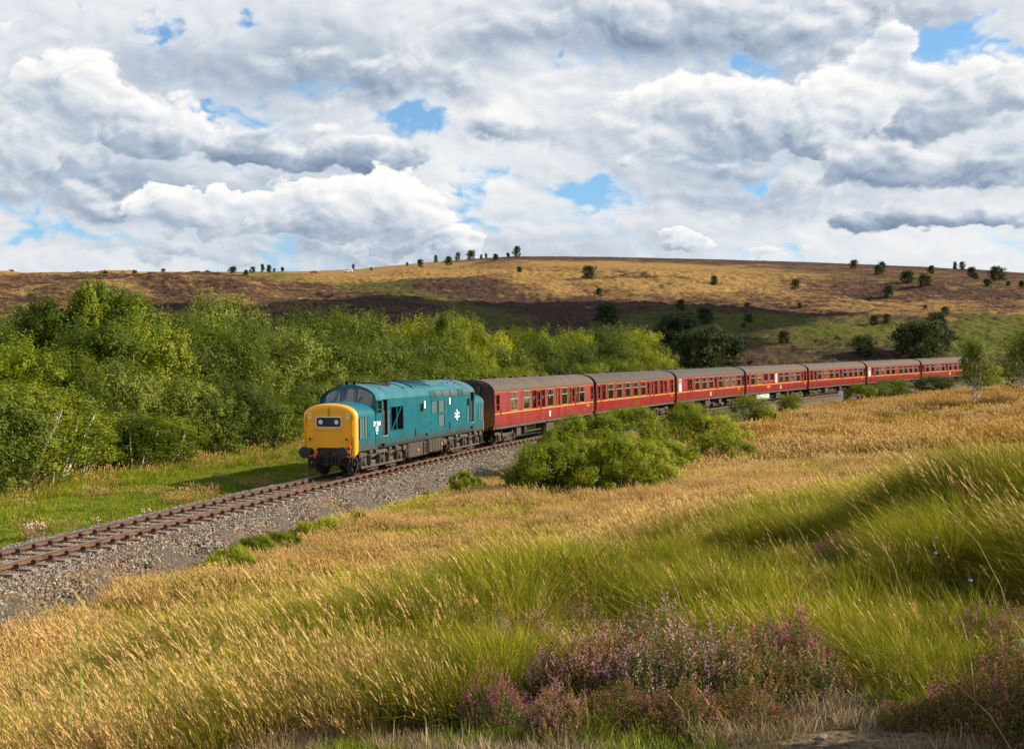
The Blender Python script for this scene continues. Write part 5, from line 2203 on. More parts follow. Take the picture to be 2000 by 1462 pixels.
M_skin = simple_mat('skin', (.55, .30, .20), rough=.6)
M_shirt = simple_mat('white_shirt', (.80, .80, .82), rough=.9)
M_shirt2 = simple_mat('pale_blue_shirt', (.45, .55, .65), rough=.9)
M_shirt3 = simple_mat('dark_jacket', (.05, .05, .06), rough=.9)
M_hair = simple_mat('grey_hair', (.35, .33, .31), rough=.9)
M_trou = simple_mat('dark_trousers', (.04, .045, .06), rough=.9)
PM = [person_mesh(0, M_shirt2, M_skin, M_hair, M_trou), person_mesh(1, M_shirt, M_skin, M_hair, M_trou), person_mesh(2, M_shirt, M_skin, M_hair, M_trou), person_mesh(2, M_shirt3, M_skin, M_hair, M_trou)]
PLAB = {(1, 0): 'person in pale shirt seated in the leftmost occupied window of the second carriage',
        (1, 1): 'person in white shirt seated in the middle occupied window of the second carriage',
        (1, 2): 'person in white shirt seated in the rightmost occupied window of the second carriage',
        (3, 0): 'person in pale shirt seated behind a window of the buffet carriage',
        (4, 0): 'person in dark jacket standing at the first window of the fifth carriage',
        (4, 1): 'person in white shirt standing at the second window of the fifth carriage',
        (4, 2): 'person in pale shirt seated near the far end of the fifth carriage',
        (5, 0): 'person in white shirt standing at the far end window of the sixth carriage'}
for ci, c in enumerate(COACHES):
    for k, (x, pose) in enumerate(c.get('people', [])):
        me = PM[pose]
        if (ci, k) == (4, 0):
            me = PM[3]
        o = bpy.data.objects.new('person', me)
        link(o)
        M_ = CARS[ci].matrix_basis if False else (Matrix.Translation(CARS[ci].location) @ CARS[ci].rotation_euler.to_matrix().to_4x4())
        lp = Vector((x - .15, -.98, 1.24 + (.32 if pose < 2 else 0.0)))
        o.location = M_ @ lp
        if pose < 2:
            o.location.z += -.15
        o.rotation_euler = (0, 0, CARS[ci].rotation_euler.z + (0 if pose < 2 else -1.2))
        tag(o, PLAB[ci, k], 'person', 'passengers in the carriages')

# ------------------------------------------------------------------ foliage
def mat_leaf(name, dark, mid, light, trans=0.35, hue_obj=.35, scale=.55):
    m, N, out = new_mat(name)
    g = N.n('ShaderNodeNewGeometry')
    oi = N.n('ShaderNodeObjectInfo')
    n = N.noise(g.outputs['Position'], scale, 4, .65)
    n2 = N.noise(g.outputs['Position'], 7.0, 2, .6)
    f = N.m('ADD', N.m('MULTIPLY', n, .6), N.m('MULTIPLY', n2, .4))
    f = N.m('ADD', f, N.m('MULTIPLY', N.m('SUBTRACT', oi.outputs['Random'], .5), hue_obj))
    c = N.ramp(N.mr(f, .28, .72), [(0, dark), (.5, mid), (1, light)])
    d = N.n('ShaderNodeBsdfPrincipled', ins={'Base Color': c, 'Roughness': .6, 'Specular IOR Level': .15})
    t = N.n('ShaderNodeBsdfTranslucent', ins={'Color': N.mix(.5, c, light)})
    ms = N.n('ShaderNodeMixShader', ins={0: trans})
    N.t.links.new(d.outputs[0], ms.inputs[1])
    N.t.links.new(t.outputs[0], ms.inputs[2])
    N.set(out, 0, ms)
    return m


M_birch = mat_leaf('birch_leaves', (.026, .050, .003), (.090, .135, .006), (.23, .26, .016), .30)
M_sallow = mat_leaf('sallow_leaves', (.028, .050, .006), (.088, .125, .012), (.20, .23, .030), .28)
M_yellowgreen = mat_leaf('yellow_green_leaves', (.060, .095, .003), (.175, .22, .007), (.33, .33, .012))
M_willow = mat_leaf('willow_leaves', (.055, .090, .004), (.19, .235, .010), (.38, .40, .034))
M_darkleaf = mat_leaf('dark_moor_leaves', (.012, .024, .006), (.032, .054, .013), (.07, .09, .025), .25)
M_bark = simple_mat('grey_bark', (.09, .075, .06), (.17, .145, .12), 6, .9)
M_whitebark = simple_mat('white_birch_bark', (.16, .12, .10), (.62, .56, .50), 5, .8, lo=.3, hi=.5)


def leaf_cloud(rg, centers, normals, size, flat=.5):
    """diamond shaped leaves at the centres, facing roughly along the normals"""
    n = len(centers)
    nn = normals + rg.normal(0, flat, (n, 3))
    nn /= np.linalg.norm(nn, axis=1, keepdims=True) + 1e-9
    a = np.cross(nn, rg.normal(0, 1, (n, 3)))
    a /= np.linalg.norm(a, axis=1, keepdims=True) + 1e-9
    b = np.cross(nn, a)
    s = (size * rg.uniform(.6, 1.35, n))[:, None]
    V = np.stack([centers - a * s * .62, centers + b * s * .34, centers + a * s * .62, centers - b * s * .34], 1).reshape(-1, 3)
    F = np.arange(n * 4).reshape(-1, 4)
    return V, F


def tree_meshes(seed, H, Rw, lobes, twigs, leaves, leaf, stems, mat_c, mat_t, shape='round', base=.12, stem_lean=.25, up=.3, elong=1.15):
    """trunk and crown meshes of a tree H high and about 2 Rw wide"""
    rg = np.random.default_rng(seed)
    C, R = [], []
    for k in range(lobes):
        u = (k + .5) / lobes
        z = base + (1 - base) * (u ** .85)
        if shape == 'round':
            w = math.sqrt(max(0, 1 - ((z - .52) / .52) ** 2)) * .92
        elif shape == 'birch':
            w = (1 - z) ** .75 * 1.05 + .06 if z > .3 else .75
        elif shape == 'bush':
            w = math.sqrt(max(0, 1 - (z * .98) ** 2.4))
        elif shape == 'column':
            w = .8 * (1 - max(0, z - .75) * 2.5)
        else:
            w = (1 - z) ** .5
        rr = ((.20 + .16 * rg.random()) if shape != 'bush' else (.12 + .13 * rg.random())) * min(H * .8, 2 * Rw)
        an = k * 2.399 + rg.uniform(-.5, .5)
        d = max(0, w * Rw - rr * .55) * math.sqrt(rg.uniform(.25, 1.0))
        C.append((d * math.cos(an), d * math.sin(an), min(z * H, H - rr * .55)))
        R.append(rr)
    C, R = np.array(C), np.array(R)
    # twig clumps on the lobes
    p = R ** 2 / (R ** 2).sum()
    li = rg.choice(lobes, twigs, p=p)
    d = rg.normal(0, 1, (twigs, 3))
    d[:, 2] = d[:, 2] * .9 + .25
    d /= np.linalg.norm(d, axis=1, keepdims=True)
    tc = C[li] + d * (R[li] * rg.uniform(.72, 1.10, twigs))[:, None] * np.array([1, 1, .85])
    tc[:, 2] = np.maximum(tc[:, 2], .05 * H)
    # leaves along each twig clump
    k = leaves // twigs
    ti = np.repeat(np.arange(twigs), k)
    n = len(ti)
    tr = rg.uniform(.10, .20, twigs) * R[li] * 1.5
    off = rg.normal(0, 1, (n, 3))
    off /= np.linalg.norm(off, axis=1, keepdims=True)
    off *= (rg.random(n) ** .45)[:, None]
    off[:, 2] *= elong + .9 * (rg.random(twigs)[ti] < .35)
    pc = tc[ti] + off * tr[ti][:, None]
    if up:
        pc[:, 2] += up * tr[ti] * rg.random(n)
    # inner fill that stops light from passing
    m = n // 6
    lj = rg.choice(lobes, m, p=p)
    dd = rg.normal(0, 1, (m, 3))
    dd /= np.linalg.norm(dd, axis=1, keepdims=True)
    fill = C[lj] + dd * (R[lj] * rg.random(m) * .8)[:, None]
    nrm = d[ti] * 1.5 + off * .8 + np.array([0, 0, .25])
    V1, F1 = leaf_cloud(rg, pc, nrm, leaf)
    V2, F2 = leaf_cloud(rg, fill, dd, leaf * 1.9)
    V = np.concatenate([V1, V2])
    F = np.concatenate([F1, F2 + len(V1)])
    V[:, 2] *= H / np.percentile(V[:, 2], 99.6)
    V[:, :2] *= Rw / np.percentile(np.hypot(V[:, 0], V[:, 1]), 97)
    cr = np_mesh('crown', V, F)
    cr.materials.append(mat_c)
    # stems and limbs
    mb = MB()
    for s_ in range(stems):
        an = s_ * 2.4 + rg.uniform(-.4, .4)
        ln = stem_lean * rg.uniform(.4, 1.2)
        pts = []
        for q in range(6):
            t = q / 5
            rr = (ln * Rw * t + .06 * stems * .5) + rg.uniform(-.03, .03) * H * .3 * t
            pts.append((rr * math.cos(an), rr * math.sin(an), t * H * .78 - .15))
        r0 = .018 * H / math.sqrt(stems) + .015
        mb.tube(pts, [r0 * (1 - .75 * q / 5) for q in range(6)], 6)
    for q in range(min(lobes, 9)):
        c_ = C[q]
        a_ = Vector((0, 0, max(.12 * H, c_[2] * .55)))
        b_ = Vector(c_)
        mid = (a_ + b_) / 2 + Vector((0, 0, -.04 * H))
        mb.tube([a_, mid, b_], [.008 * H, .006 * H, .003 * H], 5)
    tk = mb.mesh('trunk', mat_t, smooth=60)
    return tk, cr


def unit_tree(*a, **k):
    return tree_meshes(*a, **k)


V_BIRCH = [tree_meshes(11 + i, 6.0, 1.9, 20, 420, 21000, .080, 3, M_birch, M_whitebark, 'birch', .10, .35, up=.8) for i in range(3)]
V_SPIRE = [tree_meshes(17 + i, 6.0, 1.0, 16, 300, 12000, .080, 1, M_birch, M_whitebark, 'birch', .12, .2, up=2.2) for i in range(2)]
V_STEM = [tree_meshes(21 + i, 6.0, 1.9, 16, 360, 16000, .080, 6, M_birch, M_whitebark, 'round', .27, .75, up=.6) for i in range(2)]
V_SALLOW = [tree_meshes(31 + i, 5.0, 2.9, 22, 520, 23000, .082, 4, M_sallow, M_bark, 'round', .08, .5) for i in range(3)]
V_YELLOW = [tree_meshes(51 + i, 5.0, 2.7, 20, 480, 21000, .085, 3, M_yellowgreen, M_bark, 'round', .06, .5, up=.7) for i in range(2)]
V_GREEN = [tree_meshes(61 + i, 5.0, 2.6, 20, 480, 21000, .082, 4, M_birch, M_whitebark, 'round', .08, .5, up=.6) for i in range(2)]
V_WILLOW = [tree_meshes(71 + i, 3.0, 2.6, 34, 760, 25000, .066, 7, M_willow, M_bark, 'bush', .02, .9, up=1.6, elong=2.0) for i in range(3)]
V_DARK = [tree_meshes(91 + i, 6.0, 2.8, 14, 200, 9000, .15, 2, M_darkleaf, M_bark, 'round', .10, .4) for i in range(3)]
V_TINY = [tree_meshes(101 + i, 6.0, 2.3, 8, 80, 1600, .34, 1, M_darkleaf, M_bark, sh, .12, .2) for i, sh in enumerate(('round', 'birch', 'birch'))]


def plant(kind, meshes, pos, H, Wd, label, cat, group, rz=0.0, H0=None, W0=None, tilt=0.0):
    tk, cr = meshes
    o = link(bpy.data.objects.new(kind, None))
    o.location = pos
    o.rotation_euler = (tilt, 0, rz)
    o.scale = (Wd, Wd, H)
    new_obj('trunk', tk, o)
    new_obj('crown', cr, o)
    tag(o, label, cat, group)
    return o


def at_lat(X, lat, s_lo=-25, s_hi=280):
    """ground point at the given lat whose direction from the camera matches the photo column X"""
    ss = np.linspace(s_lo, s_hi, 1200)
    q = track(ss, lat, 0)
    px = 1000 + FPX * q[0] / q[1]
    ok = q[1] > 5
    i = np.argmin(np.where(ok, np.abs(px - X), 1e9))
    x, y = q[0][i], q[1][i]
    return x, y, float(ground_z(x, y))


def on_ground(X, y):
    x = (X - 1000) / FPX * y
    return x, y, float(ground_z(x, y))


def top_z(Y, y):
    return (HORIZON - Y) / FPX * y


# rows of trees along the far side of the line: (column, lat, top row, half width in m, variant list, k)
WB, WS, WY, WG = V_BIRCH, V_SALLOW, V_YELLOW, V_GREEN
rows = [
    # back rows
    (60, -32, 600, 3.6, WS, 0), (95, -27, 585, 2.6, WB, 1), (200, -26, 545, 2.5, WB, 0), (228, -25, 580, 2.6, WB, 2), (255, -24, 578, 2.8, WB, 2), (330, -34, 612, 3.4, WS, 1),
    (430, -40, 568, 5.2, WS, 0), (415, -24, 612, 3.6, WG, 0), (500, -26, 606, 3.6, WS, 2), (590, -26, 596, 4.2, WG, 1), (660, -28, 604, 3.2, WY, 0),
    (720, -26, 612, 3.6, WS, 1), (800, -28, 612, 3.6, WY, 1), (868, -24, 608, 2.6, WS, 0), (905, -27, 622, 3.4, WY, 0), (965, -25, 642, 3.6, WY, 1), (10, -30, 640, 3.4, WS, 1), (-60, -26, 640, 4, WB, 0),
    (1035, -26, 640, 4.4, WY, 0), (1110, -27, 640, 4.6, WY, 1), (1175, -26, 632, 4.0, WS, 1), (1235, -26, 642, 4.4, WY, 0), (1262, -19, 662, 3.4, WG, 0),
    # middle rows
    (30, -19, 672, 3.3, WY, 0), (110, -18, 690, 2.8, WY, 1), (190, -18.5, 625, 2.9, WB, 1), (280, -18, 620, 3.0, WG, 0), (235, -15, 700, 2.6, WS, 1), (350, -17.5, 668, 3.0, WS, 1),
    (440, -17, 640, 3.3, WG, 1), (510, -17, 690, 3.0, WS, 2), (575, -17, 640, 3.5, WS, 0), (650, -17, 650, 3.3, WG, 0), (720, -16.5, 668, 3.1, WS, 2),
    (780, -16.5, 655, 3.1, WS, 1), (850, -17, 640, 3.2, WG, 1), (915, -17, 668, 3.1, WY, 0), (985, -17, 672, 3.2, WS, 0), (1050, -17, 655, 3.4, WG, 0),
    (1120, -17, 668, 3.4, WS, 2), (1185, -17, 660, 3.6, WG, 1), (1240, -16, 672, 3.4, WY, 1), (1283, -14, 690, 2.5, WY, 1),
    # front row at the verge
    (-50, -12.5, 760, 3.0, WS, 0), (25, -12.6, 745, 2.7, WB, 0), (95, -12.3, 752, 2.6, WG, 0), (150, -13, 800, 2.0, WB, 2), (205, -14, 790, 2.0, WS, 0), (262, -12.2, 806, 1.9, WG, 1), (325, -12.4, 812, 2.0, WB, 1),
    (365, -14, 735, 2.5, WS, 2), (400, -13, 762, 2.3, WS, 0), (455, -12.8, 748, 2.5, WS, 1), (520, -12.2, 778, 2.2, WB, 0), (565, -12.4, 770, 2.1, WG, 0), (620, -13, 742, 2.4, WS, 1),
    (690, -13, 735, 2.5, WS, 0), (760, -12.5, 720, 2.6, WS, 2), (835, -12.5, 700, 2.7, WS, 1), (900, -12.5, 715, 2.6, WG, 0), (960, -12.5, 712, 2.6, WY, 0), (1020, -12.5, 715, 2.6, WY, 1),
    (1085, -12.5, 706, 2.8, WS, 0), (1150, -12.5, 706, 2.8, WG, 1), (1215, -12.5, 700, 2.9, WY, 0), (1262, -11, 712, 2.4, WG, 0), (1300, -11, 704, 2.2, WY, 1),
]
KIND = {id(WB): ('birch_tree', 'birch', 'birch tree'), id(WS): ('sallow_tree', 'grey-green sallow', 'sallow tree'), id(WY): ('willow_tree', 'yellow-green', 'willow tree'), id(WG): ('young_birch', 'fresh green birch', 'birch tree')}
H0 = {id(WB): (6.0, 1.9), id(WS): (5.0, 2.9), id(WY): (5.0, 2.7), id(WG): (5.0, 2.6)}
ORD = ['leftmost', 'second', 'third', 'fourth', 'fifth', 'sixth', 'seventh', 'eighth', 'ninth', 'tenth', 'eleventh', 'twelfth', 'thirteenth', 'fourteenth', 'fifteenth', 'sixteenth', 'seventeenth', 'eighteenth', 'nineteenth',
       'twentieth', 'twenty-first', 'twenty-second', 'twenty-third', 'twenty-fourth', 'twenty-fifth', 'twenty-sixth']
rt = random.Random(12)
ranked = {}
FRONT0 = 40
for i, r_ in enumerate(rows):
    row = 'back' if i < 23 else ('middle' if i < 41 else 'front')
    ranked.setdefault(row, []).append((r_[0], i))
rank_of = {}
for row, l_ in ranked.items():
    for k, (x_, i) in enumerate(sorted(l_)):
        rank_of[i] = (row, k)
for i, (X, lat, Yt, hw, var, k) in enumerate(rows):
    x, y, z = at_lat(X, lat)
    H = top_z(Yt, y) - z
    row, rk = rank_of[i]
    nm, look, cat = KIND[id(var)]
    h0, w0 = H0[id(var)]
    if row == 'front' and (var is WB or (var is WG and X < 600)):
        var, h0, w0 = V_STEM, 6.0, 1.9
    where = {'back': 'in the back row of the thicket', 'middle': 'in the middle row of the thicket', 'front': 'in the front row by the verge'}[row]
    size = 'tall ' if (X, lat) == (200, -26) else ''
    label = '%s%s, %s from the left %s' % (size, look, ORD[rk], where)
    if rk == 0:
        label = '%s, leftmost %s' % (look, where)
    plant(nm, var[k % len(var)], (x, y, z - .1), max(.5, H + .1) / h0 * rt.uniform(.97, 1.03), hw * 1.12 / w0, label, cat, 'trees of the thicket across the line', rt.uniform(0, 6.28))

for X, lat, Yt, hw, k, lb in ((168, -25, 546, 1.3, 0, 'tallest slender birch spire rising from the left of the thicket'), (196, -25, 548, 1.2, 1, 'birch spire just right of the tallest one'), (243, -24, 572, 1.1, 0, 'birch spire third of the tall group on the left'),
                              (272, -24, 580, 1.0, 1, 'shortest right birch spire of the tall group on the left'), (92, -27, 588, 1.3, 1, 'drooping birch spire left of the tall group'), (865, -22, 612, 1.1, 0, 'pale birch spire standing above the thicket behind the locomotive')):
    x, y, z = at_lat(X, lat)
    plant('birch_tree', V_SPIRE[k], (x, y, z - .1), (top_z(Yt, y) - z) / 6.0, hw, lb, 'birch tree', 'trees of the thicket across the line', rt.uniform(0, 6))

# willow shrubs in front of the train
shr = [(1068, 9.3, 868, 1.7, 1), (1485, 11.0, 838, 1.2, 0), (1345, 7.4, 786, 1.7, 2), (1100, 7.5, 838, 1.9, 0), (1160, 8.6, 812, 2.4, 1), (1230, 9.0, 796, 2.5, 2), (1200, 12.0, 850, 2.3, 0), (1290, 12.0, 862, 2.2, 1), (1330, 9.5, 800, 2.3, 0), (1390, 11.0, 812, 2.2, 2), (1130, 10.4, 862, 2.0, 2),
       (1420, 9.0, 822, 1.7, 1), (1255, 13.0, 872, 1.8, 1), (1400, 14.0, 846, 2.0, 0), (1045, 8.8, 888, 1.1, 2), (1448, 13.0, 850, 1.5, 1)]
slab = ['low pale shrub at the far left foot of the willow clump', 'low green shrub at the far right tip of the willow clump', 'willow shrub directly against the train below the second coupling', 'leafy willow shrub at the left end of the big clump before the train', 'willow shrub with grey-green upright shoots covering the gap between the first two carriages', 'tallest willow shrub of the clump, its top against the second carriage',
        'willow shrub in front of the middle of the clump, dark at its foot', 'bright green willow shrub in the centre front of the clump', 'willow shrub below the far end of the second carriage', 'willow shrub below the third carriage',
        'low willow shrub at the near left foot of the clump', 'willow shrub at the far right of the clump under the third carriage', 'low willow shrub at the very front of the clump in straw grass', 'dark-footed willow shrub on the right of the clump',
        'small grey-green shrub on the edge of the ballast left of the clump', 'low willow shrub trailing off the right end of the clump']
for (X, lat, Yt, hw, k), lb in zip(shr, slab):
    x, y, z = at_lat(X, lat)
    H = top_z(Yt, y) - z
    plant('willow_shrub', V_WILLOW[k], (x, y, z - .05), max(.6, H) / 3.0 * 1.05, hw * 1.22 / 2.6, lb, 'shrub', 'willow shrubs before the train', rt.uniform(0, 6.28))

# smaller shrubs further along the line
far_shr = [(1462, 7.5, 768, 2.0, V_SALLOW[0], 5, 2.9, 'dark green bush beside the pale tank of the buffet carriage'), (1495, 9.0, 792, 1.6, V_WILLOW[1], 3, 2.6, 'low olive bush right of the dark bush below the buffet carriage'),
           (1545, 7.0, 768, 1.7, V_YELLOW[0], 5, 2.7, 'yellow-green bush under the end of the buffet carriage'), (1680, 6.5, 748, 2.3, V_WILLOW[0], 3, 2.6, 'green bush right of the white post below the fifth carriage'), (1707, 7.0, 750, 2.0, V_SALLOW[1], 5, 2.9, 'grey-green bush below the gap of fifth and sixth carriages'),
           (1745, 6.0, 737, 2.6, V_GREEN[0], 5, 2.6, 'pointed green bush in front of the sixth carriage'), (1825, 6.0, 732, 3.4, V_SALLOW[2], 5, 2.9, 'wide dull green bush below the gap before the last carriage'), (1928, 8.0, 712, 3.4, V_YELLOW[1], 5, 2.7, 'bright yellow-green bush right of the birch tree'), (1750, 40, 822, 1.6, V_WILLOW[1], 3, 2.6, 'small bright bush alone in the rust-coloured grass'),
           (1410, 8.0, 800, 1.6, V_SALLOW[0], 5, 2.9, 'olive bush behind the right end of the willow clump'), (905, 5.2, 915, .75, V_WILLOW[0], 3, 2.6, 'small pale weed bush at the edge of the ballast')]
for X, lat, Yt, hw, var, h0, w0, lb in far_shr:
    x, y, z = at_lat(X, lat)
    H = max(.5, top_z(Yt, y) - z)
    plant('bush', var, (x, y, z - .05), H / h0, hw / w0, lb, 'bush', 'bushes along the line', rt.uniform(0, 6.28))

# the birch at the end of the train and the one at the right edge
BT = tree_meshes(201, 6.0, 1.75, 15, 300, 9000, .10, 5, M_sallow, M_whitebark, 'round', .36, .55)
x, y, z = on_ground(1905, 118)
plant('birch_tree', BT, (x, y, z), (top_z(661, y) - z) / 6.0, 1.0, 'slender multi-stemmed birch standing alone in front of the train end', 'birch tree', None, .6)
BT2 = tree_meshes(202, 6.0, 2.3, 15, 300, 9000, .10, 4, M_sallow, M_whitebark, 'round', .30, .5)
x, y, z = on_ground(2012, 112)
plant('birch_tree', BT2, (x, y, z), (top_z(636, y) - z) / 6.0, 1.35, 'birch cut by the right edge of the picture', 'birch tree', None, 2.2)

# trees of the moor: (column, base row guess, top row, half width px, depth or None, variant, label)
moor = [
    (1325, 612, 44, 330, 'dark round bush, left one of the group at the foot of the slope'), (1345, 640, 40, 300, 'dark bush leaning on the left end of the valley thicket'),
    (1377, 598, 17, 360, 'lone dark tree above the valley thicket'), (1385, 636, 45, 300, 'dark tree in the middle of the valley thicket'), (1425, 655, 30, 285, 'dark tree at the right end of the valley thicket'),
    (1182, 592, 24, 400, 'dark spreading tree just above the willows on the slope'), (1170, 562, 8, 430, 'narrow dark tree near the slope break'),
    (1330, 584, 9, 390, 'thin dark tree on the green slope'), (1460, 590, 7, 400, 'small round bush on the green slope'), (1462, 612, 8, 370, 'small dark bush below the round one'),
    (1452, 630, 6, 360, 'tiny bush on the dark heather'), (1562, 590, 5, 400, 'tiny round bush high on the green slope'), (1531, 645, 12, 320, 'faint dark bush in the middle of the heather slope'),
    (1686, 652, 24, 275, 'dark bush alone behind the fifth carriage'), (1708, 614, 10, 330, 'bush left above the large dark thicket'), (1732, 612, 8, 330, 'small bush beside the large dark thicket'),
    (1770, 628, 34, 265, 'dark tree at the left of the large thicket behind the sixth carriage'), (1800, 622, 42, 270, 'dark tree in the middle of the large thicket'), (1832, 608, 20, 300, 'tall dark tree rising from the large thicket'),
    (1842, 636, 24, 262, 'dark tree at the right of the large thicket'), (1846, 597, 9, 360, 'round dark bush right above the large thicket'), (1808, 594, 5, 370, 'tiny dark bush above the large thicket'),
    (1735, 555, 11, 470, 'dark bush below the pair of trees on the plateau'), (1772, 527, 14, 480, 'dark round tree, left one of the plateau pair'), (1807, 534, 13, 470, 'loose leafed tree, right one of the plateau pair'),
    (1667, 506, 8.5, 680, 'dark round tree on the skyline left of the taller pair'), (1723, 510, 9, 670, 'taller dark tree standing at the skyline'), (1716, 516, 9, 640, 'dark tree overlapping the taller skyline tree'),
    (1820, 518, 7, 620, 'small tree below the skyline on the right'), (1898, 520, 9, 640, 'dark bush under the two bare skyline trees'), (1948, 519, 16, 600, 'large dark round tree near the right skyline'),
    (1930, 543, 8, 560, 'dark bush below left of the large round tree'), (1970, 548, 5, 560, 'small bush right of the large round tree'), (1906, 532, 6, 600, 'reddish low bush beside the dark bushes'), (1996, 548, 6, 560, 'bush at the right edge on the plateau'),
    (1866, 510, 4, 740, 'small bare tree on the skyline, left of two'), (1880, 509, 7, 740, 'bare flat-topped tree on the skyline, right of two'),
    (1553, 543, 10, 500, 'round dark tree standing alone on the reddish plateau'), (1396, 537, 8, 520, 'small dark tree alone on the golden plateau'), (1150, 517, 15, 560, 'large bushy tree alone on the golden plateau'),
    (1014, 520, 6, 620, 'small tree below the pointed conifer'), (1010, 480, 8, 745, 'pointed dark conifer on the skyline'), (876, 500, 8, 660, 'dark tree on the golden slope left of the conifer'), (821, 506, 7, 640, 'low dark tree at the bend of the skyline'),
    (851, 497, 4, 720, 'small skyline tree left of the lollipop tree'), (894, 491, 5, 740, 'lollipop-shaped small tree on the skyline'), (919, 487, 9, 740, 'larger round tree on the left skyline group'), (940, 496, 3, 740, 'tiny tree right of the larger round one'),
    (949, 494, 3, 740, 'tiny pointed tree right of the round one'), (968, 495, 6, 740, 'low spreading tree on the skyline before the conifer'), (992, 493, 4, 740, 'small tree just left of the conifer'),
    (22, 525, 6, 700, 'small tree at the far left skyline'), (206, 528, 6, 735, 'low bush on the left skyline'), (262, 526, 6, 735, 'low green bush on the left skyline'), (318, 523, 5, 730, 'small dark tree on the left skyline'),
    (453, 519, 8, 700, 'tree at the left of the skyline row'), (480, 526, 5, 700, 'low bush in the skyline row'), (493, 519, 6, 700, 'bushy tree in the skyline row'), (512, 515, 4, 700, 'tall narrow tree in the skyline row'), (525, 516, 5, 700, 'tallest round tree in the skyline row'),
    (535, 523, 3, 700, 'tiny tree in the skyline row'), (551, 521, 4, 700, 'last small tree at the right of the skyline row'), (690, 515, 3, 710, 'thin small tree right of the white van'), (725, 521, 3, 700, 'tiny bush by the bend of the skyline'), (795, 512, 3, 690, 'tiny bush left of the skyline bend'),
]
for k, (X, Yt, hwp, d, lb) in enumerate(moor):
    x, y, z = on_ground(X, d)
    # slide the tree along its line of sight until its foot meets the slope where the top row asks
    H = top_z(Yt, y) - z
    want = hwp / FPX * y * (2.1 if hwp > 12 else 2.5)
    best = None
    for dd in np.linspace(d * .72, min(d * 1.25, 752), 70):
        xx, yy, zz = on_ground(X, dd)
        h = top_z(Yt, yy) - zz
        sc = abs(h - hwp / FPX * yy * (1.9 if hwp > 12 else 2.3)) + .004 * abs(dd - d)
        if best is None or sc < best[0]:
            best = (sc, xx, yy, zz, h)
    _, x, y, z, H = best
    H = max(H, hwp / FPX * y * 1.0)
    big = hwp >= 13
    var = V_DARK[k % 3] if big or hwp >= 8 else V_TINY[k % 3]
    if 'conifer' in lb or 'narrow' in lb or 'pointed' in lb or 'thin' in lb:
        var = V_TINY[1]
    w0 = 2.8 if (big or hwp >= 8) and var in V_DARK else 2.3
    bush = 'bush' in lb
    plant('moor_bush' if bush else 'moor_tree', var, (x, y, z - .1 * H), H * 1.1 / 6.0, hwp / FPX * y / w0 * 1.15, lb, 'bush' if bush else 'tree', 'trees scattered over the moor', rt.uniform(0, 6.28))


# ------------------------------------------------------------------ grasses
def mat_grass(name, basec, tipa, tipb, var_lo, var_hi, trans=.30, sc=.8):
    m, N, out = new_mat(name)
    g = N.n('ShaderNodeNewGeometry')
    oi = N.n('ShaderNodeObjectInfo')
    at = N.n('ShaderNodeAttribute', attribute_name='h')
    n = N.noise(g.outputs['Position'], sc, 3, .6)
    f = N.m('ADD', N.mr(n, .35, .65, 0, .65), N.m('MULTIPLY', oi.outputs['Random'], .35))
    tip = N.mix(f, tipa, tipb)
    b2 = N.mix(f, basec, N.mix(.5, basec, tipb))
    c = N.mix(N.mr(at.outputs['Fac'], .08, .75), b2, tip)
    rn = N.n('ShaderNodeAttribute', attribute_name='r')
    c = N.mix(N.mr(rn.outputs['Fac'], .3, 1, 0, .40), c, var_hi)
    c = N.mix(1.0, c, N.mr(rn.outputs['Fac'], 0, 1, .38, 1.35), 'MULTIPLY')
    d = N.n('ShaderNodeBsdfPrincipled', ins={'Base Color': c, 'Roughness': .75, 'Specular IOR Level': .08})
    t = N.n('ShaderNodeBsdfTranslucent', ins={'Color': c})
    ms = N.n('ShaderNodeMixShader', ins={0: trans})
    N.t.links.new(d.outputs[0], ms.inputs[1])
    N.t.links.new(t.outputs[0], ms.inputs[2])
    N.set(out, 0, ms)
    return m


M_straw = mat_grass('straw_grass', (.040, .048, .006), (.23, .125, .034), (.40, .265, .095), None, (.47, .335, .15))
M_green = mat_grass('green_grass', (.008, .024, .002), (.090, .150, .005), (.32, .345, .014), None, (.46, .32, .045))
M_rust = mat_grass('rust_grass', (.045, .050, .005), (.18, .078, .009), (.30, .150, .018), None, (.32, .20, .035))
M_turf = mat_grass('verge_turf', (.05, .10, .006), (.15, .25, .012), (.28, .33, .025), None, (.36, .33, .07))
M_dead = mat_grass('dead_grass', (.14, .10, .05), (.32, .23, .12), (.46, .36, .22), None, (.52, .42, .28))


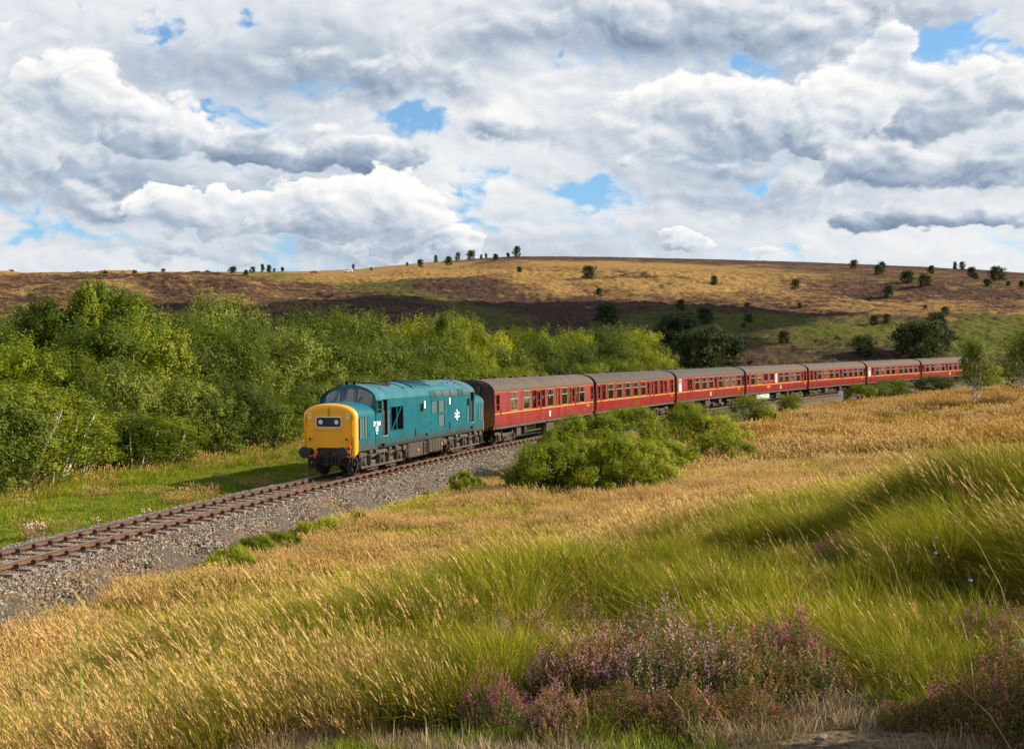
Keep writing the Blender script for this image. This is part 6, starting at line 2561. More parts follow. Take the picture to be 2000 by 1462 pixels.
def clump(seed, n, R, H, w, lean, spread, mat, heads=0.0, curve=.5, name='grass_clump', seg=3, hvar=(.55, 1.1)):
    """tuft of n tapering blades; leans towards -x"""
    rg = np.random.default_rng(seed)
    V, F, hh, rr = [], [], [], []
    for i in range(n):
        a = rg.uniform(0, 6.283)
        r = R * math.sqrt(rg.random())
        bx, by = r * math.cos(a), r * math.sin(a)
        out = spread * (r / max(R, 1e-6)) * rg.uniform(.4, 1.2)
        h = H * rg.uniform(*hvar)
        dx = out * math.cos(a) - lean * rg.uniform(.5, 1.4)
        dy = out * math.sin(a) + rg.uniform(-.12, .12)
        fa = rg.uniform(0, 3.1416)
        wx, wy = math.cos(fa) * w / 2, math.sin(fa) * w / 2
        rv = rg.random()
        b = len(V)
        for k in range(seg):
            t = k / seg
            px = bx + dx * h * (t * (1 - curve) + curve * t * t)
            py = by + dy * h * (t * (1 - curve) + curve * t * t)
            pz = h * (t - curve * .22 * t * t * (abs(dx) + abs(dy)))
            ww = 1 - .6 * t
            V += [(px - wx * ww, py - wy * ww, pz), (px + wx * ww, py + wy * ww, pz)]
            hh += [t, t]
            rr += [rv, rv]
        px, py, pz = bx + dx * h, by + dy * h, h * (1 - curve * .22 * (abs(dx) + abs(dy)))
        V.append((px, py, pz))
        hh.append(1)
        rr.append(rv)
        for k in range(seg - 1):
            F.append((b + 2 * k, b + 2 * k + 1, b + 2 * k + 3))
            F.append((b + 2 * k, b + 2 * k + 3, b + 2 * k + 2))
        F.append((b + 2 * seg - 2, b + 2 * seg - 1, b + 2 * seg))
        if rg.random() < heads:
            # feathery seed head
            L = h * .20
            for q in range(5):
                t = q / 5
                cx, cy, cz = px + dx * L * t * .9, py + dy * L * t * .9, pz + L * (t - .6)
                s = w * rg.uniform(.9, 1.9) * (1 - .5 * abs(t - .4))
                an = rg.uniform(0, 3.14)
                b = len(V)
                V += [(cx - s * math.cos(an), cy - s * math.sin(an), cz), (cx + s * math.cos(an), cy + s * math.sin(an), cz + L * .05), (cx + dx * L * .35, cy, cz + L * .34)]
                hh += [1, 1, 1]
                rr += [1, 1, 1]
                F.append((b, b + 1, b + 2))
    me = np_mesh(name, np.array(V), np.array(F))
    for nm, vals in (('h', hh), ('r', rr)):
        at = me.attributes.new(nm, 'FLOAT', 'POINT')
        at.data.foreach_set('value', np.array(vals, dtype=np.float32))
    me.materials.append(mat)
    return me


def sector_points(rg, n, r0, r1, a0=rad(-32), a1=rad(30), p=2.0):
    u = rg.random(n)
    r = (r0 ** p + u * (r1 ** p - r0 ** p)) ** (1 / p)
    a = rg.uniform(a0, a1, n)
    return r * np.sin(a), r * np.cos(a)


# heather bushes: (column, distance, half width px, height, flowers, label)
heath = [(1112, 6.75, 80, .40, 'lilac', 'lilac-flowered heather at the left end of the big heather bank'), (1195, 6.85, 95, .42, 'lilac', 'broad lilac heather second from the left in the big heather bank'),
         (1285, 7.45, 85, .50, 'pale', 'pale pink heather standing highest at the back of the heather bank'), (1290, 6.6, 95, .42, 'pale', 'brownish pink heather in the middle of the bank front'),
         (1385, 6.7, 95, .42, 'pale', 'pink and brown heather just right of the bank middle'), (1460, 6.6, 90, .38, 'orange', 'orange-tinged fading heather on the right half of the bank'),
         (1545, 6.95, 85, .44, 'bell', 'magenta bell heather with green foliage near the right of the bank'), (1580, 6.55, 75, .30, 'orange', 'low orange heather closing the right end of the bank'),
         (1210, 6.2, 80, .26, 'green', 'dark leafy heather at the foot of the bank on the left'), (1330, 6.1, 95, .26, 'green', 'dark leafy heather at the foot of the bank in the middle'),
         (1450, 6.1, 85, .24, 'green', 'dark leafy heather at the foot of the bank on the right'),
         (1110, 9.6, 60, .34, 'bell', 'small magenta bell heather among grass above the heather bank'), (1160, 9.0, 75, .36, 'orange', 'brown fading heather in grass above the heather bank'), (1040, 8.6, 75, .40, 'lilac', 'pink heather half sunk in long grass left of the bank'),
         (965, 8.4, 60, .34, 'pale', 'faded brown heather left of the pink one in long grass'), (1085, 6.1, 60, .28, 'lilac', 'small pink heather at the lower left foot of the bank'), (965, 6.45, 65, .32, 'bell', 'magenta and pink heather alone in the grass left of the bank'),
         (835, 6.9, 60, .30, 'bell', 'sparse magenta heather in grass, farther left of the bank'), (640, 7.6, 50, .30, 'bell', 'leftmost small magenta heather in the grass'), (560, 7.2, 60, .26, 'green', 'dark brown leafy heather clump low in the left grass'),
         (1950, 7.3, 85, .34, 'bell', 'bright magenta bell heather beside the grey stone at the right edge'), (1990, 6.4, 100, .36, 'green', 'dark heather under the grey stone at the right edge'), (1925, 5.75, 110, .34, 'green', 'dark low heather on the path edge at right'),
         (2060, 5.4, 130, .45, 'green', 'dark heather in the bottom right corner'), (1780, 5.9, 60, .16, 'green', 'tiny low heather sprigs on the path at right'), (1690, 7.6, 55, .26, 'orange', 'small brown heather tuft in the root-covered bank'),
         (1655, 12.0, 60, .34, 'bell', 'bell heather patch inside the tall green tussocks')]
HEATH_XY = [((h[0] - 1000) / FPX * h[1], h[1], h[2] / FPX * h[1] * 1.12) for h in heath]


def grass_field():
    rg = np.random.default_rng(99)
    near = [clump(1, 70, .16, .38, .0038, .46, .55, M_straw, .18, name='straw_clump', hvar=(.35, 1.1)), clump(2, 60, .15, .47, .0036, .6, .55, M_straw, .28, name='straw_clump', hvar=(.35, 1.12)),
            clump(3, 120, .15, .50, .0058, .30, 1.05, M_green, 0, .8, name='green_tussock', hvar=(.4, 1.15)), clump(4, 110, .14, .60, .0055, .40, 1.1, M_green, .0, .9, name='green_tussock', hvar=(.4, 1.15)),
            clump(5, 34, .13, .52, .005, .4, .5, M_rust, .4, name='rust_clump')]
    mid = [clump(11, 62, .25, .48, .0075, .45, .42, M_straw, .35, name='straw_clump', hvar=(.4, 1.12)), clump(12, 56, .25, .56, .007, .55, .4, M_straw, .4, name='straw_clump', hvar=(.4, 1.15)),
           clump(13, 42, .22, .46, .013, .30, .7, M_green, 0, .7, name='green_clump'), clump(14, 38, .22, .50, .013, .38, .8, M_green, .05, .8, name='green_clump'),
           clump(15, 38, .24, .50, .012, .4, .5, M_rust, .4, name='rust_clump')]
    far = [clump(21, 34, .45, .60, .030, .42, .35, M_straw, .3, name='straw_clump', seg=2), clump(22, 34, .45, .64, .028, .5, .3, M_straw, .3, name='straw_clump', seg=2),
           clump(23, 34, .42, .42, .034, .30, .6, M_green, 0, .6, name='green_clump', seg=2), clump(24, 34, .42, .46, .034, .38, .6, M_green, 0, .6, name='green_clump', seg=2),
           clump(25, 34, .45, .48, .032, .4, .5, M_rust, .2, name='rust_clump', seg=2)]
    for nm, src, n, r0, r1, sc in (('near_grass', near, 27000, 5.4, 21, 1.0), ('meadow_grass', mid, 88000, 19, 62, 1.05), ('far_meadow_grass', far, 96000, 58, 232, 1.15)):
        x, y = sector_points(rg, n, r0, r1, p=1.6)
        S, L = track_sl(x, y)
        # keep off the ballast and the path
        edge = 2.35 + 0.9 * sstep(S, 5, 30) + fbm(S, L * 0 + 5, 4.0, 3, .5, 91) * 1.5 - 1.0 * sstep(S, 55, 85)
        k = L > edge
        r = np.hypot(x, y)
        pn = fbm(x, y, 1.3, 3, .6, 77)
        pathv = r + pn * 1.0 - 0.05 * x
        Xc = 1000 + FPX * x / y
        pathv = pathv - .95 * sstep(Xc, 960, 1060) * (1 - sstep(Xc, 1640, 1760))
        k &= (pathv > 6.35) | (rg.random(n) < .006)
        k &= rg.random(n) > hollow_mask(x, y) * .93
        for hx, hy, hr in HEATH_XY:
            k &= (x - hx) ** 2 + (y - hy) ** 2 > (hr * .82) ** 2
        Xc = None
        x, y, S, L, r, pathv = x[k], y[k], S[k], L[k], r[k], pathv[k]
        z = ground_z(x, y)
        # which grass: broad patches; green in the hollows and on the sunny bank, straw on the open slope, rust on the far field
        X = 1000 + FPX * x / y
        g = fbm(x, y, 6, 3, .6, 101) * 1.0 + fbm(x, y, 1.5, 3, .6, 105) * .95
        u = y - 1.2 * x
        bank = (1 - sstep(u, 13, 24)) * sstep(X, 250, 1100)
        green = g + .42 * bank + .10 * (1 - sstep(r, 8, 13)) - .02
        straw_belt = np.exp(-((u - 25) / 7.0) ** 2) * sstep(X, 900, 1300)
        green = green - .55 * straw_belt
        green -= .30 * sstep(-x, 2, 9) * sstep(r, 15, 24) * (1 - sstep(r, 40, 50))
        rust = fbm(x, y, 11, 4, .65, 109) * 1.3 + .42 * sstep(r, 55, 75) - .16 - .3 * (1 - sstep(r, 30, 60))
        rust = rust + .34 * sstep(fbm(x, y, 2.4, 3, .6, 141), .06, .25) * (r < 60)
        pg = .20 + .66 * sstep(green, -.10, .24)
        if nm == 'near_grass':
            pg = .24 + .66 * sstep(g, -.12, .14) + .62 * (1 - sstep(u, 10, 16)) * sstep(X, 800, 1150)
            pg = pg * (.62 + .38 * sstep(X, 700, 1150))
            pg = np.clip(pg, 0, .74)
            hum = fbm(x, y, 1.5, 3, .5, 51)
            keepd = rg.random(len(x)) < (.20 + .80 * sstep(hum, -.22, .06))
        cls = np.where((rust > .04) & (rg.random(len(x)) < .66), 2, np.where(rg.random(len(x)) < pg, 1, 0))
        # a green strip of herbs against the ballast
        strip = np.exp(-((L - 4.6) / 1.1) ** 2) * (S > 8) * (S < 24)
        cls = np.where(strip > rg.uniform(.2, .8, len(x)), 1, cls)
        idx = np.where(cls == 0, rg.integers(0, 2, len(x)), np.where(cls == 1, rg.integers(2, 4, len(x)), 4))
        hs = 1 + fbm(x, y, 2.6, 3, .6, 113) * .9
        if nm == 'near_grass':
            hs = hs * (.60 + .48 * sstep(hum, -.25, .2)) * (.80 + .2 * sstep(r, 7, 10))
        s = sc * np.clip(hs, .5, 1.6) * rg.uniform(.75, 1.2, len(x))
        s *= .7 + .3 * sstep(pathv, 6.3, 6.7)
        s *= .62 + .38 * sstep(L, 3.2, 6)
        rot = np.stack([rg.normal(0, .10, len(x)), rg.normal(0, .10, len(x)), rg.normal(0, .55, len(x))], 1)
        if nm == 'near_grass':
            x, y, z, rot, s, idx = x[keepd], y[keepd], z[keepd], rot[keepd], s[keepd], idx[keepd]
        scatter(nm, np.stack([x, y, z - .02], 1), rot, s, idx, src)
    # verge and path turf
    tf = [clump(41, 46, .16, .11, .012, .1, .8, M_turf, 0, .5, name='turf_tuft', seg=2), clump(42, 40, .16, .17, .012, .15, .8, M_turf, 0, .5, name='turf_tuft', seg=2), clump(43, 30, .16, .34, .010, .3, .5, M_straw, .5, name='straw_tuft', seg=2),
          clump(44, 40, .2, .30, .02, .1, .9, M_willow, 0, .3, name='herb_tuft', seg=2)]
    n = 46000
    S = rg.uniform(-22, 100, n)
    S = -22 + (rg.random(n) ** 1.3) * 130
    L = -rg.uniform(2.7, 13.5, n)
    P = track(S, L, 0)
    z = ground_z(P[0], P[1])
    g = fbm(P[0], P[1], 2.2, 3, .6, 121)
    idx = np.where((g > .20) & (rg.random(n) < .12), 2, rg.integers(0, 2, n))
    idx = np.where((-L > 9.6) & (rg.random(n) < .4), np.where(rg.random(n) < .16, 2, 3), idx)
    idx = np.where((S < 12) & (-L > 6.5) & (rg.random(n) < .25), 3, idx)
    s = rg.uniform(.7, 1.4, n) * (1 + .9 * sstep(-L, 8.5, 11.5))
    rot = np.stack([rg.normal(0, .1, n), rg.normal(0, .1, n), rg.uniform(-3, 3, n)], 1)
    scatter('verge_turf', np.stack([P[0], P[1], z], 1), rot, s, idx, tf)
    # short dead grass and sparse tufts on the path
    pt = [clump(51, 40, .09, .07, .004, .1, 1.1, M_dead, 0, .6, name='dead_tuft', seg=2), clump(52, 36, .09, .10, .004, .1, 1.1, M_dead, 0, .6, name='dead_tuft', seg=2), clump(53, 34, .07, .08, .004, .1, .9, M_turf, 0, .6, name='turf_tuft', seg=2)]
    n = 7500
    x, y = sector_points(rg, n, 4.2, 8.4, p=2)
    z = ground_z(x, y)
    g = fbm(x, y, .8, 3, .6, 131)
    k = g > -.20
    x, y, z, g = x[k], y[k], z[k], g[k]
    idx = np.where(fbm(x, y, .7, 2, .6, 135) > .16, 2, rg.integers(0, 2, len(x)))
    rot = np.stack([rg.normal(0, .2, len(x)), rg.normal(0, .2, len(x)), rg.uniform(-3, 3, len(x))], 1)
    scatter('path_grass', np.stack([x, y, z - .004], 1), rot, rg.uniform(.6, 1.4, len(x)), idx, pt)


grass_field()

# ------------------------------------------------------------------ heather in the foreground
def flat_mat(name, c, c2, rough=.8, trans=0.0, scale=20):
    m, N, out = new_mat(name)
    g = N.n('ShaderNodeNewGeometry')
    col = N.mix(N.mr(N.noise(g.outputs['Position'], scale, 3, .6), .35, .65), c, c2)
    d = N.n('ShaderNodeBsdfPrincipled', ins={'Base Color': col, 'Roughness': rough, 'Specular IOR Level': .2})
    if trans:
        t = N.n('ShaderNodeBsdfTranslucent', ins={'Color': col})
        ms = N.n('ShaderNodeMixShader', ins={0: trans})
        N.t.links.new(d.outputs[0], ms.inputs[1])
        N.t.links.new(t.outputs[0], ms.inputs[2])
        d = ms
    N.set(out, 0, d)
    return m


M_hleaf = flat_mat('heather_foliage', (.06, .065, .012), (.19, .135, .028), trans=.2)
M_hgreen = flat_mat('bell_heather_foliage', (.06, .10, .015), (.15, .19, .04), trans=.2)
M_hstem = flat_mat('heather_stem', (.06, .035, .02), (.16, .10, .06))
M_lilac = flat_mat('lilac_florets', (.46, .19, .30), (.72, .40, .52), trans=.3)
M_pale = flat_mat('pale_pink_florets', (.46, .23, .20), (.70, .43, .38), trans=.3)
M_magenta = flat_mat('magenta_florets', (.44, .04, .20), (.70, .14, .40), trans=.3)
M_brown = flat_mat('faded_orange_florets', (.30, .12, .035), (.46, .22, .07), trans=.3)


def heather_mesh(seed, Rr, H, sprigs, mats_f, leafmat, flower_frac=.75):
    """mound of upright sprigs; returns stems, foliage and flower meshes"""
    rg = np.random.default_rng(seed)
    st = MB()
    for k in range(26):
        a = rg.uniform(0, 6.28)
        d = Rr * math.sqrt(rg.random()) * .9
        h = H * math.sqrt(max(.1, 1 - (d / Rr) ** 2)) * rg.uniform(.6, .95)
        st.tube([(d * .2 * math.cos(a), d * .2 * math.sin(a), -.03), (d * .7 * math.cos(a), d * .7 * math.sin(a), h * .45), (d * math.cos(a), d * math.sin(a), h)], [.007, .005, .0025], 4)
    stm = st.mesh('stem', M_hstem)
    u = rg.random(sprigs)
    an = rg.uniform(0, 2 * math.pi, sprigs)
    rad_ = Rr * np.sqrt(u) * rg.uniform(.9, 1.06, sprigs)
    top = H * np.sqrt(np.clip(1 - u, .02, 1)) * rg.uniform(.78, 1.16, sprigs) * (1 + .25 * np.sin(an * 3 + seed))
    bx, by = rad_ * np.cos(an), rad_ * np.sin(an)
    layer = rg.random(sprigs) ** .6
    bz = top * layer
    ln = rg.uniform(.07, .15, sprigs)
    dirv = np.stack([np.cos(an) * u * .8 + rg.normal(0, .22, sprigs) - .08, np.sin(an) * u * .8 + rg.normal(0, .22, sprigs), np.ones(sprigs)], 1)
    dirv /= np.linalg.norm(dirv, axis=1, keepdims=True)
    base = np.stack([bx, by, bz], 1)
    # foliage bits
    kf = 16
    t = np.tile(np.linspace(0, 1, kf), sprigs)
    i = np.repeat(np.arange(sprigs), kf)
    side = rg.normal(0, .006, (sprigs * kf, 3))
    c = base[i] - dirv[i] * .03 + dirv[i] * (ln[i] * t)[:, None] + side * 1.6
    V, F = leaf_cloud(rg, c, dirv[i] * .2 + rg.normal(0, 1, (len(i), 3)), .0125)
    fo = np_mesh('foliage', V, F)
    fo.materials.append(leafmat)
    # florets on the upper half of exposed sprigs
    has = (layer > .62) & (rg.random(sprigs) < flower_frac)
    hi = np.nonzero(has)[0]
    kn = 13
    t = np.tile(np.linspace(.40, 1.12, kn), len(hi))
    i = np.repeat(hi, kn)
    c = base[i] + dirv[i] * (ln[i] * t - .02)[:, None] + rg.normal(0, .0065, (len(i), 3))
    V, F = leaf_cloud(rg, c, rg.normal(0, 1, (len(i), 3)) + dirv[i] * .4, .0115)
    fl = np_mesh('flowers', V, F)
    for m in mats_f:
        fl.materials.append(m)
    if len(mats_f) > 1:
        mi = rg.integers(0, len(mats_f), len(hi))
        fl.polygons.foreach_set('material_index', np.repeat(mi, kn).astype(np.int32))
    return stm, fo, fl


HV = dict(lilac=heather_mesh(1, .40, .34, 1600, [M_lilac, M_pale, M_brown], M_hleaf, .58), pale=heather_mesh(2, .40, .36, 1500, [M_pale, M_brown, M_lilac], M_hgreen, .55),
          orange=heather_mesh(3, .40, .34, 1500, [M_brown, M_brown, M_pale], M_hgreen, .6), bell=heather_mesh(4, .40, .34, 1400, [M_magenta, M_magenta, M_brown], M_hgreen, .5),
          green=heather_mesh(5, .40, .32, 1400, [M_magenta, M_brown], M_hleaf, .12))
for X, d, hw, h, kind, lb in heath:
    x, y, z = on_ground(X, d)
    o = link(bpy.data.objects.new('heather', None))
    s = hw / FPX * d / .40 * 1.12
    o.location = (x, y, z - .02)
    o.scale = (s, s, h / .34 * .70)
    o.rotation_euler = (0, 0, rt.uniform(0, 6.28))
    stm, fo, fl = HV[kind]
    new_obj('stem', stm, o)
    new_obj('foliage', fo, o)
    new_obj('flowers', fl, o)
    tag(o, lb, 'heather', 'heather by the path')


# unseen bush, added beyond the right edge to shade the path corner
x, y, z = on_ground(2480, 5.0)
plant('shade_bush', V_DARK[1], (3.75, 5.15, float(ground_z(3.75, 5.15)) - .1), 1.9 / 6.0, .95 / 2.8, 'unseen dark bush added beyond the right edge to shade the path corner', 'bush', None, 1.0)


# ------------------------------------------------------------------ stones, roots and flowers by the path
M_rock = simple_mat('grey_gritstone', (.12, .11, .095), (.27, .25, .22), 14, .9, bump=.6)


def stone_mesh(seed, r):
    bm = bmesh.new()
    bmesh.ops.create_icosphere(bm, subdivisions=3, radius=r)
    rr = random.Random(seed)
    ax = [Vector((rr.uniform(-1, 1), rr.uniform(-1, 1), rr.uniform(-1, 1))).normalized() for _ in range(9)]
    cut = [rr.uniform(.6, .9) for _ in ax]
    for v in bm.verts:
        for a, c in zip(ax, cut):
            d = v.co.dot(a) / r
            if d > c:
                v.co -= a * (d - c) * r * .9
        v.co.z *= .62
    me = bpy.data.meshes.new('stone')
    bm.to_mesh(me)
    bm.free()
    me.materials.append(M_rock)
    return me


for X, d, r, dz, lb in ((1990, 6.9, .085, .12, 'pale grey stone sticking out beneath the bell heather at right'), (1960, 6.55, .06, .02, 'small grey stone below the pale stone at the right edge'),
                        (945, 5.55, .05, 0, 'flat brown stone on the bottom edge of the path'), (1120, 5.62, .04, 0, 'small stone on the path below the heather bank'), (1262, 5.5, .05, 0, 'buried stone near the bottom edge under the bank'),
                        (1602, 5.75, .035, 0, 'small stone in the dirt right of the bank')):
    x, y, z = on_ground(X, d)
    o = new_obj('stone', stone_mesh(int(X), r), None, (x, y, z + dz), (rt.uniform(0, 1), rt.uniform(0, 1), rt.uniform(0, 6)))
    tag(o, lb, 'stone', 'stones by the path')

# dry roots and twigs in the cut bank
M_root = flat_mat('dry_roots', (.20, .14, .09), (.42, .33, .24), scale=8)


def root_tangle():
    rg = random.Random(4)
    mb = MB()
    for k in range(330):
        X = rg.uniform(1400, 1800)
        d = rg.uniform(6.3, 7.6)
        x, y, z = (X - 1000) / FPX * d, d, 0
        a = rg.uniform(-.7, .5) + (math.pi if rg.random() < .5 else 0)
        L = rg.uniform(.05, .22)
        pts = []
        for q in range(5):
            t = q / 4 * L
            pts.append([x + t * math.cos(a) + rg.uniform(-.012, .012), y + t * math.sin(a) * .6 + rg.uniform(-.012, .012), 0])
        g = ground_z(np.array([p[0] for p in pts]), np.array([p[1] for p in pts]))
        for p, gz in zip(pts, g):
            p[2] = float(gz) + rg.uniform(.0, .05)
        mb.tube(pts, [.004, .0035, .003, .0025, .001], 4, cap=False)
    o = mb.obj('dry_roots', M_root)
    tag(o, kind='stuff')


root_tangle()

# single tall stalks that stand out against the grass
M_stalk = flat_mat('dry_stalk', (.46, .31, .12), (.62, .46, .22), trans=.2)
M_lime = flat_mat('lime_stalk', (.20, .33, .03), (.30, .42, .05), trans=.3)


def stalk(X, d, H, lean, lb, mat=M_stalk, head=True, thick=.0022):
    x, y, z = on_ground(X, d)
    pts = [(0, 0, 0), (lean * H * .25, 0, H * .45), (lean * H * .6, .01, H * .8), (lean * H * 1.0, .02, H)]
    o = link(bpy.data.objects.new('grass_stalk', None))
    o.location = (x, y, z)
    MB().tube(pts, [thick, thick * .9, thick * .7, thick * .5], 5).obj('stem', mat, o)
    if head:
        mb = MB()
        e = Vector(pts[-1])
        dr = (Vector(pts[-1]) - Vector(pts[-2])).normalized()
        for q in range(16):
            t = q / 16
            c = e + dr * (t * .13 - .05) + Vector((lean * .02 * t * t, 0, -.02 * t * t))
            s = .007 * (1 - .5 * abs(t - .35))
            mb.bar(c, c + dr * .016 + Vector((rt.uniform(-1, 1), rt.uniform(-1, 1), 0)) * s, .004, .002)
        mb.obj('seed_head', mat, o)
    tag(o, lb, 'grass stalk', 'tall grass stalks in the foreground')


stalk(1905, 5.7, .46, -.10, 'tall straw stalk before the bell heather at the right', thick=.003)
stalk(165, 6.2, .72, -.05, 'tall lime green stalk at the left of the foreground', M_lime, True, .005)
stalk(150, 6.0, .34, -.12, 'short lime green stalk left of the tall lime one', M_lime, True, .005)
stalk(262, 6.1, .46, .22, 'lime green stalk leaning right beside the tall lime one', M_lime, True, .005)
stalk(1650, 9.0, 1.0, -.55, 'long straw stalk arching left over the green tussocks')
stalk(1780, 9.5, 1.0, -.60, 'long straw stalk arching left near the right tussocks')
stalk(1560, 9.2, .95, -.45, 'long straw stalk over the middle of the green tussocks')
stalk(1460, 7.9, .62, -.35, 'straw stalk rising behind the heather bank')
stalk(1350, 7.9, .62, -.25, 'thin straw stalk behind the pale heather')
stalk(1985, 7.8, .80, -.50, 'straw stalk leaning in from the right edge')
stalk(1990, 5.2, .46, -1.1, 'straw blade crossing the bottom right corner')

M_scab = flat_mat('scabious_blue', (.20, .16, .60), (.36, .30, .80))
for X, Y, d, lb in ((1828, 1050, 8.6, 'pale blue scabious flower, upper one of the pair in the grass'), (1826, 1080, 8.6, 'pale blue scabious flower, lower one of the pair in the grass'), (1894, 1133, 7.6, 'violet scabious flower above the bell heather')):
    x, y, z = on_ground(X, d)
    H = top_z(Y, d) - z
    o = link(bpy.data.objects.new('scabious_flower', None))
    o.location = (x, y, z)
    MB().tube([(0, 0, 0), (.01, 0, H * .5), (0, 0, H)], .0015, 4).obj('stem', M_hgreen, o)
    mb = MB()
    for k in range(26):
        v = Vector((rt.gauss(0, 1), rt.gauss(0, 1), abs(rt.gauss(0, 1)) * .8)).normalized() * .010
        c = Vector((0, 0, H)) + v
        mb.bar(c - v * .3, c + v * .2, .006, .004)
    mb.obj('flower_head', M_scab, o)
    tag(o, lb, 'flower', 'scabious flowers in the grass')

# withered thistles on the far verge
M_thistle = flat_mat('withered_thistle', (.22, .12, .07), (.42, .27, .20), scale=6)
M_down = flat_mat('thistle_head', (.45, .27, .20), (.66, .47, .38), scale=6)
for k, (X, lat, H, lb) in enumerate(((50, -3.6, .62, 'withered thistle, leftmost of the row by the rail at left'), (62, -3.3, .72, 'withered thistle with the most heads, second from the left'), (72, -3.5, .66, 'withered thistle, third from the left on the verge'),
                                     (86, -3.4, .60, 'withered thistle, last on the right of the verge row'), (186, -3.3, .42, 'small withered thistle apart from the others on the verge'), (285, -3.2, .34, 'tiny reddish withered plant by the far rail'))):
    x, y, z = at_lat(X, lat)
    o = link(bpy.data.objects.new('thistle', None))
    o.location = (x, y, z)
    mb = MB()
    hd = MB()
    rg = random.Random(k)
    for q in range(9):
        a = rg.uniform(0, 6.28)
        r_ = rg.uniform(.04, .22)
        h = H * rg.uniform(.65, 1)
        p1 = (r_ * math.cos(a), r_ * math.sin(a), h)
        mb.tube([(0, 0, 0), (r_ * .3 * math.cos(a), r_ * .3 * math.sin(a), h * .5), p1], [.010, .008, .005], 4)
        hd.lathe((p1[0], p1[1], p1[2] - .02), (0, 0, 1), [(0, .012), (.03, .036), (.055, .030), (.06, .01)], 7)
        for w in range(3):
            zz = h * rg.uniform(.2, .8)
            mb.bar((p1[0] * zz / h, p1[1] * zz / h, zz), (p1[0] * zz / h + rg.uniform(-.10, .10), p1[1] * zz / h + rg.uniform(-.1, .1), zz + .02), .03, .006)
    mb.obj('stem', M_thistle, o)
    hd.obj('flower_heads', M_down, o)
    tag(o, lb, 'thistle', 'withered plants on the verge')

# leafy weeds at the foot of the ballast
weeds = [(452, 4.6, 1030, .8), (505, 4.4, 1008, .8), (548, 4.7, 1000, .85), (600, 4.6, 990, .7), (640, 4.9, 984, .6), (480, 5.4, 1040, .7), (925, 5.6, 905, .8), (700, 5.3, 975, .5)]
wl = ['leafy green weed, leftmost at the foot of the ballast', 'leafy weed climbing highest on the ballast slope', 'leafy green weed in the middle of the weed strip', 'leafy weed right of the middle of the weed strip',
      'leafy weed at the right end of the weed strip', 'leafy weed below the leftmost one in straw grass', 'pale weed on the ballast below the locomotive rear', 'lone small weed right of the weed strip']
for k, ((X, lat, Yt, hw), lb) in enumerate(zip(weeds, wl)):
    x, y, z = at_lat(X, lat)
    H = max(.35, top_z(Yt, y) - z)
    plant('leafy_weed', V_WILLOW[k % 3], (x, y, z - .03), min(H, .9) / 3.0, hw / 2.6, lb, 'weed', 'leafy weeds at the foot of the ballast', rt.uniform(0, 6))


# ------------------------------------------------------------------ line-side posts
def post(X, lat, w, h, plate, lb):
    x, y, z = at_lat(X, lat)
    o = link(bpy.data.objects.new('marker_post', None))
    o.location = (x, y, z)
    o.rotation_euler = (0, 0, -.25)
    MB().box(-w / 2, w / 2, -w / 2, w / 2, -.2, h).obj('post', M_white, o, bevel=.01)
    if plate:
        pw, ph = plate
        b_ = MB().box(-pw / 2, pw / 2, -w / 2 - .03, -w / 2, h - .03, h + ph).obj('board', M_white, o, bevel=.01)
        MB().box(-.03, .03, -w / 2 - .036, -w / 2 - .031, h - .02, h + ph - .05).obj('stripe', M_grey, b_)
    else:
        MB().box(-w / 2 - .005, w / 2 + .005, -w / 2 - .005, w / 2 + .005, h - .22, h - .12).obj('band', M_orange, o)
    tag(o, lb, 'post', 'line-side posts')


post(1642, 4.6, .14, 1.25, (.52, .42), 'white marker post with a board beside the fifth carriage')
post(1493, 4.9, .11, 1.25, None, 'thin white post with an orange band below the buffet carriage')


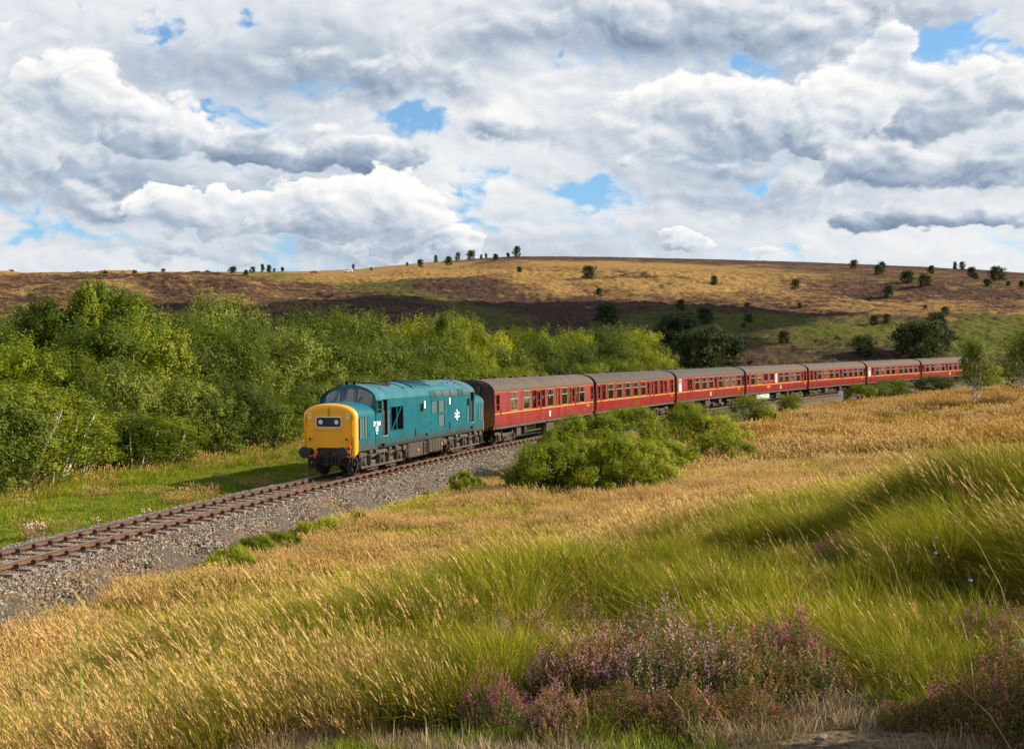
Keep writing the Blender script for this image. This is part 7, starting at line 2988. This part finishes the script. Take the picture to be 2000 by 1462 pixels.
# ------------------------------------------------------------------ car and van on the moor road
M_carred = simple_mat('red_car_paint', (.62, .02, .02), rough=.3, coat=.5)
M_carwhite = simple_mat('white_van_paint', (.75, .76, .78), rough=.35, coat=.4)
M_tyre = simple_mat('tyre', (.02, .02, .02), rough=.9)


def vehicle(X, d, prof, wins, wid, paint, name, lb, cat, wheels):
    x, y, z = on_ground(X, d)
    o = link(bpy.data.objects.new(name, None))
    o.location = (x, y, z + .05)
    o.rotation_euler = (0, 0, rad(6))
    mb = MB()
    n = len(prof)
    secs = []
    for yy, k in ((-wid / 2, .9), (-wid / 2 * .93, 1.0), (wid / 2 * .93, 1.0), (wid / 2, .9)):
        secs.append([(a * (1 if k == 1 else .97), yy, .35 + (b - .35) * k) for a, b in prof])
    mb.loft(secs, closed=True, cap0=True, cap1=True)
    mb.obj('body', paint, o, smooth=30)
    for (a, b, c, e) in wins:
        for sg in (-1, 1):
            w_ = MB()
            w_.box(a, b, min(sg * wid / 2, sg * (wid / 2 + .01)), max(sg * wid / 2, sg * (wid / 2 + .01)), c, e)
            w_.obj('window', M_screen, o)
    for xx in wheels:
        for sg in (-1, 1):
            w_ = MB()
            w_.lathe((xx, sg * (wid / 2 - .18), .32), (0, sg, 0), [(0, .31), (.16, .33), (.19, .30), (.195, .18), (.18, .05)], 18)
            w_.obj('wheel', M_tyre, o, smooth=40)
    tag(o, lb, cat)


vehicle(613, 700, [(-2.1, .35), (-2.15, .75), (-1.95, .92), (-1.2, 1.0), (-.7, 1.42), (.9, 1.46), (1.6, 1.05), (2.1, .95), (2.12, .35)], [(-.75, .1, 1.02, 1.34), (.16, 1.1, 1.02, 1.34)], 1.75, M_carred, 'parked_car',
        'red car parked on the moor skyline', 'car', (-1.35, 1.35))
vehicle(680, 700, [(-2.4, .35), (-2.45, .9), (-2.3, 1.1), (-1.7, 1.2), (-1.2, 1.85), (2.35, 1.95), (2.45, 1.8), (2.45, .35)], [(-1.45, -.75, 1.2, 1.7), (-.6, .5, 1.25, 1.7), (.6, 1.9, 1.25, 1.7)], 1.9, M_carwhite, 'white_van',
        'white van on the moor skyline right of the red car', 'van', (-1.55, 1.55))
